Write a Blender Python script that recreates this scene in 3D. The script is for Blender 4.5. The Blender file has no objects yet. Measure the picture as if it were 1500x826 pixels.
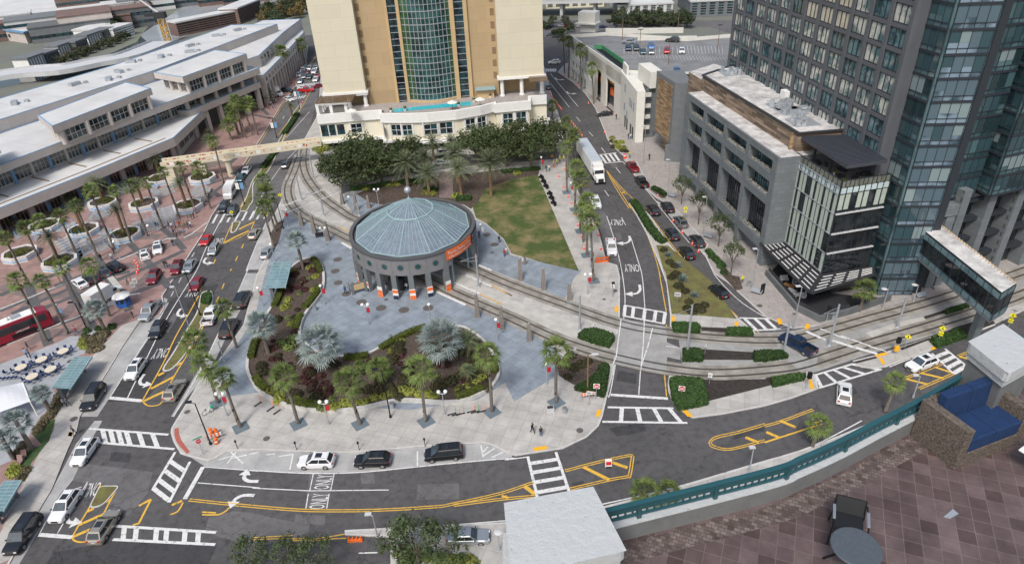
import bpy,bmesh,math,random
from mathutils import Vector,Matrix
from mathutils.geometry import tessellate_polygon
random.seed(7)
R=math.radians
scene=bpy.context.scene
COL=scene.collection
F_PX,PITCH,CAM_H,ROLL=978.087,R(31.5852),61.2777,R(-3.1794)
_fw=Vector((0,math.cos(PITCH),-math.sin(PITCH)))
_r0=Vector((1,0,0));_u0=_r0.cross(_fw)
_r=math.cos(ROLL)*_r0+math.sin(ROLL)*_u0
_u=-math.sin(ROLL)*_r0+math.cos(ROLL)*_u0
def G(px,py,z=0.0):
 d=_fw+_r*((px-750)/F_PX)-_u*((py-413)/F_PX)
 t=(z-CAM_H)/d.z
 return Vector((d.x*t,d.y*t,z))
def pj(p):
 d=Vector(p)-Vector((0,0,CAM_H));w=d.dot(_fw)
 return 750+F_PX*d.dot(_r)/w,413-F_PX*d.dot(_u)/w
def colz(b,z0,ty):
 0
 B=G(b[0],b[1],z0);lo,hi=z0,z0+150
 for _ in range(40):
  m=(lo+hi)/2
  if pj((B.x,B.y,m))[1]>ty:lo=m
  else:hi=m
 return lo
TL={}
for _k,_y in zip('ABCD',(0,200,400,616)):
 for _i,_x in enumerate((0,370,740,1120)):TL[_k+str(_i+1)]=(_x,_y,3.9342)
TL.update(E1=(500,330,6.818),E2=(380,60,13.545),E3=(0,0,7.868),E4=(180,0,5.556),E5=(790,0,5.556),E6=(440,140,3.9342),E7=(1280,280,4.132),E8=(980,60,4.5875),F8=(260,80,6.773),H4=(1160,200,9.953),H8=(1380,100,3.59),H6=(660,640,4.442),N=(0,0,1))
for _k,_o in dict(F1=(0,250),F2=(170,200),F3=(80,330),F4=(230,290),F5=(0,400),F6=(0,500),F7=(0,600),H1=(780,200),H2=(820,300),H3=(1060,330),H5=(1310,460),H7=(250,560)).items():
 TL[_k]=(_o[0],_o[1],7.868)
def T(k,x,y):
 o=TL[k];return(o[0]+x/o[2],o[1]+y/o[2])
def L(*a):
 0
 out=[];k='N';i=0
 while i<len(a):
  if isinstance(a[i],str):k=a[i];i+=1
  else:out.append(T(k,a[i],a[i+1]));i+=2
 return out
def W(z,*a):return[G(p[0],p[1],z)for p in L(*a)]
def g(k,x,y,z=0.0):
 p=T(k,x,y);return G(p[0],p[1],z)
def heading(k,x,y,dx,dy):
 s=TL[k][2];p=T(k,x,y)
 a=G(p[0],p[1],.6);b=G(p[0]+dx/s,p[1]+dy/s,.6);d=b-a
 return math.atan2(d.y,d.x)
def cr(pts,n=6,closed=False):
 0
 P=[Vector(p)for p in pts];out=[];m=len(P)
 rng=range(m)if closed else range(m-1)
 for i in rng:
  if closed:a,b,c,d=P[i-1],P[i],P[(i+1)%m],P[(i+2)%m]
  else:a,b,c,d=P[max(i-1,0)],P[i],P[i+1],P[min(i+2,m-1)]
  for j in range(n):
   t=j/n
   out.append(.5*((2*b)+(c-a)*t+(2*a-5*b+4*c-d)*t*t+(3*b-a-3*c+d)*t**3))
 if not closed:out.append(P[-1])
 return out
def offs(pts,d,closed=False):
 0
 out=[];m=len(pts)
 for i in range(m):
  a=pts[i-1]if(i or closed)else pts[i];b=pts[(i+1)%m]if(i<m-1 or closed)else pts[i]
  p=pts[i]
  t1=Vector((p.x-a.x,p.y-a.y));t2=Vector((b.x-p.x,b.y-p.y))
  if t1.length<1e-6:t1=t2
  if t2.length<1e-6:t2=t1
  t1.normalize();t2.normalize()
  n=Vector((-t1.y-t2.y,t1.x+t2.x))
  if n.length<1e-6:n=Vector((-t1.y,t1.x))
  n.normalize();c=max(.45,n.dot(Vector((-t1.y,t1.x))))
  out.append(Vector((p.x+n.x*d/c,p.y+n.y*d/c,p.z)))
 return out
def area2(p):
 return sum(p[i-1].x*p[i].y-p[i].x*p[i-1].y for i in range(len(p)))/2
class MB:
 def __init__(s):s.v=[];s.f=[];s.m=[];s.p=[]
 def add(s,vs,fs,m=0):
  n=len(s.v);s.p.append((n,len(s.f)));s.v+=[tuple(x)for x in vs]
  for f in fs:s.f.append([n+i for i in f]);s.m.append(m)
  return s
 def quad(s,a,b,c,d,m=0):return s.add((a,b,c,d),((0,1,2,3),),m)
 def sheet(s,pts,z=None,m=0):
  P=[Vector((p[0],p[1],p[2]if z is None else z))for p in pts]
  if area2(P)<0:P.reverse()
  tr=tessellate_polygon([[Vector((p.x,p.y,0))for p in P]])
  fs=[]
  for a,b,c in tr:
   if(P[b]-P[a]).cross(P[c]-P[a]).z<0:a,b,c=a,c,b
   fs.append((a,b,c))
  return s.add(P,fs,m)
 def prism(s,pts,z0,z1,m=0,mt=None):
  P=[Vector((p[0],p[1],z1))for p in pts]
  if area2(P)<0:P.reverse()
  n=len(P)
  s.sheet(P,z1,m if mt is None else mt)
  B=[Vector((p.x,p.y,z0))for p in P]
  s.add(B+P,[(i,(i+1)%n,n+(i+1)%n,n+i)for i in range(n)],m)
  return s
 def obox(s,o,a,b,c,m=0):
  o,a,b,c=map(Vector,(o,a,b,c))
  if a.cross(b).dot(c)<0:a,b=b,a
  V=[o,o+a,o+a+b,o+b,o+c,o+a+c,o+a+b+c,o+b+c]
  return s.add(V,((3,2,1,0),(4,5,6,7),(0,1,5,4),(1,2,6,5),(2,3,7,6),(3,0,4,7)),m)
 def box(s,cx,cy,z0,sx,sy,sz,rot=0,m=0):
  c,d=math.cos(rot),math.sin(rot);a=Vector((c*sx,d*sx,0));b=Vector((-d*sy,c*sy,0))
  return s.obox(Vector((cx,cy,z0))-a/2-b/2,a,b,(0,0,sz),m)
 def bar(s,p,q,r,r2=None,n=8,m=0,cap=True):
  p,q=Vector(p),Vector(q);d=(q-p)
  if d.length<1e-6:return s
  d.normalize();x=d.orthogonal().normalized();y=d.cross(x);r2=r if r2 is None else r2
  A=[p+(x*math.cos(2*math.pi*i/n)+y*math.sin(2*math.pi*i/n))*r for i in range(n)]
  B=[q+(x*math.cos(2*math.pi*i/n)+y*math.sin(2*math.pi*i/n))*r2 for i in range(n)]
  fs=[(i,(i+1)%n,n+(i+1)%n,n+i)for i in range(n)]
  if cap:fs+=[tuple(range(n-1,-1,-1)),tuple(range(n,2*n))]
  return s.add(A+B,fs,m)
 def tube(s,pts,r,n=6,m=0):
  for a,b in zip(pts[:-1],pts[1:]):s.bar(a,b,r,r,n,m)
  return s
 def lathe(s,c,prof,n=12,m=0,sx=1,sy=1):
  c=Vector(c);V=[];k=len(prof)
  for r,z in prof:
   for i in range(n):
    t=2*math.pi*i/n;V.append(c+Vector((r*sx*math.cos(t),r*sy*math.sin(t),z)))
  fs=[]
  for j in range(k-1):
   for i in range(n):fs.append((j*n+i,j*n+(i+1)%n,(j+1)*n+(i+1)%n,(j+1)*n+i))
  fs.append(tuple(range(n-1,-1,-1)));fs.append(tuple(range((k-1)*n,k*n)))
  return s.add(V,fs,m)
 def ball(s,c,r,n=10,m=0,sz=1.0):
  return s.lathe(c,[(max(.001,r*math.sin(math.pi*i/(n//2))),-r*sz*math.cos(math.pi*i/(n//2)))for i in range(n//2+1)],n,m)
 def strip(s,pts,w,z=None,m=0,closed=False):
  P=[Vector((p[0],p[1],p[2]if z is None else z))for p in pts]
  a=offs(P,w/2,closed);b=offs(P,-w/2,closed);n=len(P)
  for i in range(n if closed else n-1):
   j=(i+1)%n;s.quad(b[i],b[j],a[j],a[i],m)
  return s
 def wall(s,pts,w,z0,z1,m=0,closed=False):
  P=[Vector((p[0],p[1],z0))for p in pts];a=offs(P,w/2,closed);b=offs(P,-w/2,closed);n=len(P);h=Vector((0,0,z1-z0))
  for i in range(n if closed else n-1):
   j=(i+1)%n
   s.quad(b[i]+h,b[j]+h,a[j]+h,a[i]+h,m);s.quad(b[i],b[j],b[j]+h,b[i]+h,m);s.quad(a[j],a[i],a[i]+h,a[j]+h,m)
  if not closed:
   s.quad(a[0],b[0],b[0]+h,a[0]+h,m);s.quad(b[-1],a[-1],a[-1]+h,b[-1]+h,m)
  return s
 def text(s,txt,o,ux,uy,h,m=0,depth=.01,cx=True,sx=1.0):
  0
  vs,fs,w=text_mesh(txt)
  ux,uy=Vector(ux).normalized(),Vector(uy).normalized();nn=ux.cross(uy);k=h/.7
  return s.add([Vector(o)+ux*((x-(w/2 if cx else 0))*k*sx)+uy*(y*k)+nn*depth for x,y in vs],fs,m)
 def each(s,name,mats,parent=None,smooth=False):
  0
  out=[]
  for i,(v0,f0)in enumerate(s.p):
   v1,f1=s.p[i+1]if i+1<len(s.p)else(len(s.v),len(s.f))
   b=MB();b.v=s.v[v0:v1];b.f=[[k-v0 for k in f]for f in s.f[f0:f1]];b.m=s.m[f0:f1];out.append(b.build(name,mats,parent,smooth))
  return out
 def stagger(s,n=43,d=.0002):
  for i,(v0,f0)in enumerate(s.p):
   for k in range(v0,s.p[i+1][0]if i+1<len(s.p)else len(s.v)):x,y,z=s.v[k];s.v[k]=(x,y,z+(i%n)*d)
  return s
 def build(s,name,mats,parent=None,smooth=False,bevel=0):
  me=bpy.data.meshes.new(name)
  org=Vector(ORG.get(parent.name,(0,0,0)))if parent else Vector((0,0,0))
  me.from_pydata([tuple(Vector(v)-org)for v in s.v],[],s.f)
  if not isinstance(mats,(list,tuple)):mats=[mats]
  for k in mats:me.materials.append(k)
  me.polygons.foreach_set('material_index',s.m)
  if smooth:me.polygons.foreach_set('use_smooth',[True]*len(s.f))
  me.update()
  o=bpy.data.objects.new(name,me);COL.objects.link(o)
  if parent:o.parent=parent;ORG[o.name]=tuple(org)
  if bevel:
   b=o.modifiers.new('bevel','BEVEL');b.width=bevel;b.segments=2;b.limit_method='ANGLE'
  return o
ORG={}
_tc={}
def text_mesh(t):
 if t not in _tc:
  cu=bpy.data.curves.new('t','FONT');cu.body=t;cu.fill_mode='FRONT';cu.resolution_u=2
  o=bpy.data.objects.new('t',cu);me=bpy.data.meshes.new_from_object(o)
  vs=[(v.co.x,v.co.y)for v in me.vertices];fs=[tuple(p.vertices)for p in me.polygons]
  xs=[v[0]for v in vs];x0=min(xs)
  _tc[t]=([(x-x0,y)for x,y in vs],fs,max(xs)-x0)
  bpy.data.objects.remove(o);bpy.data.curves.remove(cu);bpy.data.meshes.remove(me)
 return _tc[t]
def tag(o,label=None,cat=None,group=None,kind=None):
 if label:o['label']=label
 if cat:o['category']=cat
 if group:o['group']=group
 if kind:o['kind']=kind
 return o
def thing(name,label,cat,loc=(0,0,0),rz=0,group=None):
 o=bpy.data.objects.new(name,None);COL.objects.link(o);o.empty_display_size=.3
 o.location=loc;o.rotation_euler=(0,0,rz)
 ORG[o.name]=tuple(loc)if not rz else(0,0,0)
 return tag(o,label,cat,group)
def kids(o):return[c for c in o.children]
def dup(root,loc,rz=0,label=None,group=None,scale=1,paint=None):
 0
 def cp(o,par):
  c=o.copy();COL.objects.link(c)
  if par is not None:c.parent=par
  if paint and o.type=='MESH':
   for i,sl in enumerate(o.material_slots):
    if sl.material and sl.material.name in paint:
     c.material_slots[i].link='OBJECT';c.material_slots[i].material=paint[sl.material.name]
  for k in CH.get(o.name,[]):cp(k,c)
  return c
 if root.name not in DONE:freeze(root);DONE.add(root.name)
 r=cp(root,None);r.location=loc;r.rotation_euler=(0,0,rz)
 r.scale=(scale,)*3 if not isinstance(scale,tuple)else scale
 if label:r['label']=label
 if group:r['group']=group
 return r
CH={};DONE=set()
def freeze(root):
 allo=list(bpy.data.objects)
 m={}
 for o in allo:
  if o.parent:m.setdefault(o.parent.name,[]).append(o)
 def rec(o):
  CH[o.name]=m.get(o.name,[])
  for c in CH[o.name]:rec(c)
 rec(root)
def kill(root):
 0
 def rec(o):
  for c in CH.get(o.name,list(o.children)):rec(c)
  bpy.data.objects.remove(o)
 rec(root)
ORD=['first','second','third','fourth','fifth','sixth','seventh','eighth','ninth','tenth','eleventh','twelfth','thirteenth','fourteenth','fifteenth','sixteenth','seventeenth','eighteenth','nineteenth','twentieth']
def mat(name,col,rough=.75,var=.12,scale=1.0,metal=0.0,col2=None,bump=0.0,spec=.35,detail=5,coat=0,mix=(.35,.65)):
 m=bpy.data.materials.new(name);m.use_nodes=True;nt=m.node_tree;b=nt.nodes['Principled BSDF']
 b.inputs['Roughness'].default_value=rough;b.inputs['Metallic'].default_value=metal
 b.inputs['Specular IOR Level'].default_value=spec;b.inputs['Coat Weight'].default_value=coat
 c1=tuple(max(0,x*(1-var))for x in col[:3])+(1,)
 c2=tuple(min(1,x*(1+var))for x in(col2 or col)[:3])+(1,)
 if var==0 and col2 is None and not bump:
  b.inputs['Base Color'].default_value=c1;return m
 tc=nt.nodes.new('ShaderNodeTexCoord');no=nt.nodes.new('ShaderNodeTexNoise')
 no.inputs['Scale'].default_value=scale;no.inputs['Detail'].default_value=detail;no.inputs['Roughness'].default_value=.65
 nt.links.new(tc.outputs['Object'],no.inputs['Vector'])
 rp=nt.nodes.new('ShaderNodeValToRGB');rp.color_ramp.elements[0].color=c1;rp.color_ramp.elements[1].color=c2
 rp.color_ramp.elements[0].position=mix[0];rp.color_ramp.elements[1].position=mix[1]
 nt.links.new(no.outputs['Fac'],rp.inputs['Fac']);nt.links.new(rp.outputs['Color'],b.inputs['Base Color'])
 if bump:
  bp_=nt.nodes.new('ShaderNodeBump');bp_.inputs['Strength'].default_value=bump;bp_.inputs['Distance'].default_value=.05
  nt.links.new(no.outputs['Fac'],bp_.inputs['Height']);nt.links.new(bp_.outputs['Normal'],b.inputs['Normal'])
 return m
def paving(name,col,joint,bw,bh,rot=0,var=.12,rough=.8,mortar=.012,offset=0.0,nscale=.35,stain=.22,col2=None):
 0
 m=bpy.data.materials.new(name);m.use_nodes=True;nt=m.node_tree;b=nt.nodes['Principled BSDF'];N=nt.nodes.new;K=nt.links.new
 b.inputs['Roughness'].default_value=rough;b.inputs['Specular IOR Level'].default_value=.3
 tc=N('ShaderNodeTexCoord');mp=N('ShaderNodeMapping');mp.inputs['Rotation'].default_value=(0,0,rot);K(tc.outputs['Object'],mp.inputs['Vector'])
 br=N('ShaderNodeTexBrick');br.offset=offset;br.squash=1
 br.inputs['Scale'].default_value=1;br.inputs['Brick Width'].default_value=bw;br.inputs['Row Height'].default_value=bh
 br.inputs['Mortar Size'].default_value=mortar;br.inputs['Mortar Smooth'].default_value=.2;br.inputs['Bias'].default_value=0
 br.inputs['Color1'].default_value=tuple(x*(1-var)for x in col)+(1,);br.inputs['Color2'].default_value=tuple(x*(1+var)for x in(col2 or col))+(1,)
 br.inputs['Mortar'].default_value=tuple(joint)+(1,)
 K(mp.outputs['Vector'],br.inputs['Vector'])
 no=N('ShaderNodeTexNoise');no.inputs['Scale'].default_value=nscale;no.inputs['Detail'].default_value=8;no.inputs['Roughness'].default_value=.7
 K(tc.outputs['Object'],no.inputs['Vector'])
 mr=N('ShaderNodeMapRange');mr.inputs['From Min'].default_value=.3;mr.inputs['From Max'].default_value=.7
 mr.inputs['To Min'].default_value=1-stain;mr.inputs['To Max'].default_value=1+stain*.6;K(no.outputs['Fac'],mr.inputs['Value'])
 mx=N('ShaderNodeVectorMath');mx.operation='SCALE';K(br.outputs['Color'],mx.inputs[0]);K(mr.outputs['Result'],mx.inputs['Scale'])
 K(mx.outputs['Vector'],b.inputs['Base Color'])
 return m
def glass(name,col,col2,rough=.06,scale=.25,spec=.8):
 0
 m=mat(name,col,rough,0.0,scale,0,col2,0,spec,2,0,(.42,.58));return m
def leafmat(name,col,col2,rough=.65):
 m=mat(name,col,rough,.0,3.0,0,col2,0,.3,3)
 nt=m.node_tree;b=nt.nodes['Principled BSDF']
 tr=nt.nodes.new('ShaderNodeBsdfTranslucent');mx=nt.nodes.new('ShaderNodeMixShader');mx.inputs[0].default_value=.25
 rp=[n for n in nt.nodes if n.type=='VALTORGB'][0]
 oi=nt.nodes.new('ShaderNodeObjectInfo');hs=nt.nodes.new('ShaderNodeHueSaturation')
 mr=nt.nodes.new('ShaderNodeMapRange');mr.inputs['To Min'].default_value=.75;mr.inputs['To Max'].default_value=1.3
 nt.links.new(oi.outputs['Random'],mr.inputs['Value']);nt.links.new(mr.outputs['Result'],hs.inputs['Value']);nt.links.new(rp.outputs['Color'],hs.inputs['Color'])
 nt.links.new(hs.outputs['Color'],b.inputs['Base Color']);nt.links.new(hs.outputs['Color'],tr.inputs['Color'])
 nt.links.new(b.outputs[0],mx.inputs[1]);nt.links.new(tr.outputs[0],mx.inputs[2]);nt.links.new(mx.outputs[0],nt.nodes['Material Output'].inputs['Surface'])
 return m
M={}
def mk(k,*a,**kw):M[k]=mat(k,*a,**kw)
def asphalt(name,c,grain=.16,big=.16):
 m=mat(name,c,.92,big,.12,detail=6,spec=.2,mix=(.3,.7));nt=m.node_tree;N=nt.nodes.new;b=nt.nodes['Principled BSDF'];rp=[n for n in nt.nodes if n.type=='VALTORGB'][0];tc=[n for n in nt.nodes if n.type=='TEX_COORD'][0]
 out=rp.outputs['Color']
 for sc,lo,hi,p0,p1 in((9.0,1-grain,1+grain,.3,.7),(1.1,.80,1.08,.30,.55),(.55,1.0,.74,.62,.72)):
  n=N('ShaderNodeTexNoise');n.inputs['Scale'].default_value=sc;n.inputs['Detail'].default_value=6;nt.links.new(tc.outputs['Object'],n.inputs['Vector'])
  r=N('ShaderNodeMapRange');r.inputs['From Min'].default_value=p0;r.inputs['From Max'].default_value=p1;r.inputs['To Min'].default_value=lo;r.inputs['To Max'].default_value=hi;nt.links.new(n.outputs['Fac'],r.inputs['Value'])
  v=N('ShaderNodeVectorMath');v.operation='SCALE';nt.links.new(out,v.inputs[0]);nt.links.new(r.outputs['Result'],v.inputs['Scale']);out=v.outputs['Vector']
 vo=N('ShaderNodeTexVoronoi');vo.feature='DISTANCE_TO_EDGE';vo.inputs['Scale'].default_value=.16
 no=N('ShaderNodeTexNoise');no.inputs['Scale'].default_value=.8;no.inputs['Detail'].default_value=5;ad=N('ShaderNodeVectorMath');ad.operation='MULTIPLY_ADD';ad.inputs[1].default_value=(2.5,2.5,0)
 nt.links.new(tc.outputs['Object'],no.inputs['Vector']);nt.links.new(no.outputs['Color'],ad.inputs[0]);nt.links.new(tc.outputs['Object'],ad.inputs[2]);nt.links.new(ad.outputs['Vector'],vo.inputs['Vector'])
 r=N('ShaderNodeMapRange');r.inputs['From Max'].default_value=.012;r.inputs['To Min'].default_value=.62;r.inputs['To Max'].default_value=1;nt.links.new(vo.outputs['Distance'],r.inputs['Value'])
 v=N('ShaderNodeVectorMath');v.operation='SCALE';nt.links.new(out,v.inputs[0]);nt.links.new(r.outputs['Result'],v.inputs['Scale']);nt.links.new(v.outputs['Vector'],b.inputs['Base Color']);M[name]=m
asphalt('asphalt',(.088,.086,.088));asphalt('asphalt_old',(.125,.122,.124));asphalt('asphalt_new',(.056,.056,.059),.12,.10)
M['walk']=paving('walk',(.43,.415,.39),(.22,.21,.20),1.8,1.8,.35,.06,stain=.26,mortar=.018)
M['bay']=paving('bay',(.38,.38,.375),(.22,.22,.22),3.0,3.0,.05,.05,stain=.28)
M['slate']=paving('slate',(.235,.275,.315),(.125,.15,.175),1.5,1.5,.75,.09,stain=.26,mortar=.02,nscale=.5)
M['greypave']=paving('greypave',(.36,.375,.40),(.24,.25,.27),.9,.9,.5,.04,stain=.15)
M['tanpave']=paving('tanpave',(.34,.315,.30),(.25,.23,.21),.6,.3,1.45,.10,offset=.5,stain=.15)
M['pink']=paving('pink',(.315,.205,.185),(.22,.14,.13),.9,.9,.5,.09,stain=.25)
M['band']=paving('band',(.105,.105,.11),(.07,.07,.07),.5,.5,.5,.1,stain=.2)
M['mauve']=paving('mauve',(.20,.155,.15),(.13,.10,.10),.4,.4,.5,.12,stain=.2)
mk('kerb',(.50,.49,.47),.8,.12,1.2)
mk('trackbed',(.235,.215,.185),.85,.22,.4,col2=(.28,.265,.235),detail=9)
mk('railgroove',(.075,.066,.056),.6,.15,1)
mk('steelrail',(.20,.18,.16),.35,.1,2,metal=.8)
mk('platform',(.43,.42,.39),.8,.12,.5)
mk('crossing',(.30,.30,.29),.85,.15,.5)
mk('white_paint',(.27,.27,.27),.8,.10,2.2,detail=9,col2=(.58,.58,.57),mix=(.33,.47))
mk('yellow_paint',(.27,.185,.06),.8,.10,2.2,detail=9,col2=(.60,.36,.05),mix=(.33,.46))
mk('tactile',(.78,.40,.02),.7,.08,8)
mk('red_tactile',(.38,.11,.08),.8,.1,4)
mk('grass',(.075,.115,.030),.95,.25,.22,col2=(.19,.150,.075),detail=10,mix=(.43,.66))
mk('turf',(.05,.09,.03),.95,.2,1.5)
mk('mulch',(.062,.045,.037),.95,.5,3.5,detail=10,bump=.9,col2=(.085,.065,.052))
mk('mulch_dark',(.040,.034,.030),.95,.35,2.5,detail=8,bump=.6)
mk('drygrass',(.16,.125,.06),.95,.3,.7,col2=(.12,.125,.04),detail=8)
mk('far_ground',(.20,.20,.19),.95,.3,.03,col2=(.13,.145,.11),detail=9)
mk('water',(.06,.075,.085),.06,.1,.4,spec=.7,bump=.1)
mk('manhole',(.105,.095,.09),.7,.15,3)
mk('white',(.72,.72,.70),.6,.04,1)
mk('offwhite',(.66,.65,.60),.7,.05,.5)
mk('cream',(.60,.55,.42),.75,.05,.3)
mk('creamlight',(.73,.69,.55),.75,.04,.3)
mk('tan',(.50,.365,.20),.8,.06,.3)
mk('tan_dark',(.36,.265,.155),.8,.06,.3)
mk('brownpanel',(.22,.15,.09),.7,.1,1)
mk('convwall',(.50,.455,.425),.8,.06,.4)
mk('convroof',(.53,.535,.53),.85,.10,.12,detail=9)
mk('convroof_white',(.57,.575,.57),.85,.10,.12,detail=9)
mk('planterwhite',(.60,.59,.57),.8,.08,1)
mk('bluetrim',(.15,.30,.50),.5,.05,1)
mk('concrete_grey',(.155,.168,.178),.8,.10,.8,detail=8)
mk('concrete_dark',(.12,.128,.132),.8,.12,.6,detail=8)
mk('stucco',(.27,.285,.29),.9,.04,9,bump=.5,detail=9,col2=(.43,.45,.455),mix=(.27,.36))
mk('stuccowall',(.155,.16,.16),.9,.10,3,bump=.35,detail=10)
mk('mullion',(.030,.036,.045),.45,0,1)
mk('towermetal',(.118,.126,.142),.55,.05,.5,metal=.2)
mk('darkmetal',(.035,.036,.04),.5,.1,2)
mk('black',(.012,.012,.014),.5,0,1)
mk('galv',(.40,.43,.46),.45,.06,2,metal=.4)
mk('lightgrey',(.5,.51,.52),.6,.06,2)
mk('teal',(.022,.085,.10),.4,.06,3,coat=.2)
mk('tealframe',(.25,.36,.385),.5,.05,2)
mk('orange',(.78,.16,.03),.6,.06,2)
mk('conered',(.80,.075,.03),.6,.05,2)
mk('yellowsign',(.80,.72,.02),.5,0,1)
mk('red',(.42,.02,.03),.4,.05,1)
mk('navy',(.010,.032,.095),.9,.12,8)
mk('globe',(.82,.82,.80),.3,0,1)
mk('bark',(.13,.105,.085),.95,.25,3,bump=.4)
mk('palmtrunk',(.155,.135,.115),.95,.25,4,bump=.3)
mk('palmtrunk_brown',(.20,.13,.075),.95,.25,4)
mk('tyre',(.018,.018,.019),.85,0,1)
mk('rim',(.45,.46,.47),.3,0,1,metal=.8)
mk('carglass',(.022,.028,.034),.05,0,1,spec=.7)
mk('carglass_light',(.05,.07,.085),.05,.25,2,spec=.7)
mk('taillight',(.50,.012,.012),.3,0,1)
mk('headlight',(.70,.72,.74),.15,0,1)
mk('plastic',(.03,.03,.032),.6,0,1)
mk('skin',(.42,.27,.19),.7,.05,1)
mk('hair',(.03,.022,.018),.8,0,1)
mk('navysign',(.018,.028,.06),.6,.05,1)
mk('drum',(.185,.185,.195),.85,.08,.6,detail=8)
mk('slate_dark',(.13,.165,.19),.8,.1,2)
mk('trailerroof',(.42,.47,.52),.5,.04,.5)
mk('coachred',(.25,.012,.03),.3,.05,1,coat=.5)
mk('oldroof',(.45,.44,.43),.9,.30,.5,detail=9,col2=(.50,.49,.48))
mk('slateblue',(.055,.06,.075),.6,.08,1)
mk('railglass',(.16,.17,.14),.1,.2,.8,spec=.7)
mk('deck',(.20,.205,.21),.9,.18,.25,detail=9)
mk('green',(.07,.25,.13),.7,.05,1)
mk('brick',(.17,.115,.10),.9,.12,.3)
mk('craneyellow',(.55,.30,.03),.6,.05,1)
mk('watersky',(.35,.38,.40),.15,.08,.1)  # bright river water, the reflected sky is put into its colour
mk('wicker',(.115,.095,.078),.8,.45,30,detail=2)
mk('membrane',(.62,.64,.67),.6,.04,.4)
mk('poolwater',(.045,.42,.50),.08,.12,1.2)
mk('railgrey',(.085,.088,.095),.5,.06,1)
mk('obelisk',(.20,.18,.16),.85,.15,2,detail=8)
mk('signred',(.55,.02,.03),.4,0,1)
mk('panelblue',(.012,.02,.06),.15,.1,5)
mk('streetgreen',(.02,.32,.16),.5,0,1)
mk('kioskblue',(.03,.13,.45),.5,.05,1)
mk('gold',(.55,.35,.05),.4,0,1,metal=.5)
mk('cloth',(.62,.56,.44),.8,.03,2)
mk('teak',(.30,.15,.06),.6,.15,3)
mk('meshblack',(.014,.016,.018),.6,.15,60)
mk('alu',(.45,.47,.5),.35,.05,3,metal=.7)
mk('tabletop',(.075,.09,.105),.55,.10,30)
M['balctile']=paving('balctile',(.092,.062,.060),(.165,.14,.122),.225,.225,.42,.16,.5,.005,0,1.6,.42,(.125,.092,.092))
M['balcborder']=paving('balcborder',(.115,.088,.080),(.07,.055,.052),.085,.06,.42,.28,.7,.004,.5,6,.5,(.16,.13,.12))
def woodpanel(name,c1,c2,bw,bh,axis,var=.28,stain=.25):
 0
 m=paving(name,c1,tuple(x*.45 for x in c1),bw,bh,0,var,.7,.012,.5,.4,stain,c2);nt=m.node_tree
 mp=[n for n in nt.nodes if n.type=='MAPPING'][0];tc=[n for n in nt.nodes if n.type=='TEX_COORD'][0]
 sp=nt.nodes.new('ShaderNodeSeparateXYZ');cb=nt.nodes.new('ShaderNodeCombineXYZ');dt=nt.nodes.new('ShaderNodeVectorMath');dt.operation='DOT_PRODUCT'
 dt.inputs[1].default_value=(axis[0],axis[1],0)
 nt.links.new(tc.outputs['Object'],dt.inputs[0]);nt.links.new(tc.outputs['Object'],sp.inputs[0])
 nt.links.new(dt.outputs['Value'],cb.inputs[0]);nt.links.new(sp.outputs[2],cb.inputs[1]);nt.links.new(cb.outputs[0],mp.inputs['Vector'])
 return m
M['teakwall']=woodpanel('teakwall',(.24,.165,.10),(.34,.235,.135),2.0,.32,(-.133,.991))
M['ashwall']=woodpanel('ashwall',(.155,.115,.085),(.27,.205,.15),3.0,.45,(-.133,.991))
M['stoneclad']=woodpanel('stoneclad',(.155,.175,.187),(.165,.185,.197),1.5,.75,(-.133,.991),.05,.12)
M['stoneside']=woodpanel('stoneside',(.155,.175,.187),(.165,.185,.197),1.5,.75,(.97,.2),.06,.12)
M['convpanel']=woodpanel('convpanel',(.50,.455,.425),(.53,.485,.455),4.0,2.2,(.476,.88),.02,.05)
M['stuccopanel']=woodpanel('stuccopanel',(.60,.56,.44),(.62,.58,.455),6.0,3.2,(1,0),.01,.03)
M['tanpanel']=woodpanel('tanpanel',(.42,.31,.18),(.44,.325,.19),5.0,3.2,(1,0),.015,.05)
M['hotelglass']=glass('hotelglass',(.012,.035,.035),(.035,.11,.105),.05,.35)
M['hotelgreen']=glass('hotelgreen',(.03,.075,.03),(.05,.12,.05),.08,.3)
M['stripglass']=glass('stripglass',(.010,.014,.020),(.02,.06,.07),.05,.5)
M['convglass']=glass('convglass',(.012,.02,.028),(.04,.075,.085),.06,.4)
M['towerglass']=glass('towerglass',(.10,.17,.18),(.55,.55,.50),.05,.45)  # pale end of the mix is reflection painted into the pane colour
M['towerglass2']=glass('towerglass2',(.02,.055,.065),(.12,.21,.23),.05,.5)
M['towerglass3']=glass('towerglass3',(.45,.42,.33),(.55,.52,.43),.10,.5)
M['blueglass']=glass('blueglass',(.022,.055,.065),(.085,.15,.165),.04,.22)
M['skyglass']=glass('skyglass',(.045,.075,.10),(.20,.27,.34),.04,.3)
M['darkglass']=glass('darkglass',(.010,.013,.016),(.03,.035,.038),.04,.35)
M['paleblind']=mat('paleblind',(.42,.48,.42),.25,.06,.6,spec=.6)
M['spandrel']=mat('spandrel',(.50,.60,.61),.2,.05,.6,spec=.6)
M['domeglass']=glass('domeglass',(.145,.18,.22),(.185,.22,.262),.14,1.2)
M['shelterglass']=glass('shelterglass',(.15,.24,.26),(.21,.31,.33),.12,.6)
M['bridgeglass']=glass('bridgeglass',(.10,.17,.19),(.17,.26,.28),.05,.5)
M['leaf_oak']=leafmat('leaf_oak',(.030,.048,.018),(.085,.112,.042))
M['leaf_tree']=leafmat('leaf_tree',(.045,.070,.030),(.10,.13,.055))
M['leaf_fan']=leafmat('leaf_fan',(.075,.115,.030),(.20,.255,.080))
M['leaf_date']=leafmat('leaf_date',(.085,.115,.060),(.21,.245,.135))
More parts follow.
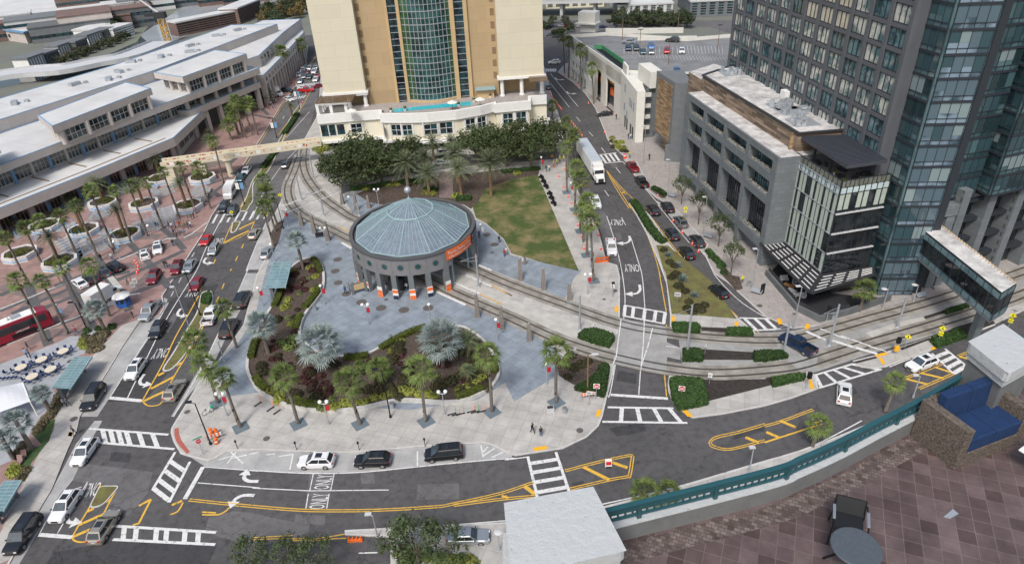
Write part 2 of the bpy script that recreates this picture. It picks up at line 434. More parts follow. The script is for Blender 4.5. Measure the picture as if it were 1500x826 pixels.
M['leaf_silver']=leafmat('leaf_silver',(.16,.22,.21),(.40,.46,.44))
M['leaf_dead']=leafmat('leaf_dead',(.16,.12,.07),(.27,.21,.13))
M['leaf_hedge']=leafmat('leaf_hedge',(.026,.058,.016),(.060,.115,.032))
M['leaf_lime']=leafmat('leaf_lime',(.12,.15,.02),(.33,.34,.08))
M['leaf_dark']=leafmat('leaf_dark',(.040,.040,.018),(.075,.070,.032))
M['leaf_wine']=leafmat('leaf_wine',(.045,.020,.020),(.10,.040,.038))
M['leaf_agave']=leafmat('leaf_agave',(.14,.20,.19),(.30,.37,.35))
M['leaf_grassy']=leafmat('leaf_grassy',(.10,.085,.045),(.20,.17,.10))
M['leaf_pale']=leafmat('leaf_pale',(.20,.19,.15),(.40,.38,.32))
M['leaf_far']=leafmat('leaf_far',(.035,.050,.026),(.075,.095,.045))
M['leaf_autumn']=leafmat('leaf_autumn',(.10,.075,.025),(.17,.13,.05))
M['leaf_hedge2']=leafmat('leaf_hedge2',(.055,.080,.012),(.12,.14,.03))
M['leaf_planter']=leafmat('leaf_planter',(.060,.072,.018),(.14,.15,.04))
PAINT={}
for k,c,mt,r in(('white',(.72,.73,.74),0,.3),('silver',(.42,.45,.47),.6,.3),('black',(.012,.013,.015),0,.22),('charcoal',(.05,.055,.062),.4,.28),('grey',(.17,.18,.19),.5,.3),('darkred',(.22,.012,.022),.2,.25),('red',(.52,.012,.014),.1,.25),('blue',(.010,.030,.085),.3,.22),('beige',(.40,.37,.31),.5,.3),('brightblue',(.05,.16,.42),.3,.3),('teal',(.05,.12,.16),.4,.3),('gunmetal',(.09,.10,.115),.5,.28)):
 PAINT[k]=mat('paint_'+k,c,r,0,1,metal=mt,coat=.6,spec=.5)
KZ=.12
def ground(name,mb,mats):return tag(mb.build(name,mats),kind='structure')
gm=MB();gm.sheet([Vector((-3000,-200,0)),Vector((3000,-200,0)),Vector((3000,6000,0)),Vector((-3000,6000,0))],-.03);ground('ground',gm,M['far_ground'])
rd=MB();rd.sheet([Vector((-75,18,0)),Vector((125,18,0)),Vector((125,120,0)),Vector((45,330,0)),Vector((-115,330,0)),Vector((-112,255,0)),Vector((-70,190,0)),Vector((-72,130,0)),Vector((-90,60,0))],0);ground('road',rd,M['asphalt'])
pa=MB()
pa.sheet(W(.004,392,318,452,196,470,120,445,110,410,165,350,250,300,342),m=0)
pa.sheet(W(.0045,'F4',610,410,1080,370,1200,310,700,210,560,330),m=0)
pa.sheet(W(.005,'D1',345,330,480,245,880,295,850,420,740,545,640,520,560,390,500,360),m=0)
pa.sheet(W(.006,'D2',0,530,120,560,330,600,320,640,200,690,0,730,'D1',1180,640,1200,560,1340,520),m=0)
pa.sheet(W(.004,'D2',330,300,470,305,430,505,300,502),m=0)
pa.sheet(W(.007,'C4',0,320,160,330,310,470,240,540,'C4',60,460,0,400),m=0)
pa.sheet(W(.004,'D1',260,826,310,760,640,690,1250,720,1200,826),m=1)
pa.sheet(W(.0055,'C1',620,740,930,200,1060,100,1260,60,1100,420,830,740),m=1)
pa.sheet(W(.008,'D3',1310,85,1495,30,1495,60,1325,105),m=1)
for i_,q_ in enumerate((('C1',940,330,1000,230,1030,240,968,345),('C1',700,640,760,545,800,560,740,655),('D2',950,365,1190,360,1190,450,945,455),('D3',600,40,800,10,815,60,640,90),('D2',620,300,700,298,705,360,625,362),('D1',640,180,760,185,745,240,630,232),('H2',640,330,700,320,715,400,650,410),('C3',650,560,760,580,755,640,640,620),('F4',560,700,640,600,670,620,590,720),('D3',380,360,450,345,460,385,390,398),('H1',900,320,960,315,990,360,920,365),('C4',420,700,520,660,540,690,440,730),('D2',250,540,420,545,415,600,240,590))):
 pa.sheet(W(.0072+i_*.0001,*q_),.0072+i_*.0001,i_%2)
ground('road_patches',pa,[M['asphalt_old'],M['asphalt_new']])
def block(name,pts,m,kerb=True,z=KZ,close=True):
 b=MB();b.prism(pts,-.02,z);o=ground(name,b,m)
 if kerb:
  k=MB();P=[Vector((p[0],p[1],z))for p in pts]
  if area2(P)<0:P.reverse()
  if len(P)>2:
   ins=offs(P,.10,True);ins2=offs(P,.22,True)
   for i in range(len(P)):
    j=(i+1)%len(P);o_=Vector((0,0,.004));out=P
    k.quad(out[i]+o_,out[j]+o_,ins2[j]+o_,ins2[i]+o_)
  ground(name+'_kerb',k,M['kerb'])
 return o
by=MB()
by.sheet(W(.0065,'F4',1250,290,1300,330,1330,560,1260,700,1180,826,1030,826),m=0)
by.sheet(W(.0065,'C1',1420,0,1500,0,1440,120,1340,290,1220,545,1090,700,1000,826,985,826,1200,460),m=0)
by.sheet(W(.0065,'C1',800,265,945,205,945,140,965,150,960,180,860,370,560,826,440,826),m=0)
by.sheet(W(.0065,'D1',545,0,440,130,300,395,20,826,110,826,340,440,420,340,520,120,590,0),m=0)
by.sheet(W(.0065,279,669,'D1',1180,262,'D2',0,285,300,300,600,296,900,270,1150,245,1495,210,1495,195,1400,150,1330,125,960,150,560,185,0,165,'N',333,660.5,305,675),m=0)
by.sheet(W(.0065,'B3',450,310,480,300,600,480,660,690,690,826,650,826,560,690),m=1)
by.sheet(W(.0065,'H1',1040,250,1200,290,1340,560,1290,590,1140,400),m=0)
by.sheet(W(.0065,'B3',870,370,1000,430,1170,625,1150,690,1110,640,985,500),m=0)
by.sheet(W(.0065,'D2',850,630,1160,610,1495,585,1495,700,1330,826,850,826),m=0)
ground('parking_bays',by,[M['bay'],M['asphalt_old']])
BP=W(KZ,440,214,427,250,415.8,284,404,310,391,331,397,362,376,402,356,476,338,502,313,537,290.7,560,277,584,257,616,250.5,627,250,634,254,647,264,664,279.6,669,305,675,317.7,669.4,333,660.5,379,658.7,440,661,512,663,614,654,708,648,726,654,744,664,755,667,785,662.5,824,656.7,859.5,640,877,623.6,882.5,610,890,578,900,540,908,461,908,405,904,388,890,384,886,374,877,339,855,297,835,255,833,225,826,190,812,150,803,120,798,100)
BP+=[Vector((14,300,KZ)),Vector((-76,300,KZ)),Vector((-66,250,KZ)),Vector((-57,205,KZ))]
block('plaza_pavement',BP,M['walk'])
BQ=W(KZ,921,297,926,294.5,937,301,953,316.5,979,354.6,1010,394,1045,430,1079,463.5,1107,487,1103,491,1040,489,981,484,981.5,461,976,415,972.5,405,963.6,381,947,342,925,303)
block('street_island',BQ,M['walk'])
BR=W(KZ,817,106,831,120.6,844,133,838,120,857,137,872,159,887,196,889,203,894,211,908,224,920,235,932,237,949,271,944,275,960,289,985,303,994,312,1036,358,1032,365,1032,373,1045,400,1065,413,1120,463,1161,481,1216.6,475,1300,456,1407,430,1500,402)
BR=[p for i,p in enumerate(BR)if i not in(1,2)]
BR+=[Vector((125,96,KZ)),Vector((125,250,KZ)),Vector((24,250,KZ))]
block('hotel_pavement',BR,M['tanpave'])
BS=W(KZ,980,550,978,562,979,573,984,586,992,596,1002,604,1014.5,612,1060,606,1120,594.5,1160,583,1199,569,1194,548,1181,543.6,1120,556,1060,553,1010,549)
block('track_verge',BS,M['walk'])
BU=W(KZ,1249,528,1255,534,1262,537.5,1280,539,1298,537,1371.6,509,1420,489,1458,474,1510,450,1500,440,1450,463,1362,494,1283,520)
block('crossing_verge',BU,M['walk'])
BV=W(KZ,505,777,570,772,744,764,800,755,884,741,984,715,1083,686,1188,654,1277,618,1340,590,1420,552)
BV+=[Vector((60,50,KZ)),Vector((60,20,KZ)),Vector((-18,20,KZ))]
BV+=W(KZ,572,835,572,786,505,783)
block('near_pavement',BV,M['walk'])
BW=W(KZ,412,154,385.5,198,350,252,328,290,311,315,298.6,341,268,388,238,433,241,450,235,460,222,468,203,468,160,540,117,610,112,631,98,659,76,715,40,776,13,826,-20,880)
BW+=[Vector((-75,20,KZ)),Vector((-135,40,KZ))]
for _uu,_vv in((-90,-20),(60,-24),(150,-60),(165,-60)):BW.append(Vector((-109.267+.47575*_uu+.87958*_vv,132.506+.87958*_uu-.47575*_vv,KZ)))
BW+=W(KZ,447,108,430,130)
block('convention_plaza',BW,M['pink'])
def island(name,pts,inner,sub,hgt=.12):
 P=cr(W(hgt,*pts),4,True);block(name,P,M['kerb'],False,hgt)
 b=MB();q=offs(P if area2(P)>0 else P[::-1],inner,True);b.sheet([Vector((p.x,p.y,hgt+.01))for p in q]);ground(name+'_bed',b,sub)
island('median',('C1',935,555,1000,545,1095,430,1170,290,1225,170,1220,105,1165,110,1148,160,1130,230,1070,330,1000,450),.25,M['drygrass'])
island('crosswalk_refuge',('F4',843,388,870,398,905,385,935,340,965,280,940,268,870,278,855,330),.28,M['drygrass'])
island('far_median',('F4',950,140,990,152,1035,145,1075,80,1110,20,'B2',10,262,90,200,150,80,'F8',1090,760,1200,590,1230,500,1210,495,1110,640,1020,826,'B2',60,170,0,250,'F4',1020,0),.25,M['drygrass'])
island('corner_median',('D1',518,490,545,498,600,475,650,420,682,378,640,372,575,380,540,440),.15,M['drygrass'])
def skin(name,m,*polys,z=KZ+.006):
 b=MB()
 for i,p in enumerate(polys):b.sheet(p if isinstance(p[0],Vector)else W(z+i*.0003,*p),z+i*.0003)
 return ground(name,b,M[m])
skin('slate_paving','slate',(421,305,408,340,398,370,390,395,380,432,374,465,350,500,309,540,335,580,376,575,420,590,600,600,700,585,740,560,753,588,819,548,822,520,800,500,722,455,655,430,560,410,500,353,455,328),(489,297,508,285,524,282,553,297,600,330,660,390,690,385,745,405,800,427,828,437,841,407,852,396,800,385,748,374,738,352,712,329,695,322,640,318,560,312,525,320))
skin('lawn','grass',(692,302,700,270,745,261,787,255,848,397,800,386,749,371,738,350,712,327,697,319),z=KZ+.0085)
skin('planting_soil','mulch',(522,284,560,268,640,258,690,254,752,246,790,246,789,256,745,264,712,276,700,296,690,306,680,300,660,296,640,290,600,292,560,300,540,296),(404,328,416,322,409,352,402,366,395,345),('C3',335,480,'C3',420,440,540,500,600,520,575,690,480,660,390,640,310,590,300,540),('B3',830,300,910,330,930,355,900,355,840,310),('B3',1160,655,1185,650,1330,826,1280,826),('C3',1240,0,1350,20,1370,90,1330,100),(898,206,'H1',970,70,1120,170,1000,180),z=KZ+.011)
skin('verge_soil','mulch_dark',('C3',1145,612,1495,610,'C4',40,580,200,566,'C4',240,570,230,590,0,655,'C3',1175,735),('C3',1130,310,1275,315,1275,345,1130,335),('C3',1020,430,1430,455,1495,450,'C4',140,440,140,470,0,492,'C3',1430,500,1140,498,1020,490),('C4',915,250,1045,210,1170,165,1180,190,1045,228,930,270),('C4',955,375,1100,310,1300,250,1330,290,990,412),('C4',510,512,640,478,650,488,530,520),('C4',780,430,950,372,955,382,790,445),z=KZ+.010)
skin('island_grass','drygrass',('B3',870,625,940,630,1180,826,'C3',1335,262,1000,235,960,235,925,0,'B3',910,760))
skin('hotel_drive','asphalt_old',(500,285,560,260,690,243,830,232,826,222,690,226,640,228,560,240,500,262),z=KZ+.008)
skin('garden_walk','mauve',('E6',800,440,870,440,885,590,800,590),z=KZ+.012)
skin('grey_terrace','greypave',('F5',600,826,950,660,1050,640,1250,690,1180,826,'F6',1180,20,1000,130,860,180,600,545,670,640,520,826,'F7',480,60,360,250,190,560,0,640,'N',-60,690,-60,560,'F6',0,260),z=KZ+.008)
skin('street_walk','walk',('F5',1190,826,1495,500,'C1',700,300,815,262,640,520,460,826,'D1',425,90,390,165,300,390,50,800,-20,830,-60,780,120,390,240,160,310,60,'F7',640,60,660,0,'F6',680,690,760,640,1060,180,1150,60),z=KZ+.009)
skin('turf','turf',('F7',600,110,640,110,570,350,360,610,290,826,200,826,240,600,300,480,480,400,360,270),z=KZ+.014)
bd=MB()
BZ=[0]
def band(k,*xy,w=1.3,m=0,z=KZ+.008):
 BZ[0]+=1;z=KZ+.0075+BZ[0]*.0006 if m==0 else KZ+.0070+BZ[0]*.00003
 if m==0:z+=.004
 P=W(z,k,*xy);bd.strip(P,w,z,m)
band('F5',0,260,160,190);band('F5',0,250,350,130,700,-10);band('F5',130,470,980,100,1495,-20,w=1.2,z=KZ+.009)
band('F5',0,440,560,200,1000,20,w=1.0,z=KZ+.0085);band('F5',480,410,1495,20,w=1.2);band('F5',0,826,950,490,1500,280,w=1.2,z=KZ+.009)
for xy in(('F5',330,130,440,470,560,826),('F5',750,0,880,300,1080,640),('F5',1200,0,1400,260,1495,430),('F5',0,560,60,720)):band(*xy,w=1.5,z=KZ+.010)
for xy in(('F3',0,700,480,510,760,380,1300,150,1495,60),('F3',260,826,700,640,1100,470,1495,290),('F3',860,800,1230,660,1495,540),('F3',480,350,620,560,760,760),('F3',860,200,1130,480,1320,720),('F3',1220,20,1360,130,1495,280)):band(*xy,w=1.3,z=KZ+.009)
for xy in(('F2',1020,760,1130,640,1290,520),('F2',1050,560,1300,470,1495,330),('F2',1080,620,1200,690),('F2',1290,330,1490,160),('F8',760,560,980,470),('F8',760,600,960,640),('F8',820,520,900,600)):band(*xy,w=1.2)
for xy in(('F3',880,826,1150,500),('F3',600,400,810,210),('F3',940,140,1220,130),('F3',170,460,470,450),('F3',640,470,1350,470),('F3',250,790,450,660),('F5',400,280,850,250),('F5',0,150,330,240),('F5',130,560,370,320),('F5',700,520,870,350),('F5',560,680,980,680),('F5',320,826,500,700),('F4',0,590,420,440),('F4',330,420,520,420)):band(*xy,w=2.2,m=1)
bd.strip(W(KZ+.045,'F3',615,570,760,740),1.1,KZ+.045,2)
ground('paving_bands',bd,[M['band'],M['mauve'],M['platform']])
wl=MB()
for xy in(('F5',0,420,830,90,1000,40),('F3',0,725,200,640,480,520,600,465),('F3',720,412,985,305),('F3',1220,190,1300,155,1400,155),('F4',310,462,400,420,580,285),('F5',80,826,930,490,1060,440,1330,320),('F3',860,805,990,785)):
 wl.wall(W(KZ,*xy),.35,KZ,KZ+.10)
ground('drop_off_kerb',wl,M['kerb'])
TA=cr(W(KZ,446.3,215,443.7,233,446,251,454,267,471.7,288,494.6,305.5,522.5,322,600,353,690,392,740,414,816,442,908,474,976,486.5,1045,494.5,1120,498,1171,495,1209,485,1272.5,467,1349,446,1407,428,1480,404,1540,382),5)
TB=cr(W(KZ,440,226,431,251,422,274,424.6,294,438.6,312,471.7,330,512,350,590,389,655,425,740,462,803.5,491.5,847,508,905,524.5,976,539,1045,546,1120,542,1171,535,1222,519,1272.5,503,1349,481,1438,453,1500,430,1560,405),5)
TA0=cr(W(KZ,446.3,215,448,190,452,165),5)
_sel=lambda t,x0:[p for p in t if p.x>x0]
ca=[p for p in offs(TA,1.9)if p.x>24];cb_=[p for p in offs(TB,-1.9)if p.x>22]
cbk=MB();cbk.prism(ca+cb_[::-1],-.02,KZ-.004);ground('track_corridor',cbk,M['crossing'])
tb=MB();gv=MB();rl=MB()
for i,t in enumerate((TA,TB)):
 tb.strip(t,3.1,KZ+.016+.003*i)
 for o_ in(.72,-.72):
  q=offs(t,o_);gv.strip(q,.34,KZ+.024+.002*i);rl.strip(q,.09,KZ+.030+.002*i)
tb2=MB();zc=KZ+.014
tb2.sheet(W(zc,'C3',560,400,640,350,925,395,1010,430,1010,500,920,480,650,440),zc,0)
ground('track_bed',tb,M['trackbed']);ground('rail_grooves',gv,M['railgroove']);ground('rails',rl,M['steelrail'])
ground('crossing_slab',tb2,M['crossing'])
pf=MB();zp=KZ+.012
pf.sheet(W(zp,'E1',880,470,1080,560,1380,690,'C2',1310,120,1495,195,'C3',0,195,250,320,420,375,610,415,640,352,420,290,0,140,'E1',1500,640,1250,500),zp)
pf.sheet(W(zp,'B2',300,400,420,300,540,380,575,440,590,500,540,470,440,412,370,385),zp+.001)
pf.sheet(W(zp,'C4',580,345,760,285,915,250,930,270,760,315,620,370),zp+.01)
ground('tram_platform',pf,M['platform'])
xs=MB();zx=KZ+.0215
xs.sheet(W(zx,'C3',660,262,925,308,930,350,935,470,925,575,620,520),zx)
xs.sheet(W(zx,'C4',60,380,160,330,310,470,290,560,200,560,100,480),zx)
ground('street_crossing_slab',xs,M['crossing'])
wm=MB();ym=MB()
def wline(w,*xy,z=.010):wm.strip(W(z,*xy),w,z)
def wcurve(w,*xy,z=.010):wm.strip(cr(W(z,*xy),5),w,z)
def yline(w,*xy,z=.011):ym.strip(W(z,*xy),w,z)
def ycurve(w,*xy,z=.011,n=5,closed=False):ym.strip(cr(W(z,*xy),n,closed),w,z,0,closed)
def ydouble(*xy,gap=.3,w=.13,n=5):
 c=cr(W(.011,*xy),n)
 for s in(.5,-.5):ym.strip(offs(c,s*gap),w,.011)
def quadpx(mb,*xy,z=.010):
 mb.sheet(W(z,*xy),z)
def ladder(a,b,c,d,bars,lw=.35,bw=.55,z=.010):
 0
 A,B,C,D=(W(z,*q)[0]for q in(a,b,c,d))
 wm.strip([A,B],lw,z);wm.strip([C,D],lw,z)
 for t in bars:
  wm.strip([A.lerp(B,t),C.lerp(D,t)],bw,z+.003)
def arrow(k,x,y,dx,dy,size=2.0,turn=0,z=.010):
 0
 p=g(k,x,y,z);h=heading(k,x,y,dx,dy);c,s=math.cos(h),math.sin(h)
 def X(f,l):return Vector((p.x+c*f-s*l,p.y+s*f+c*l,z))
 S=size
 if not turn:
  wm.strip([X(-S,0),X(.2*S,0)],.35,z);wm.sheet([X(.1*S,-.5),X(.1*S,.5),X(S*.8,0)],z+.003)
 else:
  q=cr([X(-S*.9,-turn*.4*S),X(-.2*S,-turn*.4*S),X(.25*S,-.15*turn*S),X(.35*S,.2*turn*S)],4)
  wm.strip(q,.45,z)
  wm.sheet([X(.35*S-.75,.15*turn*S),X(.35*S+.75,.15*turn*S),X(.35*S,.75*turn*S)],z+.003)
def only(k,x,y,dx,dy,h=2.4,width=2.2,z=.010,word='ONLY'):
 0
 p=g(k,x,y,z);a=heading(k,x,y,dx,dy);up=Vector((math.cos(a),math.sin(a),0));rt=Vector((up.y,-up.x,0))
 w=text_mesh(word)[2]*h/.7
 wm.text(word,p-up*h/2,rt,up,h,0,0,True,width/w)
wcurve(.16,'F4',870,0,700,320,560,590,460,826,'C1',1060,100,940,300,735,718)
wcurve(.14,'F4',1255,285,1160,500,1030,826,'C1',1420,0,1205,460,1000,826)
for a in(('F4',570,350,535,400),('F4',500,500,468,550),('F4',430,630,400,680),('C1',1045,25,1030,55),('C1',1000,105,985,135)):wline(.14,*a)
wline(.14,'C1',970,170,860,370);wline(.14,'C1',855,365,632,718)
wline(.6,'C1',632,718,818,735)
for i in range(8):
 x=700+i*88;wline(.45,'F4',745-30+i*85-20,190-i*8+0,745-95+i*85-10,295-i*8)
for a in(('F4',1000,525,975,580),('F4',930,670,905,725),('F4',745,560,720,610),('F4',675,705,650,760),('F4',860,815,845,840),('C1',1165,75,1152,105),('C1',1292,60,1280,90),('C1',1262,135,1245,165),('C1',1175,285,1160,325)):yline(.2,*a)
yline(.16,'F4',850,320,765,520);yline(.5,'F4',765,520,900,450,1060,375);yline(.16,'F4',765,525,950,460,1080,380);yline(.5,'F4',945,360,1110,280);yline(.16,'F4',1125,265,1070,400,1040,440)
ycurve(.2,'C1',1145,130,1090,230,1010,370,940,520,820,735)
ycurve(.2,'C1',820,735,850,762,900,762,930,745,950,700,1000,600,1060,500,1105,425,1180,290)
for a in(('C1',910,590,945,572),('C1',870,665,1005,595),('C1',830,735,960,675),('C1',985,545,1050,515)):yline(.5,*a)
yline(.16,'F4',1015,0,935,150);ycurve(.16,'B2',110,170,170,40,'F8',1290,420,1330,330);ycurve(.16,'F8',1000,800,1180,560);ycurve(.14,'F8',1370,20,1060,480,850,826,'F4',790,0)
wcurve(.14,'B2',270,60,160,180,60,330,0,470);wcurve(.14,'F8',1060,610,1045,640);wcurve(.14,'F8',1310,570,1080,826)
for i in range(9):wline(.45,'F8',1050+i*28,445-i*5,1020+i*28,480-i*6)
for i in range(11):wline(.45,'F8',1190+i*21,298-i*2,1165+i*21,325-i*2)
arrow('C1',1045,235,-20,30,1.9,1);arrow('C1',832,625,-20,30,2.0,1);arrow('F4',580,735,-20,30,1.9,1)
only('C1',927,462,-30,55,2.6,2.3);only('C1',1108,115,-25,50,2.6,2.0);only('F4',700,500,-25,50,2.6,2.0)
ladder(('D1',515,45),('D1',970,80),('D1',530,122),('D1',1005,163),(.17,.27,.37,.47,.63,.80))
ladder(('D1',1010,180),('D1',880,395),('D1',1095,235),('D1',975,470),(.25,.50,.75,.97))
ladder(('D1',660,605),('D1',1245,642),('D1',650,683),('D1',1240,712),(.10,.22,.42,.52,.70,.83))
wline(.55,'D1',1170,265,1065,450);wline(.14,'D1',1170,265,1495,290);wline(.14,'D1',1140,357,1495,385)
wline(.5,'D1',225,655,415,670);wline(.13,'D1',505,350,330,650);wcurve(.13,'D1',470,380,350,440,225,655);only('D1',522,398,-25,50,2.2,2.0);arrow('D1',420,560,-20,30,1.9,1)
ycurve(.2,'D1',580,365,520,490,460,590,415,670);ycurve(.2,'D1',415,670,430,690,470,698,520,685,545,640,600,530,640,450,680,380)
for a in(('D1',455,600,600,535),('D1',420,668,555,610),('D1',505,522,540,505),('D1',580,480,640,452)):yline(.4,*a)
yline(.35,'D1',870,452,800,490);yline(.25,'D1',870,452,800,590,765,600);yline(.35,'D1',1050,460,990,485);ycurve(.2,'D1',1055,470,1025,520,980,540);ycurve(.2,'D1',1165,540,1255,540,1300,520,1320,500);yline(.2,'D1',1165,525,1245,530)
arrow('D1',1432,322,-20,-.3,1.7,-1);arrow('D1',1380,455,-20,-.3,1.7,1)
ydouble('D1',1090,455,'D2',0,492,300,515,600,517,850,508,1100,491)
ydouble('D2',1160,486,1320,465,1440,450,'D3',175,433);ydouble('D2',1100,490,1420,420,'D3',160,355)
yline(.45,'D3',0,440,12,436);yline(.5,'D3',110,375,170,420);yline(.3,'D2',1436,432,1474,444)
wcurve(.16,'D2',0,285,300,302,600,298,900,270,1150,245,1495,215,'D3',0,225,130,208);wline(.14,'D2',0,387,330,403,785,398)
for y0,y1 in((305,400),(420,505)):
 p=g('D2',(345+468)/2-(y0-305)*.17,(y0+y1)/2,.01);a=math.atan2(-1,.02)
 only('D2',(345+468)/2-(y0-305)*.22,(y0+y1)/2,-10,.2,1.9,2.2)
 wm.strip(W(.01,'D2',350-(y0-305)*.25,y0,330-(y0-305)*.2,y1),.12,.01);wm.strip(W(.01,'D2',470-(y0-305)*.25,y0,450-(y0-305)*.2,y1),.12,.01)
ycurve(.13,'D2',0,672,230,660);ycurve(.13,'D2',0,685,235,674);yline(.13,'D2',230,680,315,675);yline(.13,'D2',235,690,320,686);ycurve(.14,'D2',320,687,440,668,530,652);ycurve(.14,'D2',325,693,450,680,540,676)
wcurve(.14,'D2',530,632,850,615,1160,598,1495,572);wline(.16,'D2',612,762,728,758)
ladder(('D3',130,205),('D3',185,438),('D3',292,180),('D3',368,405),(.19,.42,.66,.90))
ydouble('D3',345,288,520,242,700,202,735,203);ydouble('D3',735,203,718,310,700,322,600,340,375,392);yline(.45,'D3',450,265,600,340);yline(.45,'D3',610,237,705,270)
ycurve(.13,'D3',1495,15,1350,58,1220,88,1185,110,1175,130,1200,155,1300,168,1495,120);ycurve(.13,'D3',1495,28,1350,70,1230,98,1195,115,1188,130,1215,147,1300,158,1495,108)
yline(.45,'D3',1385,95,1460,125);ydouble('D4',0,30,100,2,'C4',280,785);ycurve(.25,'D4',0,125,200,60,330,18);yline(.45,'D4',10,65,80,95);yline(.45,'D4',90,0,180,38);yline(.25,'D4',260,20,330,0)
wcurve(.16,'D3',562,480,960,388,1340,278,1495,232,'D4',0,232,270,148,560,0)
wcurve(.14,'C3',590,700,605,690,650,440,690,200,'H2',725,826,640,440,540,130)
wline(.13,'H2',710,145,760,235);wcurve(.14,'H2',820,380,900,640,950,826,'C3',805,200);wline(.14,'C3',803,200,800,270,770,700);wline(.14,'C3',850,315,785,530)
only('H2',655,205,-10,60,2.6,2.6);only('H2',830,730,10,70,2.6,2.6);arrow('H2',750,420,2,20,2.4,-1);arrow('C3',745,105,2,20,2.4,-1)
ladder(('C3',685,185),('C3',930,228),('C3',678,245),('C3',920,292),(.03,.23,.50,.75,.97))
wline(.5,'C3',608,700,938,722);ladder(('C3',590,772),('C3',970,778),('C3',560,855),('C3',1050,862),(.22,.45,.70,.93))
ycurve(.16,'C3',888,0,928,220);yline(.16,'C3',930,295,930,325);yline(.16,'C3',918,585,930,710)
ycurve(.16,'C3',1090,0,1200,120,1340,250);yline(.18,'C3',1440,325,1485,360)
ladder(('C3',1350,258),('C4',30,262),('C4',-70,330),('C4',95,322),(.15,.5,.85))
ycurve(.14,'H1',850,390,950,540,1050,690,1130,826,'H2',800,0,960,250,1080,540,1160,826);ycurve(.14,'H1',860,410,940,560,1040,720,1110,826)
ycurve(.14,'H1',860,400,1000,560,1160,720,1280,826,'H2',920,0,1100,200,1300,470,1495,710);ycurve(.14,'H1',880,440,1000,585,1080,670)
yline(.3,'H1',1030,655,1065,635)
for a in(('H1',795,130,840,190),('H1',962,360,1015,425),('H1',830,620,880,690),('A3',410,675,432,700),('A3',482,760,505,785)):wline(.15,*a)
wline(.4,'H1',770,212,965,190);wline(.4,'H1',830,308,1040,290)
for t in range(4):wline(.6,'H1',785+t*52,215-t*6,845+t*52,300-t*6)
wcurve(.14,'H1',1040,290,1140,400,1290,590,1495,826);wcurve(.14,'H2',1130,0,1300,210,1495,440);wcurve(.14,'B3',1110,640,1290,826,'C3',1200,0,1340,150,1490,250)
wline(.15,'A3',240,455,370,620);wline(.15,'A3',260,425,420,615);arrow('A3',380,538,15,25,2.4,1);arrow('A3',312,458,12,20,2.4,1)
for i in range(7):wline(.45,'A3',232+i*10,398,228+i*10,414)
ladder(('C4',280,590),('C4',510,522),('C4',310,662),('C4',675,552),(.05,.28,.50,.73,.97),.3,.5)
ladder(('C4',965,462),('C4',1090,580),('C4',1040,435),('C4',1165,535),(.18,.45,.72,.98),.3,.6)
ydouble('C4',805,607,900,570,1020,522);ydouble('C4',890,665,990,622,1090,578);yline(.4,'C4',820,610,940,640);yline(.4,'C4',900,575,1030,605);yline(.4,'C4',980,540,1070,570);ydouble('C4',1115,478,1200,445);yline(.4,'C4',1120,480,1200,500)
wcurve(.14,'C4',720,540,990,432,1330,296)
for a in(('C4',240,335,350,385,.9),('C4',320,320,470,380,.5),('C4',380,385,560,440,.9),('C4',440,360,610,420,.5),('C4',530,430,650,465,.9),('C4',600,420,700,450,.5)):
 wm.strip(W(KZ+.045,*a[:5]),a[5]*.6,KZ+.045)
for a in(('B2',170,405,420,300),('B2',195,440,510,318),('B2',250,135,350,120)):wm.strip(W(KZ+.045,*a),.3,KZ+.045)
for a in(('C3',668,265,640,480,620,525),('C3',803,270,795,420,782,560),('C3',850,315,820,430,785,530),('C3',925,420,1000,430)):wm.strip(W(KZ+.05,*a),.16,KZ+.05)
ground('white_markings',wm.stagger(),M['white_paint']);ground('yellow_markings',ym.stagger(),M['yellow_paint'])
pe=MB()
for a in(('E1',0,172,100,230),('E1',945,660,1240,795),('E1',890,470,1380,680),('E1',1240,495,1500,610),('E1',1190,320,1500,450)):pe.strip(W(KZ+.05,*a),.5,KZ+.05)
ground('platform_edges',pe.stagger(11),M['white_paint'])
py=MB()
for a in(('B2',505,525,560,550),('C2',1310,120,1440,180),('C2',1375,68,1495,130),('C3',0,112,40,130)):py.strip(W(KZ+.056,*a),.22,KZ+.056+.0015*(a[1]%5))
ground('platform_lines',py,M['yellow_paint'])
tc_=MB()
for a in(('C3',632,190,652,190,652,225,630,222),('C3',955,245,977,248,978,280,958,276),('C3',1322,278,1345,280,1342,306,1322,302),('C3',522,826,530,785,556,788,545,826),('C3',1015,785,1040,782,1085,826,1050,826),('D3',162,155,238,142,242,162,165,175),('C4',68,262,95,262,104,294,80,294),('C4',228,320,240,290,265,293,252,323),('C4',635,470,700,455,712,467,645,485),('C4',655,490,675,486,698,522,680,525),('C4',250,610,270,612,286,665,265,668),('C4',955,430,990,418,1000,430,965,444),('C4',1365,355,1400,340,1405,350,1372,365),('F7',780,300,800,245,840,262,825,306),('D1',398,65,420,62,412,92,390,88)):
 tc_.sheet(W(KZ+.02,*a),KZ+.02)
ground('tactile_paving',tc_,M['tactile'])
rt_=MB();rt_.sheet(W(KZ+.02,'H7',45,530,92,522,95,590,120,660,170,730,220,795,185,820,110,740,60,670,42,600),KZ+.02);ground('red_tactile_paving',rt_,M['red_tactile'])
hm=MB()
for a in(('D1',1260,225,1360,195),('D1',1310,245,1360,180),('D1',1340,215,1430,195),('D1',1330,180,1400,245),('D1',1400,200,1470,185),('D2',0,190,35,180),('D2',80,195,130,190),('D2',150,205,235,192),('D2',232,195,215,280),('D2',950,175,950,260),('D2',1315,140,1330,210),('D2',1325,205,1395,158),('D2',1375,212,1445,180),('D2',1325,185,1355,150)):
 hm.strip(W(.012,*a),.18,.012)
ground('bay_markings',hm.stagger(17),M['white_paint'])
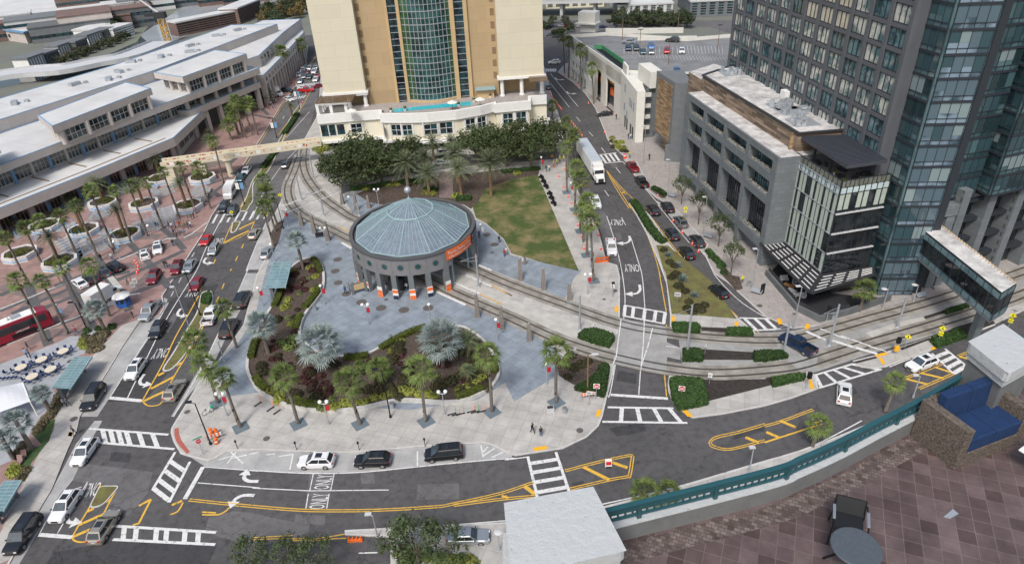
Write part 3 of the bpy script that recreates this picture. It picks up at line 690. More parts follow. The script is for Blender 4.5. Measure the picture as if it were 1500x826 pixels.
mh=MB()
def lid(k,x,y,r,z=KZ+.022):
 p=g(k,x,y,z);mh.lathe((p.x,p.y,z-.01),[(r,0),(r,.01),(r*.8,.012)],16)
for a in((490,708,.85),(476,775,.85)):lid('B2',*a)
for a in((493,55,.8),(627,167,.9),(741,200,.9),(872,212,.9),(1012,200,.9),(770,153,.35),(540,120,.8)):lid('C2',*a)
for a in(('B2',1351,565,.8),('B2',1396,622,.8),('B2',1382,668,.35),('H7',190,337,.4),('H7',1105,645,.45),('D3',430,55,.45),('C3',634,101,.35),('C3',570,150,.3),('C3',1467,187,.45),('C4',172,235,.3),('C4',968,85,.35),('C4',460,240,.3),('F6',806,227,.45),('F7',850,105,.5),('C4',835,560,.4)):lid(*a)
ground('manhole_covers',mh,M['manhole'])
class Fr:
 0
 def __init__(s,o,q):
  s.o=Vector((o[0],o[1],0));d=Vector((q[0]-o[0],q[1]-o[1],0));s.len=d.length;s.u=d.normalized();s.n=Vector((s.u.y,-s.u.x,0))
 def P(s,a,b,z):return s.o+s.u*a+s.n*b+Vector((0,0,z))
 def box(s,mb,a0,a1,b0,b1,z0,z1,m=0):mb.obox(s.P(a0,b0,z0),s.u*(a1-a0),s.n*(b1-b0),(0,0,z1-z0),m)
def window_unit(fr,a0,a1,z0,z1,b,name,parent,glassm,framem,nx=2,nz=1,fw=.12,reveal=.10):
 w=MB();fr.box(w,a0,a1,b-.05,b+.02,z0,z1,0)
 for i in range(nx+1):
  x=a0+(a1-a0)*i/nx;fr.box(w,x-fw/2,x+fw/2,b-.04,b+reveal,z0-fw/2,z1+fw/2,1)
 for j in range(nz+1):
  z=z0+(z1-z0)*j/nz;fr.box(w,a0+fw/2,a1-fw/2,b-.04,b+reveal-.012,z-fw/2,z+fw/2,1)
 return w.build(name,[glassm,framem],parent)
def curtain(mb,fr,a0,a1,z0,z1,nx,zs,b=0,gm=0,fm=1,fw=.10,rev=.10,fh=None):
 0
 fr.box(mb,a0,a1,b-.25,b,z0,z1,gm)
 for i in range(nx+1):
  x=a0+(a1-a0)*i/nx;fr.box(mb,x-fw/2,x+fw/2,b-.1,b+rev,z0,z1,fm)
 for z in zs:fr.box(mb,a0,a1,b-.1,b+rev+.015,z-(fh or fw)/2,z+(fh or fw)/2,fm)
def nearest(poly,p):
 best=None
 for i in range(len(poly)-1):
  a=Vector(poly[i][:2]);b=Vector(poly[i+1][:2]);d=b-a;t=max(0,min(1,(Vector(p[:2])-a).dot(d)/d.length_squared));q=a+d*t
  k=(q-Vector(p[:2])).length
  if best is None or k<best[0]:best=(k,i,t*d.length)
 return best[1],best[2]
ht=thing('hotel_building','cream and tan hotel tower with a curved green glass bay above a white terrace podium','hotel',(-18,178,0))
FH=Fr((-46.8,177.6),(11.7,181.2));TOPZ=96;FL=3.2;DK=9.2
m=MB()
FH.box(m,0,11,-34,0,DK+4.1,TOPZ);FH.box(m,46.5,58.5,-34,0,DK+5.0,TOPZ);m.each('wing_wall',M['stuccopanel'],ht)
m=MB();FH.box(m,11,19.0,-30,-2.2,DK,TOPZ);FH.box(m,39.2,46.5,-30,-2.2,DK,TOPZ);FH.box(m,22.2,34.8,-30,-3.2,DK,TOPZ);FH.box(m,1.5,11,-28,-4,DK,DK+4.2);FH.box(m,46.5,57,-28,-5,DK,DK+5.1);m.build('recessed_wall',M['tanpanel'],ht)
m=MB();FH.box(m,11.05,19.0,-2.3,-2.15,DK,DK+3.4);FH.box(m,39.2,46.45,-2.3,-2.15,DK,DK+3.4);m.each('base_course',M['tan_dark'],ht)
m=MB()
for a0,a1,b in((18.5,19.2,-1.5),(21.4,22.2,-1.2),(34.8,35.9,-1.2),(38.3,39.3,-1.5)):FH.box(m,a0,a1,-4,b,DK,TOPZ)
m.each('pilaster',M['tan'],ht)
for a0,a1 in((19.2,21.4),(35.9,38.3)):
 m=MB();curtain(m,FH,a0,a1,DK+.4,TOPZ,1,[DK+.4+1.6*i for i in range(50)],-2.0,0,1,.06,.08,.16);m.build('strip_window',[M['stripglass'],M['galv']],ht)
def bay_arc(t):
 a=22.2+12.6*t;return a,-1.7+2.1*math.sin(math.pi*t)
m=MB();NB=12
for i in range(NB):
 a0,b0=bay_arc(i/NB);a1,b1=bay_arc((i+1)/NB);gi=2 if i in(0,1,NB-1)else 0
 m.quad(FH.P(a0,b0,DK+.6),FH.P(a1,b1,DK+.6),FH.P(a1,b1,TOPZ),FH.P(a0,b0,TOPZ),gi)
for i in range(NB+1):
 a,b=bay_arc(i/NB);FH.box(m,a-.07,a+.07,b-.05,b+.12,DK+.6,TOPZ,1)
z=DK+.6
while z<TOPZ:
 for i in range(NB):
  a0,b0=bay_arc(i/NB);a1,b1=bay_arc((i+1)/NB);p=FH.P(a0,b0,z-.06);q=FH.P(a1,b1,z-.06)
  m.obox(p-FH.n*.05,q-p,FH.n*.19,(0,0,.12 if(round((z-DK-.6)/1.6)%2)else .2),1)
 z+=1.6
m.build('glass_bay',[M['hotelglass'],M['galv'],M['hotelgreen']],ht)
m=MB();P=[FH.P(*bay_arc(i/NB),0)for i in range(NB+1)];m.prism([p+FH.n*.5 for p in P]+[FH.P(34.8,-3,0),FH.P(22.2,-3,0)],DK+.02,DK+.6);m.build('bay_sill',M['tan'],ht)
vp=None
for k in range(22):
 for a in(11.25,45.15):
  if k<20:
   m=MB();FH.box(m,a,a+1.0,-2.25,-2.12,DK+4.6+FL*k,DK+6.3+FL*k);m.build('vent_panel',M['brownpanel'],ht)
PF=[(-47.9,165.4),(-40.2,166.2),(-31.6,166.8),(-31.0,163.7),(-25,162.4),(-19,162.0),(-12,162.8),(-6,165.2),(-1.8,168.0),(-1.7,166.6),(7,167.6),(7.2,171.8),(11.9,172)]
PF=[(x_,y_+5.2)for x_,y_ in PF]
PB=PF+[(12.4,206),(-46.5,206)]
def inset(poly,d):return[Vector((p[0],p[1]+d,0))for p in poly]
m=MB();m.prism([Vector((p[0],p[1],0))for p in PB],2.6,DK);m.build('podium_wall',M['creamlight'],ht)
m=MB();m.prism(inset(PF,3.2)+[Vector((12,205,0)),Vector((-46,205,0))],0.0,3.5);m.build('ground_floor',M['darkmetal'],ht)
m=MB()
for p in PF[::2]:m.box(p[0]+.4,p[1]+.8,.1,.9,.9,3.4)
m.each('podium_column',M['offwhite'],ht)
pv=[Vector((p[0],p[1],0))for p in PF]
m=MB();m.wall(offs(pv,-.15),.75,8.1,10.1);m.wall(offs(pv,-.3),.5,7.75,8.1);m.wall(offs(pv,-.25),.7,2.4,3.1);m.build('parapet',M['white'],ht)
m=MB();q=offs(pv,.5);m.wall(q[2:9],.5,DK,DK+.55);m.build('planter_wall',M['wicker'],ht)
def podium_window(k,x0,x1,y0,y1,name='window',gm='stripglass',nx=2,nz=2,trim=True):
 c=g(k,(x0+x1)/2,(y0+y1)/2,5.9);i,a=nearest(PF,c);fr=Fr(PF[i],PF[i+1]);wd=(x1-x0)/4.9/TL[k][2]*3.9342/.94;hh=(y1-y0)/3.9342/4.6*3.9342/TL[k][2]*1.08
 w=max(1.2,wd/3.9342*3.9342*.98)
 w=(x1-x0)/TL[k][2]/5.05;h_=(y1-y0)/TL[k][2]/4.75
 o=window_unit(fr,a-w/2,a+w/2,5.75-h_/2,5.75+h_/2,.02,name,ht,M[gm],M['white'],nx,nz,.10,.08)
 if trim:
  t=MB();fr.box(t,a-w/2-.45,a-w/2-.1,-.02,.22,3.9,7.7);fr.box(t,a+w/2+.1,a+w/2+.45,-.02,.22,3.9,7.7);t.each('window_surround',M['white'],o)
for x0,x1,y0,y1 in((288,342,190,235),(367,424,180,232),(517,570,180,233),(592,642,170,222),(718,784,162,214),(808,872,152,208),(950,1000,132,187),(1022,1070,125,178),(1165,1217,92,147),(1240,1293,85,143)):podium_window('E6',x0,x1,y0,y1)
for x0,x1,y0,y1 in((112,150,200,258),(160,195,192,248),(207,248,187,240)):podium_window('E6',x0,x1,y0,y1,'opening','stripglass',1,1,False)
m=MB()
for a,b in((1.0,2.2),(6.0,2.2),(10.4,2.2)):
 for bb in(-.8,):p=FH.P(a,bb,0);m.lathe((p.x,p.y,0),[(.75,DK),(.75,DK+.3),(.55,DK+.4),(.5,DK+3.6),(.7,DK+3.8),(.7,DK+4.1)],12)
for a in(47.2,52.5,58):p=FH.P(a,-.8,0);m.lathe((p.x,p.y,0),[(.75,DK),(.75,DK+.3),(.55,DK+.4),(.5,DK+4.5),(.7,DK+4.7),(.7,DK+5)],12)
m.each('terrace_column',M['white'],ht)
m=MB();FH.box(m,-.5,11.5,-5,.45,DK+3.7,DK+4.3);FH.box(m,-.3,11.3,-5,.25,DK+3.2,DK+3.7);FH.box(m,46,59,-5,.45,DK+4.6,DK+5.2);m.build('cornice',M['white'],ht)
m=MB()
for x in(-47.6,-44.2,-40.5):m.box(x,171.6+(x+47.6)*.12,DK,.75,.75,3.1)
for y in(173.5,176,178):m.box(-47.4,y,DK,.6,.6,3.1)
m.box(-44,171.9,DK+2.9,8.2,.5,.5);m.box(-47.4,175,DK+2.9,.5,6.5,.5)
m.each('pergola_post',M['white'],ht)
m=MB()
for i in range(24):m.box(-47.9+i*.4,174.6,DK+3.55,.14,7.4,.2)
for y in(172,174,176,177.6):m.box(-43.4,y,DK+3.4,9.8,.2,.15)
m.build('pergola',M['brownpanel'],ht);m=MB()
for i in range(18):m.box(7.6+i*.27,178.0,DK+4.9,.12,5,.25)
for y in(176,179.8):m.box(9.9,y,DK+4.75,5.2,.2,.15)
m.build('pergola',M['brownpanel'],ht)
m=MB();m.sheet([Vector((p[0],p[1],0))for p in PB],DK+.01);m.build('pool_deck',M['tanpave'],ht)
m=MB();m.sheet(W(DK+.05,'A2',808,650,808,628,930,618,1100,600,1262,585,1262,608,1195,613,930,637),DK+.05);m.build('swimming_pool',M['poolwater'],ht)
m=MB();c=g('A2',1340,505,DK+2.6);m.box(c.x,c.y,DK,4.6,2.4,2.3,.06,0);m.box(c.x,c.y-.3,DK+2.35,5.4,3.6,.18,.06,1);m.build('pool_bar',[M['tan'],M['tealframe']],ht)
m=MB();m.box(-14,167.6,2.3,14,3.2,.5);m.build('entrance_canopy',M['white'],ht)
m=MB();m.text('EMBASSY SUITES',(-10.5,165.9,2.85),(1,0,0),(0,0,1),.8,0,.02);m.build('sign_lettering',M['black'],ht)
def umbrella(k,x,y,label,m_='offwhite',r=1.4,z0=DK):
 p=g(k,x,y,z0+2.0);t=thing('parasol',label,'parasol',(p.x,p.y,z0),0,'parasols on the hotel pool deck')
 a=MB();a.lathe((p.x,p.y,z0),[(r,2.0),(r*.95,2.08),(.05,2.6)],8);a.build('canopy',M[m_],t)
 a=MB();a.bar((p.x,p.y,z0),(p.x,p.y,z0+2.2),.04);a.build('pole',M['wicker'],t)
umbrella('A2',568,640,'cream parasol on the hotel terrace under the pergola corner');umbrella('A2',1150,592,'cream parasol at the far edge of the turquoise pool');umbrella('A2',1310,575,'cream parasol beside the teal roofed pool bar')
def small_palm_pot(k,x,y,z0,label):
 p=g(k,x,y,z0);t=thing('potted_plant',label,'plant',(p.x,p.y,z0),0,'potted plants on the hotel pool deck')
 a=MB();a.lathe((p.x,p.y,z0),[(.3,0),(.4,.6),(.36,.62)],8);a.build('pot',M['white'],t)
 a=MB()
 for i in range(40):
  an=random.uniform(0,6.28);e=random.uniform(.3,1.2);l=random.uniform(.6,1.1);d=Vector((math.cos(an)*math.cos(e),math.sin(an)*math.cos(e),math.sin(e)));s_=d.cross(Vector((0,0,1))).normalized()*.10;o_=Vector((p.x,p.y,z0+.6))
  a.add([o_,o_+d*l*.5+s_,o_+d*l,o_+d*l*.5-s_],((0,1,2,3),))
 a.build('leaves',M['leaf_fan'],t)
for i,(x,y)in enumerate(((540,655),(798,648),(880,640),(1188,615),(1275,590),(1370,565))):small_palm_pot('A2',x,y,DK,ORD[i]+' potted palm from the left along the hotel pool terrace')
CO=Vector((-109.267,132.506,0));CU=Vector((.47575,.87958,0));CV=Vector((.87958,-.47575,0))
def C(u,v,z=0):return CO+CU*u+CV*v+Vector((0,0,z))
def CP(*uv):return[C(uv[i],uv[i+1])for i in range(0,len(uv),2)]
cc=thing('convention_center','long low pinkish beige convention hall with pale roofs and blue trim beside the river','convention hall',tuple(C(20,-15)))
def slab(name,pts,z0,z1,m_='convwall',top='convroof',trim=True,parent=None):
 parent=parent or cc
 b=MB();b.prism(pts,z0,z1,0,1);o=b.build(name,[M[m_],M[top]],parent)
 if trim:
  P=[Vector((p.x,p.y,z1))for p in pts]
  if area2(P)<0:P.reverse()
  t=MB();t.wall(offs(P,.14,True),.22,z1,z1+.14,0,True);t.build('blue_trim',M['bluetrim'],o)
 return o
def cfr(u0,v0,u1,v1):
 a,b=C(u0,v0),C(u1,v1);f=Fr(a,b)
 if f.n.dot(CV)<0:f=Fr(b,a)
 return f
slab('main_hall',CP(-90,-10,20,-25.5,66,-28.8,134,-43.8,128,-62,68,-49,32,-46.5,-90,-34),0,15.6,'convpanel')
slab('terrace_roof',CP(-90,10,10,-2.2,21.8,-3.2,60,-6.0,88,-8.4,90,-24,66,-28.7,20,-25.4,-90,-9.9),11.0,12.7)
slab('canopy',CP(-90,6,20,5.8,43,4.6,64.5,-8.2,62,-12,35,-8,-90,-6),4.8,6.9,'convwall','convroof_white')
b=MB()
for i in range(12):b.box(*C(-60+i*9,-2.0)[:2],6.9,.35,6.5,.12,math.atan2(CV.y,CV.x)-math.pi/2)
b.wall([C(-90,3.6),C(20,3.4),C(42,2.6)],.25,6.9,7.02);b.build('roof_gutter',M['brownpanel'],cc)
W2=[(-90,2),(-20,-3),(4,-4.6),(35,-7.6),(64,-11)]
for i in range(len(W2)-1):
 f=cfr(*W2[i],*W2[i+1]);b=MB();f.box(b,0,f.len,-3,-.2,6.9,11,0);b.build('upper_wall',M['convwall'],cc)
 n=max(1,round(f.len/4.6));st=f.len/n
 for k in range(n):
  a=k*st
  if W2[i][0]<-60:continue
  window_unit(f,a+.35,a+st-.35,7.4,10.8,0,'window',cc,M['convglass'],M['convwall'],4,2,.12)
  c=MB();f.box(c,a+st-.3,a+st+.3,-.2,.35,6.95,11,0 if k%2 else 1);c.build('pier',[M['convwall'],M['bluetrim']],cc)
f=cfr(-90,0,47,0)
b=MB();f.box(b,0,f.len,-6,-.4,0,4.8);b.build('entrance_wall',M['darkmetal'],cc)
n=15
for k in range(n):
 a=f.len-2-(k+1)*7.6
 if f.P(a+3,0,0).y<105:continue
 o=None
 b=MB();f.box(b,a+.2,a+6.4,-.5,.05,3.0,4.2,0);f.box(b,a+2.95,a+3.65,-.5,.08,.14,3.0,0);o=b.build('door_frame',M['bluetrim'],cc)
 for s in(0,3.4):window_unit(f,a+.4+s,a+2.9+s,.3,2.9,0,'door',o,M['darkglass'],M['pink'],3,1,.16,.08)
 b=MB();f.box(b,a+6.4,a+7.6,-.5,.7,0,4.8);b.build('entrance_pier',M['convwall'],cc)
f=cfr(47,0,62,-10);b=MB();f.box(b,-1,f.len,-5,-.2,0,4.9);b.build('corner_wall',M['convwall'],cc)
for k in range(4):window_unit(f,.8+k*4.2,4.2+k*4.2,1.6,4.2,-.15,'window',cc,M['convglass'],M['convwall'],3,1,.14)
def pavilion(q):
 P=CP(*q);o=slab('pavilion_roof',P,15.9,17.5);cx=sum((p for p in P),Vector())/4
 Q=[p.lerp(cx,.13)+CV*(.2)for p in P]
 b=MB();b.prism(Q,12.7,15.9);b.build('pavilion_wall',M['convwall'],o)
 for i in range(4):
  a,c=Q[i],Q[(i+1)%4]
  f=Fr(a,c)
  mid=(a+c)/2
  if f.n.dot(mid-cx)<0:f=Fr(c,a)
  if f.n.dot(CV)<-.5:continue
  n=max(1,round(f.len/(6.2 if f.len>15 else 4)));st=f.len/n
  for k in range(n):
   window_unit(f,k*st+.5,(k+1)*st-.5,12.95,15.7,.02,'window',o,M['convglass'],M['convwall'],4,2,.13)
   c_=MB();p=f.P((k+1)*st,.25,0);c_.lathe((p.x,p.y,12.7),[(.55,0),(.55,3.2)],10);c_.build('round_column',M['convwall'],o)
pavilion((22,-12,17.8,0.2,47.8,-5,50,-18));pavilion((60,-19.5,58.6,-6,85.5,-9.6,86.5,-24.5));pavilion((-24,-5,-30,7,5.5,1.2,8.5,-8))
slab('balcony',CP(58,-6.4,88,-9.6,89,-16,56,-14),6.6,8.4)
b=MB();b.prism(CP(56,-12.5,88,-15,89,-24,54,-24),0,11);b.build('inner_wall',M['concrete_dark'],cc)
f=cfr(58,-7,88,-9.6)
for k in range(6):
 a=1+k*5.6;p=f.P(a,-.9,0);b=MB();b.lathe((p.x,p.y,8.4),[(.65,0),(.65,2.7)],10);b.build('round_column',M['convwall'],cc)
 b=MB();f.box(b,a-.6,a+.6,-1.6,-.4,0,6.6);b.build('tall_column',M['convwall'],cc)
WG=CP(91.5,-11.2,115,-25,149.3,-46,156,-52,150,-68,128,-60,100,-40,89,-24)
o=slab('street_wing',CP(90.2,-19.8,100.2,-20.4,133,-40.3,156.5,-52.8,150,-68,128,-62,100,-42,88.5,-34),9.3,13.0,'convpanel')
slab('wing_base',WG,6.2,9.3,'convpanel')
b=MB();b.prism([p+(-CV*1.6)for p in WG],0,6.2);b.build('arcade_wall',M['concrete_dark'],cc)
for(u0,v0,u1,v1,n)in((91.5,-11.2,115,-25,7),(115,-25,149.3,-46,11)):
 f=cfr(u0,v0,u1,v1);st=f.len/n
 for k in range(n):
  c_=MB();f.box(c_,k*st,k*st+1.1,-1.7,.06,0,6.2);c_.build('arcade_pier',M['convwall'],cc)
  window_unit(f,k*st+1.4,(k+1)*st-.5,7.1,8.3,.01,'window',cc,M['convglass'],M['convwall'],2,1,.1)
f=cfr(91,-20.2,100,-20.4)
for(u0,v0,u1,v1,n)in((100.2,-20.4,133,-40.3,9),):
 f=cfr(u0,v0,u1,v1);st=f.len/n
 for k in range(4):window_unit(f,k*st+.5,(k+1)*st-1.0,9.9,12.2,.01,'window',cc,M['convglass'],M['convwall'],1,2,.1)
sm_=MB()
for u in range(-60,130,9):v0=-25-(u-20)*.055 if u<66 else-28.5-(u-66)*.225;sm_.strip([C(u,v0-.6,15.61),C(u-1,v0-17,15.61)],.12,15.612)
for u in range(-60,86,7):v0=-3.2-(u-22)*.07;sm_.strip([C(u,v0-.5,12.71),C(u-1,v0-17,12.71)],.10,12.712)
sm_.build('roof_seam',M['galv'],cc)
for u,v in((5,-32),(30,-36),(48,-38),(62,-38),(80,-42),(95,-46),(110,-50),(-20,-25),(18,-40),(55,-33),(72,-46),(88,-38),(120,-50)):
 b=MB();p=C(u,v);b.box(p.x,p.y,15.6,3,1.4,.9,.3+u);b.box(p.x+2,p.y+2,15.6,1,1,.6,u);b.build('roof_unit',M['galv'],cc)
def steps(q,n,rise,label):
 0
 a,b,c,d=W(KZ,*q);t=MB()
 for i in range(n):
  p,r=a.lerp(d,i/n),b.lerp(c,i/n);z=KZ+.012+rise*(i+1)
  P=[p,r,c,d];t.prism([Vector((x.x,x.y,0))for x in P],KZ+.01+rise*i,z,0)
  e=.12/max(.2,(d-a).length/n);p2,r2=a.lerp(d,(i+e)/n),b.lerp(c,(i+e)/n)
  t.quad(Vector((p.x,p.y,z+.006)),Vector((r.x,r.y,z+.006)),Vector((r2.x,r2.y,z+.006)),Vector((p2.x,p2.y,z+.006)),1)
 o=t.build('steps',[M['greystep'],M['band']]);tag(o,label,'steps','steps on the pink plaza')
 h=MB();nr=2
 for k in range(nr):
  s=(k+.5)/nr;p,r=a.lerp(b,s),d.lerp(c,s);up=Vector((0,0,.9));p=p+Vector((0,0,.05));r=r+Vector((0,0,rise*n))
  h.bar(p,p+up,.03,n=5);h.bar(r,r+up,.03,n=5);h.bar(p+up,r+up,.045,n=5)
 h.build('handrail',M['railblue'],o);ORG[o.name]=(0,0,0)
mk('railblue',(.18,.42,.72),.5,.04,1)
M['greystep']=mat('greystep',(.36,.34,.33),.85,.12,1.2)
SL=[(('F3',190,460,330,350,225,120,0,215),9,.06,'broad pale flight of steps nearest the white sedan, lowest on the plaza'),(('F3',300,380,470,300,240,-20,120,30),9,.06,'flight of steps between two octagonal planters above the parked grey cars'),(('F3',440,345,650,255,590,130,370,215),8,.06,'flight of steps with blue rails just above the black van'),(('F3',640,260,770,200,700,120,570,170),8,.06,'flight of steps left of the planter by the white police cars'),(('F3',940,130,1220,20,1140,-70,900,0),8,.06,'flight of steps right of the planter, above the waiting crowd'),(('F4',0,390,90,330,30,140,-60,190),8,.06,'flight of steps left of the crowd beside tall fan palms'),(('F4',90,330,240,270,200,100,30,150),8,.06,'flight of steps ending at the planter nearest the crosswalk'),(('F1',690,480,900,390,850,340,650,430),6,.05,'narrow upper steps between planter and doors, beside the thick date palm'),(('F1',990,450,1100,400,1060,300,950,345),6,.05,'upper steps in front of the second pair of blue framed doors'),(('F1',1290,260,1495,170,1460,110,1270,190),6,.05,'upper steps in front of the doors closest to the cream footbridge'),(('F1',180,800,260,770,220,690,150,720),6,.05,'upper steps far left beside the smallest fan palm'),(('F1',640,710,810,700,800,640,640,650),5,.05,'level grey steps joining the two left planters of the middle row'),(('F1',1090,740,1290,740,1290,680,1080,680),5,.05,'level grey steps joining the two right planters of the middle row'),(('F1',1080,600,1290,500,1250,430,1060,540),7,.05,'diagonal steps between back and middle planters by the thin palm'),(('F2',30,690,200,620,170,560,0,640),7,.05,'steps left of the planter with two leaning fan palms'),(('F2',445,740,690,640,650,560,430,650),7,.05,'steps between the two middle planters near the footbridge'),(('F2',640,600,800,560,780,520,620,560),5,.05,'short steps below the planter against the footbridge'),(('F2',860,670,1010,770,1110,610,910,580),9,.05,'dark striped steps with blue rails below the footbridge planter'),(('F2',390,640,440,670,500,580,450,560),7,.05,'narrow dark steps leading down from the bare brown planter'),(('F1',1010,560,1060,580,1160,470,1110,450),7,.05,'narrow dark steps behind the middle planter'),(('F3',120,280,170,310,300,170,250,150),8,.05,'narrow dark striped steps between the two lower left planters'),(('F1',380,800,420,826,470,750,430,740),6,.05,'narrow dark steps beside the lower left planter edge'),]
for s in SL:steps(*s)
def shrub_ball(mb,c,rx,ry,rz,n,s,m=0,flat=.5):
 for _ in range(n):
  th=random.uniform(0,6.283);ph=math.acos(random.uniform(-.15,1));k=random.uniform(.72,1.04)
  d=Vector((math.sin(ph)*math.cos(th),math.sin(ph)*math.sin(th),math.cos(ph)))
  p=Vector(c)+Vector((d.x*rx*k,d.y*ry*k,d.z*rz*k))
  nn=(d+Vector((random.uniform(-.8,.8),random.uniform(-.8,.8),random.uniform(-.3,.8)))).normalized();x=nn.orthogonal().normalized();a=random.uniform(0,3.14)
  y=nn.cross(x);u=(x*math.cos(a)+y*math.sin(a));v=nn.cross(u);w=s*random.uniform(.6,1.3)
  mb.quad(p-u*w-v*w*.6,p+u*w-v*w*.6,p+u*w+v*w*.6,p-u*w+v*w*.6,m)
PLN=[('B1',110,665,'octagonal planter at lower left with two thin palms beside it'),('B1',255,505,'octagonal planter far left in the back row near the doors'),('B1',340,710,'octagonal planter nearest the white sedan with a leaning date palm'),('B1',475,530,'octagonal planter in the middle row with two crossing palm trunks'),('B1',590,372,'octagonal planter in the back row close to the blue doors'),('B1',825,380,'octagonal planter in the middle row with clipped mounds and bare soil'),('B1',715,555,'octagonal planter with lettered rim nearest the black van'),('B1',920,237,'octagonal planter with mostly bare brown soil at the footbridge foot'),('B1',1080,390,'octagonal planter beside the crowd at the crosswalk'),('B1',1163,230,'tall octagonal planter against the footbridge ramp')]
for k,x,y,lab in PLN:
 rz=1.25;c=g(k,x,y,rz);t=thing('planter',lab,'planter',(c.x,c.y,KZ),0,'octagonal planters on the plaza');r=3.05
 if '334' in lab:r=3
 oc=[Vector((c.x+r*math.cos(R(22.5+45*i)+.5),c.y+r*math.sin(R(22.5+45*i)+.5),0))for i in range(8)]
 b=MB();b.wall(oc,.5,KZ,rz+.05,0,True);b.build('rim',M['planterwhite'],t)
 b=MB();b.wall([p+(p-Vector((c.x,c.y,0))).normalized()*.27 for p in oc[4:8]+oc[:1]],.03,KZ+.35,KZ+.55);b.build('blue_band',M['railblue'],t)
 b=MB();b.sheet(oc,rz-.15);b.build('soil',M['mulch'],t)
 b=MB()
 for i in range(9):
  a=random.uniform(0,6.28);q=random.uniform(.5,2.1)
  if 'bare' in lab and i>3:break
  shrub_ball(b,(c.x+q*math.cos(a),c.y+q*math.sin(a),rz-.1),.8,.8,.55,160,.10)
 b.build('shrubs',M['leaf_planter'],t)
fb=thing('footbridge','cream footbridge with red speckled parapets crossing the left street to the hotel','footbridge',(-66,157,0))
A_,B_=Vector((-82.6,153.6,0)),Vector((-46.2,163.4,0));f=Fr(A_,B_)
b=MB();f.box(b,0,f.len,-2.6,.2,4.3,4.9);b.build('deck',M['cream'],fb)
b=MB();f.box(b,0,f.len,.2,.5,4.4,5.9);f.box(b,0,f.len,-2.6,-2.3,4.4,5.9);b.each('parapet',M['cream'],fb)
b=MB()
for i in range(60):a=random.uniform(.5,f.len-.5);z=random.uniform(4.9,5.5);s_=random.uniform(.15,.4);f.box(b,a,a+s_,.5,.53,z,z+s_*.7)
for i in range(50):a=random.uniform(.5,f.len-.5);z=random.uniform(5.6,6.1);s_=random.uniform(.15,.35);f.box(b,a,a+s_,-2.3,-2.27,min(z,5.4),min(z,5.4)+s_*.7)
b.build('red_mosaic',M['red'],fb)
b=MB()
for i in range(7):f.box(b,2+i*5,3+i*5,.5,.54,4.8,5.6)
b.each('white_panel',M['white'],fb)
p=g('F2',1335,460);b=MB();b.lathe((p.x,p.y,0),[(.75,0),(.7,4.0),(1.2,4.4)],12);b.build('pier',M['cream'],fb)
b=MB();f.box(b,0,2.4,-3.3,.3,0,4.4);f.box(b,8.5,9.5,-3,0,0,4.4);b.each('abutment',M['cream'],fb)
b=MB();p0,p1=g('F2',1050,380,KZ),g('F2',1290,290,KZ);f2=Fr(p0,p1);f2.box(b,0,f2.len,-.2,.2,KZ,2.4);f2.box(b,0,f2.len,-6,-.3,KZ,1.2);b.build('ramp_wall',M['convwall'],fb)
ST=(-17.25,107.7);RX,RY=11.1,11.9
st=thing('tram_station','round grey tram station with a faceted blue glass dome and orange banner','station',(ST[0],ST[1],KZ))
def E(th,r=1.0,z=0):return Vector((ST[0]+RX*r*math.cos(th),ST[1]+RY*r*math.sin(th),z))
NS=72;Z0,Z1=4.7,7.9
def ring(mb,ra,rb,z0,z1,th0=0,th1=2*math.pi,m=0,n=NS):
 for i in range(n):
  a,b_=th0+(th1-th0)*i/n,th0+(th1-th0)*(i+1)/n
  mb.add([E(a,rb,z0),E(b_,rb,z0),E(b_,rb,z1),E(a,rb,z1),E(a,ra,z0),E(b_,ra,z0),E(b_,ra,z1),E(a,ra,z1)],((0,1,2,3),(5,4,7,6),(3,2,6,7),(1,0,4,5)),m)
OPEN=[(R(-50),R(-8)),(R(124),R(166))]
for _a,_b in((-8,124),(166,310)):b=MB();ring(b,.955,1.0,Z0,Z1-.25,R(_a),R(_b));b.build('drum_wall',M['drum'],st)
b=MB();ring(b,.955,1.012,Z1-.25,Z1+.12);b.build('roof_rim',M['railgrey'],st)
for s in(0,1):
 th0,th1=OPEN[s];b=MB();ring(b,.965,.99,Z1-1.9,Z1-.25,th0,th1,0,16);b.build('beam',M['concrete_grey'],st)
pier_th=[R(d)for d in(-152,-134,-118,-103,-88,-73,-56,-10,12,40,70,100,122,168,186,200)]
pm={}
for i,th in enumerate(pier_th):
 p=E(th,.98);nrm=Vector((math.cos(th)/RX,math.sin(th)/RY,0)).normalized();tg=Vector((-nrm.y,nrm.x,0))
 b=MB();b.obox(Vector((p.x,p.y,KZ))-tg*.45-nrm*.4,tg*.9,nrm*.8,(0,0,Z0+.05 if i not in(6,7,12,13)else Z1-.5));pr=b.build('pier',M['concrete_grey'],st)
 if R(-160)<th<R(15):
  b=MB();q=Vector((p.x,p.y,KZ))+nrm*.41;b.obox(q-tg*.5,tg*1.0,nrm*.05,(0,0,2.0),0)
  b.obox(q-tg*.48+nrm*.05,tg*.96,nrm*.015,(0,0,.75),2 if i%2 else 1);b.obox(q-tg*.48+nrm*.05+Vector((0,0,1.25)),tg*.96,nrm*.015,(0,0,.6),1 if i not in(2,6)else 0)
  if i in(2,6):b.obox(q-tg*.48+nrm*.05+Vector((0,0,.8)),tg*.96,nrm*.015,(0,0,.55),1)
  b.build('poster',[M['white'],M['orange'],M['navysign']],pr)
mk('portglass',(.02,.07,.075),.1,.1,1,spec=.7)
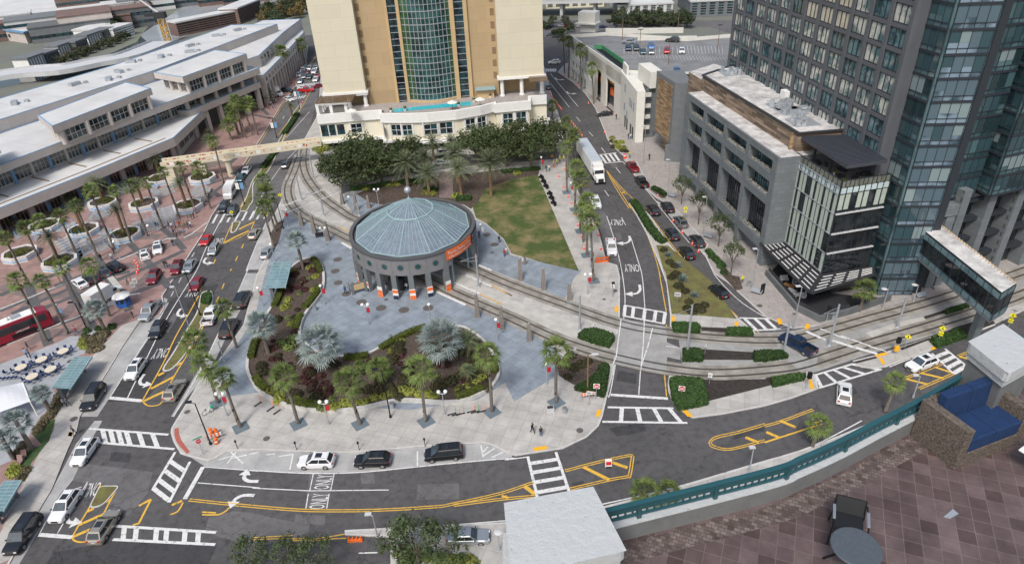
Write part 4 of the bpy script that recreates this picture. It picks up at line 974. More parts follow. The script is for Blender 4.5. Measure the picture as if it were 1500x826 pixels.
for d in(-172,-156,-142,-126,-110,-95.5,-80.5,-65,10,26,42,58,75,92,110):
 th=R(d);p=E(th,1.0,6.25);nrm=Vector((math.cos(th)/RX,math.sin(th)/RY,0)).normalized()
 b=MB();b.bar(p-nrm*.05,p+nrm*.035,.58,.58,20,1);b.bar(p+nrm*.03,p+nrm*.05,.45,.45,20,0);b.build('porthole',[M['portglass'],M['concrete_dark']],st)
for d in(-149,-134,-118,-103,-88,-73,-56):
 th=R(d);p=E(th,1.0,Z0);nrm=Vector((math.cos(th)/RX,math.sin(th)/RY,0)).normalized();tg=Vector((-nrm.y,nrm.x,0))
 b=MB();b.obox(p-tg*.03-nrm*.02,tg*.06,nrm*.03,(0,0,Z1-.3-Z0));b.build('wall_joint',M['concrete_dark'],st)
DN=12;AP=colz((pj((ST[0],ST[1],0))),0,290.7)
zr,rr=Z1-.1,.92;zi,ri=Z1+(AP-Z1)*.60,.37
def DV(k,r,z):th=2*math.pi*(k+.5)/DN+R(8);return E(th,r,z)
b=MB();fm_=MB();bigf=MB()
for k in range(DN):
 for(r0,z0,r1,z1)in((rr,zr,ri+.02,zi),(ri-.02,zi+.12,.015,AP)):
  a,c,d,e=DV(k,r0,z0),DV(k+1,r0,z0),DV(k+1,r1,z1),DV(k,r1,z1)
  b.quad(a,c,d,e)
  lower=r0==rr
  bigf.bar(a,e,.11,.11 if lower else .05,5)
  nn=(c-a).cross(e-a).normalized()*.05
  for s in range(1,6 if lower else 3):
   t=s/(6 if lower else 3);p0=a.lerp(c,t)+nn;p1=e.lerp(d,t)+nn;fm_.bar(p0,p1,.05,.05 if lower else .02,4)
  if lower:
   for t in(.33,.66):fm_.bar(a.lerp(e,t)+nn,c.lerp(d,t)+nn,.045,n=4)
   bigf.bar(a,c,.15,n=6);bigf.bar(DV(k,ri,zi+.06),DV(k+1,ri,zi+.06),.22,n=6)
b.build('dome_glass',M['domeglass'],st);fm_.build('glazing_bar',M['tealframe'],st);bigf.build('dome_rib',M['tealframe'],st)
b=MB();ring(b,.01,.935,Z1-.42,Z1-.40,n=48);b.build('ceiling',M['concrete_dark'],st)
b=MB();b.bar((ST[0],ST[1],AP-.1),(ST[0],ST[1],AP+3.6),.07,.03);b.bar((ST[0],ST[1],AP-.1),(ST[0],ST[1],AP+.3),.3,.1);b.build('spire',M['tealframe'],st)
b=MB();b.ball((ST[0],ST[1],AP+1.6),.62,14);b.build('finial_ball',M['galv'],st,True)
mk('bannerorange',(.72,.13,.02),.6,.03,1);
def banner(th0,th1,z0,z1,mt,txts):
 b=MB();ring(b,1.0,1.022,z0,z1,th0,th1,0,12)
 mid=(th0+th1)/2;p=E(mid,1.022);nrm=Vector((math.cos(mid)/RX,math.sin(mid)/RY,0)).normalized();tg=Vector((-nrm.y,nrm.x,0))
 for s,h,z in txts:
  vs,fs,w_=text_mesh(s);k=h/.7;arc=(th1-th0)*.86;out=[]
  W_=w_*k;full=(E(th1,1.022)-E(th0,1.022)).length*.86;sx=min(1,full/W_)
  for x,y in vs:
   th=mid+((x/w_)-.5)*arc*(W_*sx/full);q=E(th,1.026,z+y*k);out.append(q)
  b.add(out,fs,1)
 b.build('banner',[mt,M['white']],st)
banner(R(-55),R(-22),6.05,7.8,M['bannerorange'],(('Florida Medical Clinic',.62,7.0),('ORLANDO HEALTH',.46,6.28)))
banner(R(-21.5),R(6),6.1,7.8,M['navysign'],(('Dick Greco Plaza',.6,7.0),('Southern Transportation',.42,6.28)))
for d in(-128,-44,-14,8,150):
 p=E(R(d),.88,KZ);b=MB();b.bar(p,p+Vector((0,0,Z1-.6)),.2,n=8);b.build('inner_column',M['tealframe'],st)
p=E(R(-112),.80,KZ);b=MB();b.obox(p+Vector((-.8,0,0)),(2.6,-.4,0),(.2,1.2,0),(0,0,2.3));b.build('ticket_machine',M['darkmetal'],st)
gh=thing('hotel_wing','dark grey stone framed hotel wing with planted balconies and timber clad top storey','hotel',(43,119,KZ))
N_,F_=Vector((43.7,100.2,0)),Vector((38.5,138.4,0));f=Fr(N_,F_)
if f.n.x>0:f=Fr(F_,N_)
rev=(f.o-F_).length<.1
def fa(a):return f.len-a if rev else a
def gbox(mb,a0,a1,b0,b1,z0,z1,m=0):x,y=sorted((fa(a0),fa(a1)));f.box(mb,x,y,b0,b1,z0,z1,m)
BAY=[(1.5,9.5),(10.7,18.7),(19.9,27.9),(29.1,36.0)];FRONT=[(15.5,16.9),(11.3,12.7),(3.0,4.7)];TOP=20.1
b=MB();gbox(b,0,f.len,-14,-1.7,0,TOP-.1);b.build('inner_wall',M['stoneclad'],gh)
b=MB();gbox(b,0,1.5,-1.7,0,0,TOP);gbox(b,36.0,f.len,-1.7,0,0,TOP)
for i in range(3):gbox(b,BAY[i][1],BAY[i+1][0],-1.7,0,0,TOP-1.0)
gbox(b,1.5,36.0,-1.7,0,TOP-1.0,TOP)
b.build('stone_frame',M['stoneclad'],gh)
b=MB();gbox(b,0,f.len,-14,-.02,TOP,TOP+.02);b.build('ledge_roof',M['oldroof'],gh)
b=MB();gbox(b,-.04,f.len,-.35,.04,TOP-.02,TOP+.12);b.build('coping',M['concrete_grey'],gh)
b=MB();gbox(b,-.01,.05,-14,0.01,0,TOP);b.build('end_wall',M['stoneside'],gh)
for a0,a1 in BAY:
 for k,(z0,z1)in enumerate(FRONT):
  c=MB();gbox(c,a0,a1,-1.3,.0,z0,z1-.15);gbox(c,a0,a1,-.2,.03,z0,z1);o=c.build('balcony_front',M['stoneclad'],gh)
  c=MB();gbox(c,a0,a1,-.14,-.10,z1+.42,z1+.47)
  for q_ in range(8):x_=a0+(q_+.5)*(a1-a0)/8;gbox(c,x_-.02,x_+.02,-.14,-.10,z1,z1+.42)
  c.build('metal_rail',M['galv'],o)
  c=MB()
  for q_ in range(15):shrub_ball(c,f.P(fa(a0+.4+q_*(a1-a0-.8)/14),-.75,z1-.12),.42,.45,.30,12,.17)
  c.build('pale_planting',M['leaf_pale'],o)
  wl_,wh_=a0+.4,a1-.4;hh_=(2.5,2.9,6.0)[k]
  window_unit(f,min(fa(wl_),fa(wh_)),max(fa(wl_),fa(wh_)),z0+.1+(.9 if k==2 else 1.0),z1+hh_-.3,-1.65,'window',gh,M['towerglass2' if k<2 else 'darkglass'],M['mullion'],9,1 if k<2 else 2,.12)
tb_=[Vector((47.3,102.4,0)),Vector((42.0,139.6,0)),Vector((50.6,146.4,0)),Vector((55.6,103.0,0))]
b=MB();b.prism(tb_,TOP-6,23.1,0,1);b.build('timber_block',[M['ashwall'],M['oldroof']],gh)
b=MB();b.wall(tb_,.5,23.1,23.35,0,True);b.build('roof_coping',M['darkmetal'],gh)
b=MB();b.prism([Vector((42.0,139.7,0)),Vector((41,146.5,0)),Vector((48,152,0)),Vector((50.6,146.6,0))],12,22.2,0,1);b.build('timber_block',[M['ashwall'],M['oldroof']],gh)
def roofpos(x,y):return g('E8',x,y,23.2)
for x,y,n in((420,215,10),(760,440,14),(820,470,10),(900,545,12)):
 p=roofpos(x,y);b=MB();b.box(p.x,p.y,23.12,4.2,4.2,.12,.1)
 for k in range(n):q=p+Vector((random.uniform(-1.6,1.6),random.uniform(-1.6,1.6),0));b.box(q.x,q.y,23.15,random.uniform(.5,1.1),random.uniform(.4,.8),random.uniform(.4,1.2),random.uniform(0,3));b.bar(q+Vector((0,0,.5)),q+Vector((random.uniform(-1,1),random.uniform(-1,1),.6)),.12)
 tag(b.build('air_conditioner',M['galv']),'cluster of silver rooftop air conditioning units '+('near the far end of the timber block' if x<500 else 'behind the white box on the timber block roof' if x<790 else 'beside the flat square hatch' if x<850 else 'nearest the dark slatted canopy on the roof'),'air conditioner','roof plant on the timber clad block')
p=roofpos(800,385);b=MB();b.box(p.x,p.y,23.15,2.4,1.8,1.5,.1);tag(b.build('roof_box',M['white']),'white square ventilation box on the timber block roof','vent')
p=roofpos(920,465);b=MB();b.box(p.x,p.y,23.15,2.4,1.8,.5,.1);b.box(p.x,p.y,23.65,2.6,2,.15,.1);tag(b.build('roof_hatch',M['galv']),'low flat grey roof hatch beside the tower windows','hatch')
b=MB();q=[Vector((37.4,161.4,0)),Vector((39.2,150.4,0)),Vector((42.8,149.4,0)),Vector((43.6,160.6,0))];b.prism(q,4.2,18.9);b.prism([Vector((38.2,151.2,0)),Vector((39.2,150.4,0)),Vector((42.8,149.4,0)),Vector((42.6,152,0))],0,4.2);b.build('portal',M['concrete_grey'],gh)
fp=Fr(q[0],q[1])if Fr(q[0],q[1]).n.x<0 else Fr(q[1],q[0])
b=MB();fp.box(b,1.2,fp.len-1.2,-.1,.12,4.8,17.8);b.build('timber_screen',M['teakwall'],gh)
b=MB();b.prism([Vector((39.4,161,0)),Vector((43.2,151,0)),Vector((50.5,150,0)),Vector((50.5,163,0))],0,16.8,0,1);b.build('linking_block',[M['ashwall'],M['platform']],gh)
b=MB();b.box(46,158.5,16.8,8,.4,1.6,-.1);b.build('green_hedge_screen',M['leaf_hedge'],gh)
def louvre(name,q,z,nb,parent,ribs=True):
 0
 a,b_,c,d=[Vector((p[0],p[1],z))for p in q];m=MB()
 for p0,p1 in((a,b_),(b_,c),(c,d),(d,a)):m.wall([p0,p1],.3,z-.25,z+.1)
 n=max(3,round((b_-a).length/3));m.quad(Vector((a.x,a.y,z-.1)),Vector((b_.x,b_.y,z-.1)),Vector((c.x,c.y,z-.1)),Vector((d.x,d.y,z-.1)))
 P_=lambda t,s:a.lerp(b_,t).lerp(d.lerp(c,t),s)
 for i in range(n+1):m.wall([P_(i/n,0),P_(i/n,1)],.28,z-.12,z+.12)
 o=m.build(name,M['darkmetal'],parent)
 w_=MB()
 for i in range(n):
  for k in range(nb):s_=(k+.6)/(nb+.2);w_.wall([P_((i+.12)/n,s_),P_((i+.88)/n,s_)],.14,z-.09,z-.02)
 w_.build('slat',M['white'],o);return o
gb=thing('glass_pavilion','five storey glass corner building with pale blinds and a rooftop terrace restaurant','building',(52,96,KZ))
louvre('canopy',[(43.4,101.0),(45.4,85.0),(49.2,89.9),(47.2,101.8)],4.3,5,gb)
louvre('canopy',[(45.6,84.7),(57.2,88.9),(58.3,91.2),(49.4,89.6)],4.3,5,gb)
gq=[Vector((47.3,102.0,0)),Vector((49.3,89.9,0)),Vector((57.4,91.6,0)),Vector((55.6,103,0))]
b=MB();b.prism([p for p in gq],0,18.8,0,1);b.build('core',[M['darkglass'],M['tanpave']],gb)
fl=Fr(gq[1],gq[0]);fl=fl if fl.n.x<0 else Fr(gq[0],gq[1])
zf=[4.6,8.0,11.4,14.8,18.0,19.0];wd_=[1.0,1.0,.42]*5+[1.0];xs2=[0]
for q_ in wd_:xs2.append(xs2[-1]+q_)
xs2=[x*fl.len/xs2[-1]for x in xs2]
for j in range(4):
 for i in range(len(wd_)):
  w_=MB();fl.box(w_,xs2[i]+.04,xs2[i+1]-.04,.0,.06,zf[j]+.05,zf[j+1]-.05);w_.build('window',M['paleblind' if i%3!=2 and(i*5+j*3)%13 else 'darkglass'],gb)
w_=MB()
for x in xs2:fl.box(w_,x-.04,x+.04,.0,.13,4.4,19.2)
for z in zf:fl.box(w_,0,fl.len,.0,.16,z-.07,z+.07,1)
w_.build('mullions',[M['mullion'],M['galv']],gb)
w_=MB();fl.box(w_,0,fl.len,-.05,.05,18.1,18.95);w_.build('spandrel',M['spandrel'],gb)
fr_=Fr(gq[1],gq[2]);fr_=fr_ if fr_.n.y<0 else Fr(gq[2],gq[1])
n2=8;s2=fr_.len/n2
w_=MB();curtain(w_,fr_,0,fr_.len,4.4,18.0,n2,[],.02,0,1,.07,.08);w_.build('dark_glazing',[M['darkglass'],M['mullion']],gb)
w_=MB()
for z in zf[1:4]:fr_.box(w_,0,fr_.len,.0,.28,z-.09,z+.09)
w_.build('floor_edge',M['lightgrey'],gb)
w_=MB();fr_.box(w_,0,fr_.len,-.02,.08,18.1,18.95,0)
for i in range(n2+1):fr_.box(w_,i*s2-.05,i*s2+.05,0,.16,15.3,19.2,1)
for i in range(n2):
 if i%3!=2:fr_.box(w_,i*s2+.1,i*s2+s2-.1,.02,.07,15.4,17.9,2)
w_.build('spandrel',[M['spandrel'],M['mullion'],M['paleblind']],gb)
w_=MB()
for ff in(fl,fr_):
 ff.box(w_,0,ff.len,-.12,-.06,19.0,20.1,0)
 for i in range(12):ff.box(w_,i*ff.len/11-.05,i*ff.len/11+.05,-.16,0,18.9,20.1,1)
 ff.box(w_,0,ff.len,-.16,0.0,20.1,20.2,1)
w_.build('terrace_rail',[M['railglass'],M['mullion']],gb)
b=MB();b.wall([Vector((46.6,103.6,0)),Vector((54.6,104.4,0))],.3,18.9,22.9);b.build('timber_wall',M['teakwall'],gb)
rq=[Vector((*g('H4',x_,y_,22.5)[:2],0))for x_,y_ in((140,25),(800,455),(1390,372),(800,-5))]
b=MB();b.prism(rq,22.3,22.8,0,0);o=b.build('terrace_roof',M['slateblue'],gb)
b=MB()
for i in range(26):
 t=(i+.5)/26;b.wall([Vector((*rq[0].lerp(rq[1],t)[:2],0)),Vector((*rq[3].lerp(rq[2],t)[:2],0))],.12,22.8,22.88)
b.build('roof_rib',M['mullion'],o)
b=MB()
for x,y in((50.0,95.5),(56.0,93.3),(49.3,100)):b.box(x,y,18.8,.35,.35,3.5)
b.each('terrace_post',M['mullion'],gb)
gc=[Vector((46.0,85.4,0)),Vector((44.6,99.5,0))]
b=MB();b.wall([Vector((43.7,97.2,0)),Vector((44.6,86.2,0)),Vector((46.8,82.9,0)),Vector((52,84.4,0)),Vector((60,87.6,0))],.45,KZ,1.15);b.build('terrace_wall',M['concrete_dark'],gb)
b=MB();b.sheet([Vector((43.9,97.2,0)),Vector((44.8,86.3,0)),Vector((46.9,83.2,0)),Vector((60,88,0)),Vector((50,91,0)),Vector((47.5,101,0))],KZ+.03);b.build('terrace_floor',M['darkmetal'],gb)
b=MB();b.wall([Vector((43.9,97,0)),Vector((44.8,86.3,0)),Vector((46.9,83.2,0)),Vector((52,84.7,0))],.05,1.15,1.75);b.build('terrace_fence',M['darkmetal'],gb)
tw=thing('hotel_tower','tall grey metal hotel tower with a regular grid of square windows and blue glass end','tower',(60,118,KZ))
TA_,TBp=Vector((49.7,147.4,0)),Vector((55.5,93.0,0));ft=Fr(TA_,TBp)
if ft.n.x>0:ft=Fr(TBp,TA_)
revt=(ft.o-TBp).length<.1
def ta(a):return ft.len-a if revt else a
TZ0,FLH,TTOP=21.6,3.15,78
def tbox(mb,a0,a1,b0,b1,z0,z1,m=0):x,y=sorted((ta(a0),ta(a1)));ft.box(mb,x,y,b0,b1,z0,z1,m)
b=MB();tbox(b,0,ft.len,-20,-.55,0,TTOP);b.build('core',M['towermetal'],tw)
NBAY=12;bw_=ft.len/NBAY
b=MB()
for i in range(NBAY+1):tbox(b,i*bw_-.38,i*bw_+.38,-.6,.12,TZ0-2,TTOP)
b.each('pier',M['towermetal'],tw)
b=MB();z=TZ0
while z<TTOP:tbox(b,0,ft.len,-.6,-.02,z-.28,z+.28);z+=FLH
b.build('floor_band',M['towermetal'],tw)
gls=[M['towerglass'],M['towerglass2'],M['towerglass3']]
rt=random.Random(5);stuff=MB()
nf=int((TTOP-TZ0)/FLH)
for j in range(nf):
 for i in range(NBAY):
  z0,z1=TZ0+j*FLH+.34,TZ0+(j+1)*FLH-.34;a0,a1=i*bw_+.44,(i+1)*bw_-.44
  gi=2 if(i in(6,7,8)and 5<=j<=8 and rt.random()<.8)else rt.choice((0,0,0,1,1))if i<9 else rt.choice((0,1,1))
  w_=MB()if j<8 else stuff;k_=0 if j<8 else gi
  tbox(w_,a0,a1,-.6,-.22,z0,z1,k_ if j>=8 else 0);mi=3 if j>=8 else 1
  for x in(a0,a0+(a1-a0)*.34,a0+(a1-a0)*.67,a1):tbox(w_,x-.05,x+.05,-.3,-.12,z0,z1,mi)
  tbox(w_,a0,a1,-.3,-.13,z0-.06,z0+.10,mi);tbox(w_,a0,a1,-.3,-.13,z1-.10,z1+.06,mi)
  if j<8:w_.build('window',[gls[gi],M['mullion']],tw)
o=stuff.build('window',gls+[M['mullion']],tw);o['kind']='stuff'
mk('pane_dark',(.016,.036,.042),.04,0,1,spec=.8);mk('pane_mid',(.034,.072,.085),.04,0,1,spec=.8);mk('pane_teal',(.058,.118,.130),.05,0,1,spec=.8);mk('pane_pale',(.20,.26,.275),.08,0,1,spec=.8);mk('pane_sky',(.085,.13,.16),.04,0,1,spec=.8)
GP_BLUE=[M['pane_dark'],M['pane_mid'],M['pane_teal'],M['pane_pale']];GP_SKY=[M['pane_mid'],M['pane_sky'],M['pane_sky'],M['pane_pale']]
def glazed_block(pts,z0,z1,parent,gm,step=3.15,mod=1.25,faces=None,name='glazing',core='core_wall',zoff=0):
 b=MB();c=sum(pts,Vector())/len(pts);b.prism(pts,z0,z1,0,0);b.build(core,M['blueglass'],parent)
 for i in range(len(pts)):
  if faces is not None and i not in faces:continue
  p,q=pts[i],pts[(i+1)%len(pts)];ff=Fr(p,q)
  if ff.n.dot((p+q)/2-c)<0:ff=Fr(q,p)
  m=MB();zs=[];z=z0+zoff
  while z<z1:zs.append(z);z+=step
  n=max(1,round(ff.len/mod));curtain(m,ff,0,ff.len,z0,z1,n,[],.26,0,1,.07,.07);rg_=random.Random(int(ff.len*99+z0));pm_=MB()
  for z in zs:
   run=rg_.choice((0,0,1,1,2))
   for k in range(n):
    if rg_.random()<.35:run=rg_.choice((0,1,1,2,3)if gm=='skyglass' else(0,0,1,1,2,3))
    dz=rg_.choice((.85,.85,.85,1.5));ff.box(pm_,k*ff.len/n+.03,(k+1)*ff.len/n-.03,.255,.275,z+dz,min(z+step-.16,z1),run)
  pm_.build('pane',GP_SKY if gm=='skyglass' else GP_BLUE,parent)
  for z in zs:ff.box(m,-.1,ff.len+.1,.2,.42,z-.16,z+.16,1);ff.box(m,0,ff.len,.2,.36,z+.75,z+.82,1)
  m.build(name,[M[gm],M['mullion']],parent)
glazed_block([Vector((57.4,97,0)),Vector((58.6,89.5,0)),Vector((64.4,88.9,0)),Vector((65,97,0))],0,TTOP,tw,'blueglass',faces=(0,),name='end_glazing')
glazed_block([Vector((58.7,97.2,0)),Vector((58.9,89.6,0)),Vector((64.2,89.1,0)),Vector((64.8,97.2,0))],0,TTOP-.1,tw,'skyglass',faces=(1,),name='end_glazing',core='end_core')
b=MB();b.box(65.2,90.2,0,1.1,2.2,TTOP);b.build('dark_fin',M['mullion'],tw)
glazed_block([Vector((65.6,98,0)),Vector((65.8,91.6,0)),Vector((72.0,93.2,0)),Vector((72.0,99,0))],15.4,TTOP,tw,'blueglass',faces=(1,),name='end_glazing',core='end_core')
glazed_block([Vector((72.0,99,0)),Vector((73.0,91.0,0)),Vector((80.5,93.4,0)),Vector((80,101,0))],16.0,TTOP,tw,'blueglass',faces=(0,1),name='end_glazing',core='end_core')
glazed_block([Vector((80.5,103,0)),Vector((81.5,94.6,0)),Vector((100,99.8,0)),Vector((100,108,0))],15,TTOP,tw,'towerglass2',faces=(0,1),name='end_glazing',core='end_core')
sp=thing('stone_pier_block','grey stone piers and dark recessed storeys right of the skybridge portal','building',(75,95,KZ))
b=MB();b.prism([Vector((66.5,92.6,0)),Vector((67,99,0)),Vector((104,108,0)),Vector((104,103,0))],0,15.2);b.build('recessed_storeys',M['darkglass'],sp)
for x,y,h in((69.3,92.2,17),(74.6,93.6,18),(80.3,95.2,17),(86.5,97.2,17),(93,99.2,17)):
 b=MB();b.box(x,y,0,1.5,2.6,h,.28);b.build('stone_pier',M['stoneside'],sp)
b=MB()
for z in(4.0,7.6,11.2,14.6):b.wall([Vector((66.8,91.6,0)),Vector((104,102.2,0))],1.2,z-.35,z+.25)
b.build('floor_band',M['mullion'],sp)
b=MB()
for i in range(14):b.wall([Vector((70.0+i*.3,91.4+i*.09,0)),Vector((69.3+i*.3,93.6+i*.09,0))],.14,15.4,15.5)
for i in range(14):b.wall([Vector((75.4+i*.3,92.6+i*.09,0)),Vector((74.7+i*.3,94.8+i*.09,0))],.14,15.0,15.1)
b.build('slatted_roof',M['slateblue'],sp)
sb=thing('skybridge','glass sided skybridge with a weathered white roof leaving a stone portal','footbridge',(65,82,KZ))
q=[Vector((63.4,91.0,0)),Vector((63.7,71.6,0)),Vector((67.0,73.6,0)),Vector((66.9,92.4,0))]
b=MB();b.prism(q,11.15,11.5,0,1);b.build('roof',[M['mullion'],M['oldroof']],sb)
b=MB();b.prism(q,6.6,7.1);b.build('deck',M['concrete_grey'],sb)
for p0,p1 in((q[1],q[0]),(q[1],q[2]),(q[2],q[3])):
 ff=Fr(p0,p1);cen=sum(q,Vector())/4
 if ff.n.dot((p0+p1)/2-cen)<0:ff=Fr(p1,p0)
 m=MB();n=max(2,round(ff.len/1.6));curtain(m,ff,0,ff.len,8.0,10.3,n,[8.0,10.3],0,0,1,.06,.06)
 ff.box(m,0,ff.len,-.1,.02,7.0,8.0,2);ff.box(m,0,ff.len,-.1,.02,10.3,11.15,2)
 for i in range(n+1):ff.box(m,i*ff.len/n-.03,i*ff.len/n+.03,0,.07,7.0,11.2,1)
 m.build('glass_side',[M['darkglass'],M['mullion'],M['bridgeglass']],sb)
b=MB()
for i in range(30):t=i/29;p=q[3].lerp(q[2],t);b.box(p.x-.3,p.y,11.5,.25,.12,.25)
b.build('roof_edge_clips',M['tan'],sb)
b=MB();b.box(62.6,90.6,0,1.5,3.0,14.9,.2);b.box(67.6,92.0,0,1.5,3.0,14.9,.2);b.box(65.1,91.3,13.2,6.6,3.0,1.75,.2);b.build('portal',M['stoneside'],sb)
b=MB();b.box(65.1,92.2,11.5,4,.2,1.8,.2);b.box(65.1,91.0,5.4,3.9,1.6,1.1,.2);b.each('timber_lining',M['teakwall'],sb)
b=MB();b.box(66.4,76.5,0,1.0,1.0,6.7,.1);b.build('support',M['stoneside'],sb)
pg=thing('parking_garage','white parking garage with orange ramps and a roof deck of parked cars','garage',(45,205,KZ))
gp=[Vector(p+(0,))for p in((23.9,233),(27.6,213),(33.0,184.5),(46,178.5),(84,178),(82,222),(60,219),(36.5,234))]
b=MB();b.prism(gp,9.5,12.6,0,1);b.build('deck_structure',[M['offwhite'],M['deck']],pg)
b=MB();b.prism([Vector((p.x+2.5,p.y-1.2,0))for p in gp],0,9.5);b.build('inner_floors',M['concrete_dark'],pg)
b=MB();b.wall(offs(gp,.2 if area2(gp)>0 else-.2,True),.35,12.6,13.6,0,True);b.build('parapet',M['offwhite'],pg)
for i,(p,q_)in enumerate(((gp[0],gp[1]),(gp[1],gp[2]))):
 ff=Fr(p,q_)
 if ff.n.x>0:ff=Fr(q_,p)
 r_=(ff.o-p).length>.1
 def A(a0,a1):return(ff.len-a1,ff.len-a0)if r_ else(a0,a1)
 if i==0:op=[(3.2+k*3.4,4.8+k*3.4,z,z+1.6)for k in range(5)for z in(4.2,7.8)]+[(2.2+k*3.3,4.6+k*3.3,.12,3.0)for k in range(5)]
 else:op=[(8,12.5,.12,9.2),(17,24,.12,8.6),(1.5,3.4,4.4,6.2),(1.5,3.4,8.0,9.4)]
 xs_=sorted({0,ff.len}|{v for o_ in op for v in o_[:2]});
 w_=MB()
 for x0,x1 in zip(xs_[:-1],xs_[1:]):
  zz_=[(o_[2],o_[3])for o_ in op if o_[0]<=x0+.01 and o_[1]>=x1-.01];zc_=0
  for lo,hi in sorted(zz_)+[(12.62,99)]:
   if lo>zc_:ff.box(w_,*A(x0,x1),-.5,0,zc_,min(lo,12.62))
   zc_=hi
 w_.build('street_wall',M['offwhite'],pg)
 for o_ in op:
  if o_[2]>3:w_=MB();ff.box(w_,*A(o_[0],o_[1]),-.4,-.3,o_[2],o_[3]);w_.build('window',M['stripglass'],pg)
 if i==1:
  w_=MB();ff.box(w_,*A(8,12.5),-2.5,-1.2,5.0,6.6,0);ff.box(w_,*A(17,24),-3,-1.4,3.6,5.6,0);ff.box(w_,*A(8,12.5),-1.2,-1.0,7.8,8.6,1);ff.box(w_,*A(17,24),-1.2,-1.0,7.2,8.0,1);w_.build('orange_ramp',[M['orange'],M['tactile']],pg)
b=MB();c0=[g('E5',445,400,12.7),g('E5',510,400,12.7),g('E5',683,520,12.7),g('E5',683,575,12.7)];fg=Fr(c0[1],c0[2]);b.wall([c0[1],c0[2]],.25,12.7,13.9);b.wall([c0[0],c0[1]],.25,12.7,13.9);b.build('green_ramp_wall',M['green'],pg)
b=MB();b.sheet([c0[0]+Vector((.6,-.5,0)),c0[1]-Vector((.1,.4,0)),c0[2]-Vector((.2,0,0)),c0[3]+Vector((0,.4,0))],12.66);b.build('ramp_pit_shade',M['black'],pg)  # flat black sheet on the deck, painted shade of the ramp opening
b=MB();b.prism([Vector((33.0,184.5,0)),Vector((33.6,164.6,0)),Vector((35.6,164.4,0)),Vector((36.2,172,0)),Vector((40,173,0)),Vector((40.5,183,0))],0,13.2,0,0);b.box(38.1,171.6,13.2,3.2,9.5,4.0,.13);b.box(33.7,181.8,13.2,.5,5,2.6,.03);b.build('stair_tower',M['offwhite'],pg)
fs_=Fr(Vector((33.0,184.5,0)),Vector((33.6,164.6,0)));
if fs_.n.x>0:fs_=Fr(Vector((33.6,164.6,0)),Vector((33.0,184.5,0)))
for a,z in((5.5,9.4),(5.5,4.4),(14,7.6),(12,7.6),(16.5,7.6),(9,3.4)):
 window_unit(fs_,a,a+1.3,z,z+2.0,.01,'window',pg,M['stripglass'],M['galv'],2,2,.08)
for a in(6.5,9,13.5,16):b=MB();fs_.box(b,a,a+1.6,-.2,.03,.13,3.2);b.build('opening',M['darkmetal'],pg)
for z in(2.8,5.6,8.4,11.2):b=MB();b.box(36.6,166.6,z,2.0,.25,1.0,.1);b.build('landing_rail',M['offwhite'],pg)
b=MB();b.box(37.8,168,0,2.6,.2,13,.1);b.build('stair_void',M['concrete_grey'],pg)
p=g('E5',385,262,12.7);b=MB();b.box(p.x+1.2,p.y+1.5,12.6,5.5,3.4,2.6,-.5);b.build('lift_lobby',M['offwhite'],pg)
b=MB();b.box(p.x+.6,p.y+1.4,15.2,7.5,5.2,.4,-.5);b.box(p.x+1.0,p.y+2.0,15.6,6.2,4.4,3.4,-.5);b.build('sign_block',M['offwhite'],pg)
b=MB();a_=-.5-math.pi/2
fsg=Vector((math.cos(a_),math.sin(a_),0));cpt=Vector((p.x+1.0,p.y+2.0,0));nx_=Vector((-math.cos(-.5),-math.sin(-.5),0))
b.text('South Regional',cpt+nx_*3.12+Vector((0,0,17.6)),fsg,(0,0,1),.55,0,.01);b.text('Parking Garage',cpt+nx_*3.12+Vector((0,0,16.4)),fsg,(0,0,1),.55,0,.01)
b.build('sign_lettering',M['navysign'],pg)
mu=MB();ff=Fr(gp[0],gp[1]);ff=ff if ff.n.x<0 else Fr(gp[1],gp[0])
for k,c in enumerate((0,1,2,3,1,0,2)):
 mu.box(gp[0].x-.02+random.uniform(-.02,.0)+.4,gp[0].y+.3,2+k*1.3,2.2-(k%3)*.5,.1,1.0,0,c)
mu.build('mural',[M['orange'],M['bluetrim'],M['tactile'],M['green']],pg)
dk=MB()
for x in range(14):
 p0,p1=g('E5',1120+x*28,376,12.64),g('E5',1130+x*28,436,12.64);dk.strip([p0,p1],.12,12.64)
for x in range(13):p0,p1=g('E5',690+x*36,385,12.64),g('E5',690+x*36,440,12.64);dk.strip([p0,p1],.12,12.64)
for y in range(6):
 for x in range(26):p0=g('E5',820+x*28,470+y*3+x*1.3,12.64);dk.strip([p0,p0+Vector((.5,5,0))],.1,12.64)if y==0 else None
dk.strip([g('E5',610,440,12.64),g('E5',800,432,12.64)],.2,12.64);dk.strip([g('E5',660,480,12.64),g('E5',800,475,12.64)],.2,12.64)
dk.build('bay_lines',M['lightgrey'],pg)
b=MB();b.wall([g('E5',540,275,12.7),g('E5',880,275,12.7),g('E5',1170,270,12.7)],.4,12.7,14.4);b.wall([g('E5',800,330,12.7),g('E5',1280,320,12.7)],.4,12.6,13.7);b.build('ramp_barrier',M['offwhite'],pg)
for x0,y0,y1 in((675,165,330),(815,210,440),(1050,375,530),(1125,180,270),(1450,225,405)):
 p=g('E5',x0,y1,12.6);t=thing('deck_lamp','thin lamp post on the garage roof '+{675:'beside the silver sedan',815:'beside the navy cars',1050:'in front of the red pickup',1125:'by the far barrier',1450:'at the right by empty bays'}[x0],'lamp post',(p.x,p.y,12.6),0,'lamp posts on the garage roof')
 b=MB();b.bar((p.x,p.y,12.6),(p.x,p.y,19.5),.12,.08,6);b.build('pole',M['brownpanel'],t);b=MB();b.box(p.x,p.y,19.5,1.4,.4,.2);b.build('lamp_head',M['darkmetal'],t)
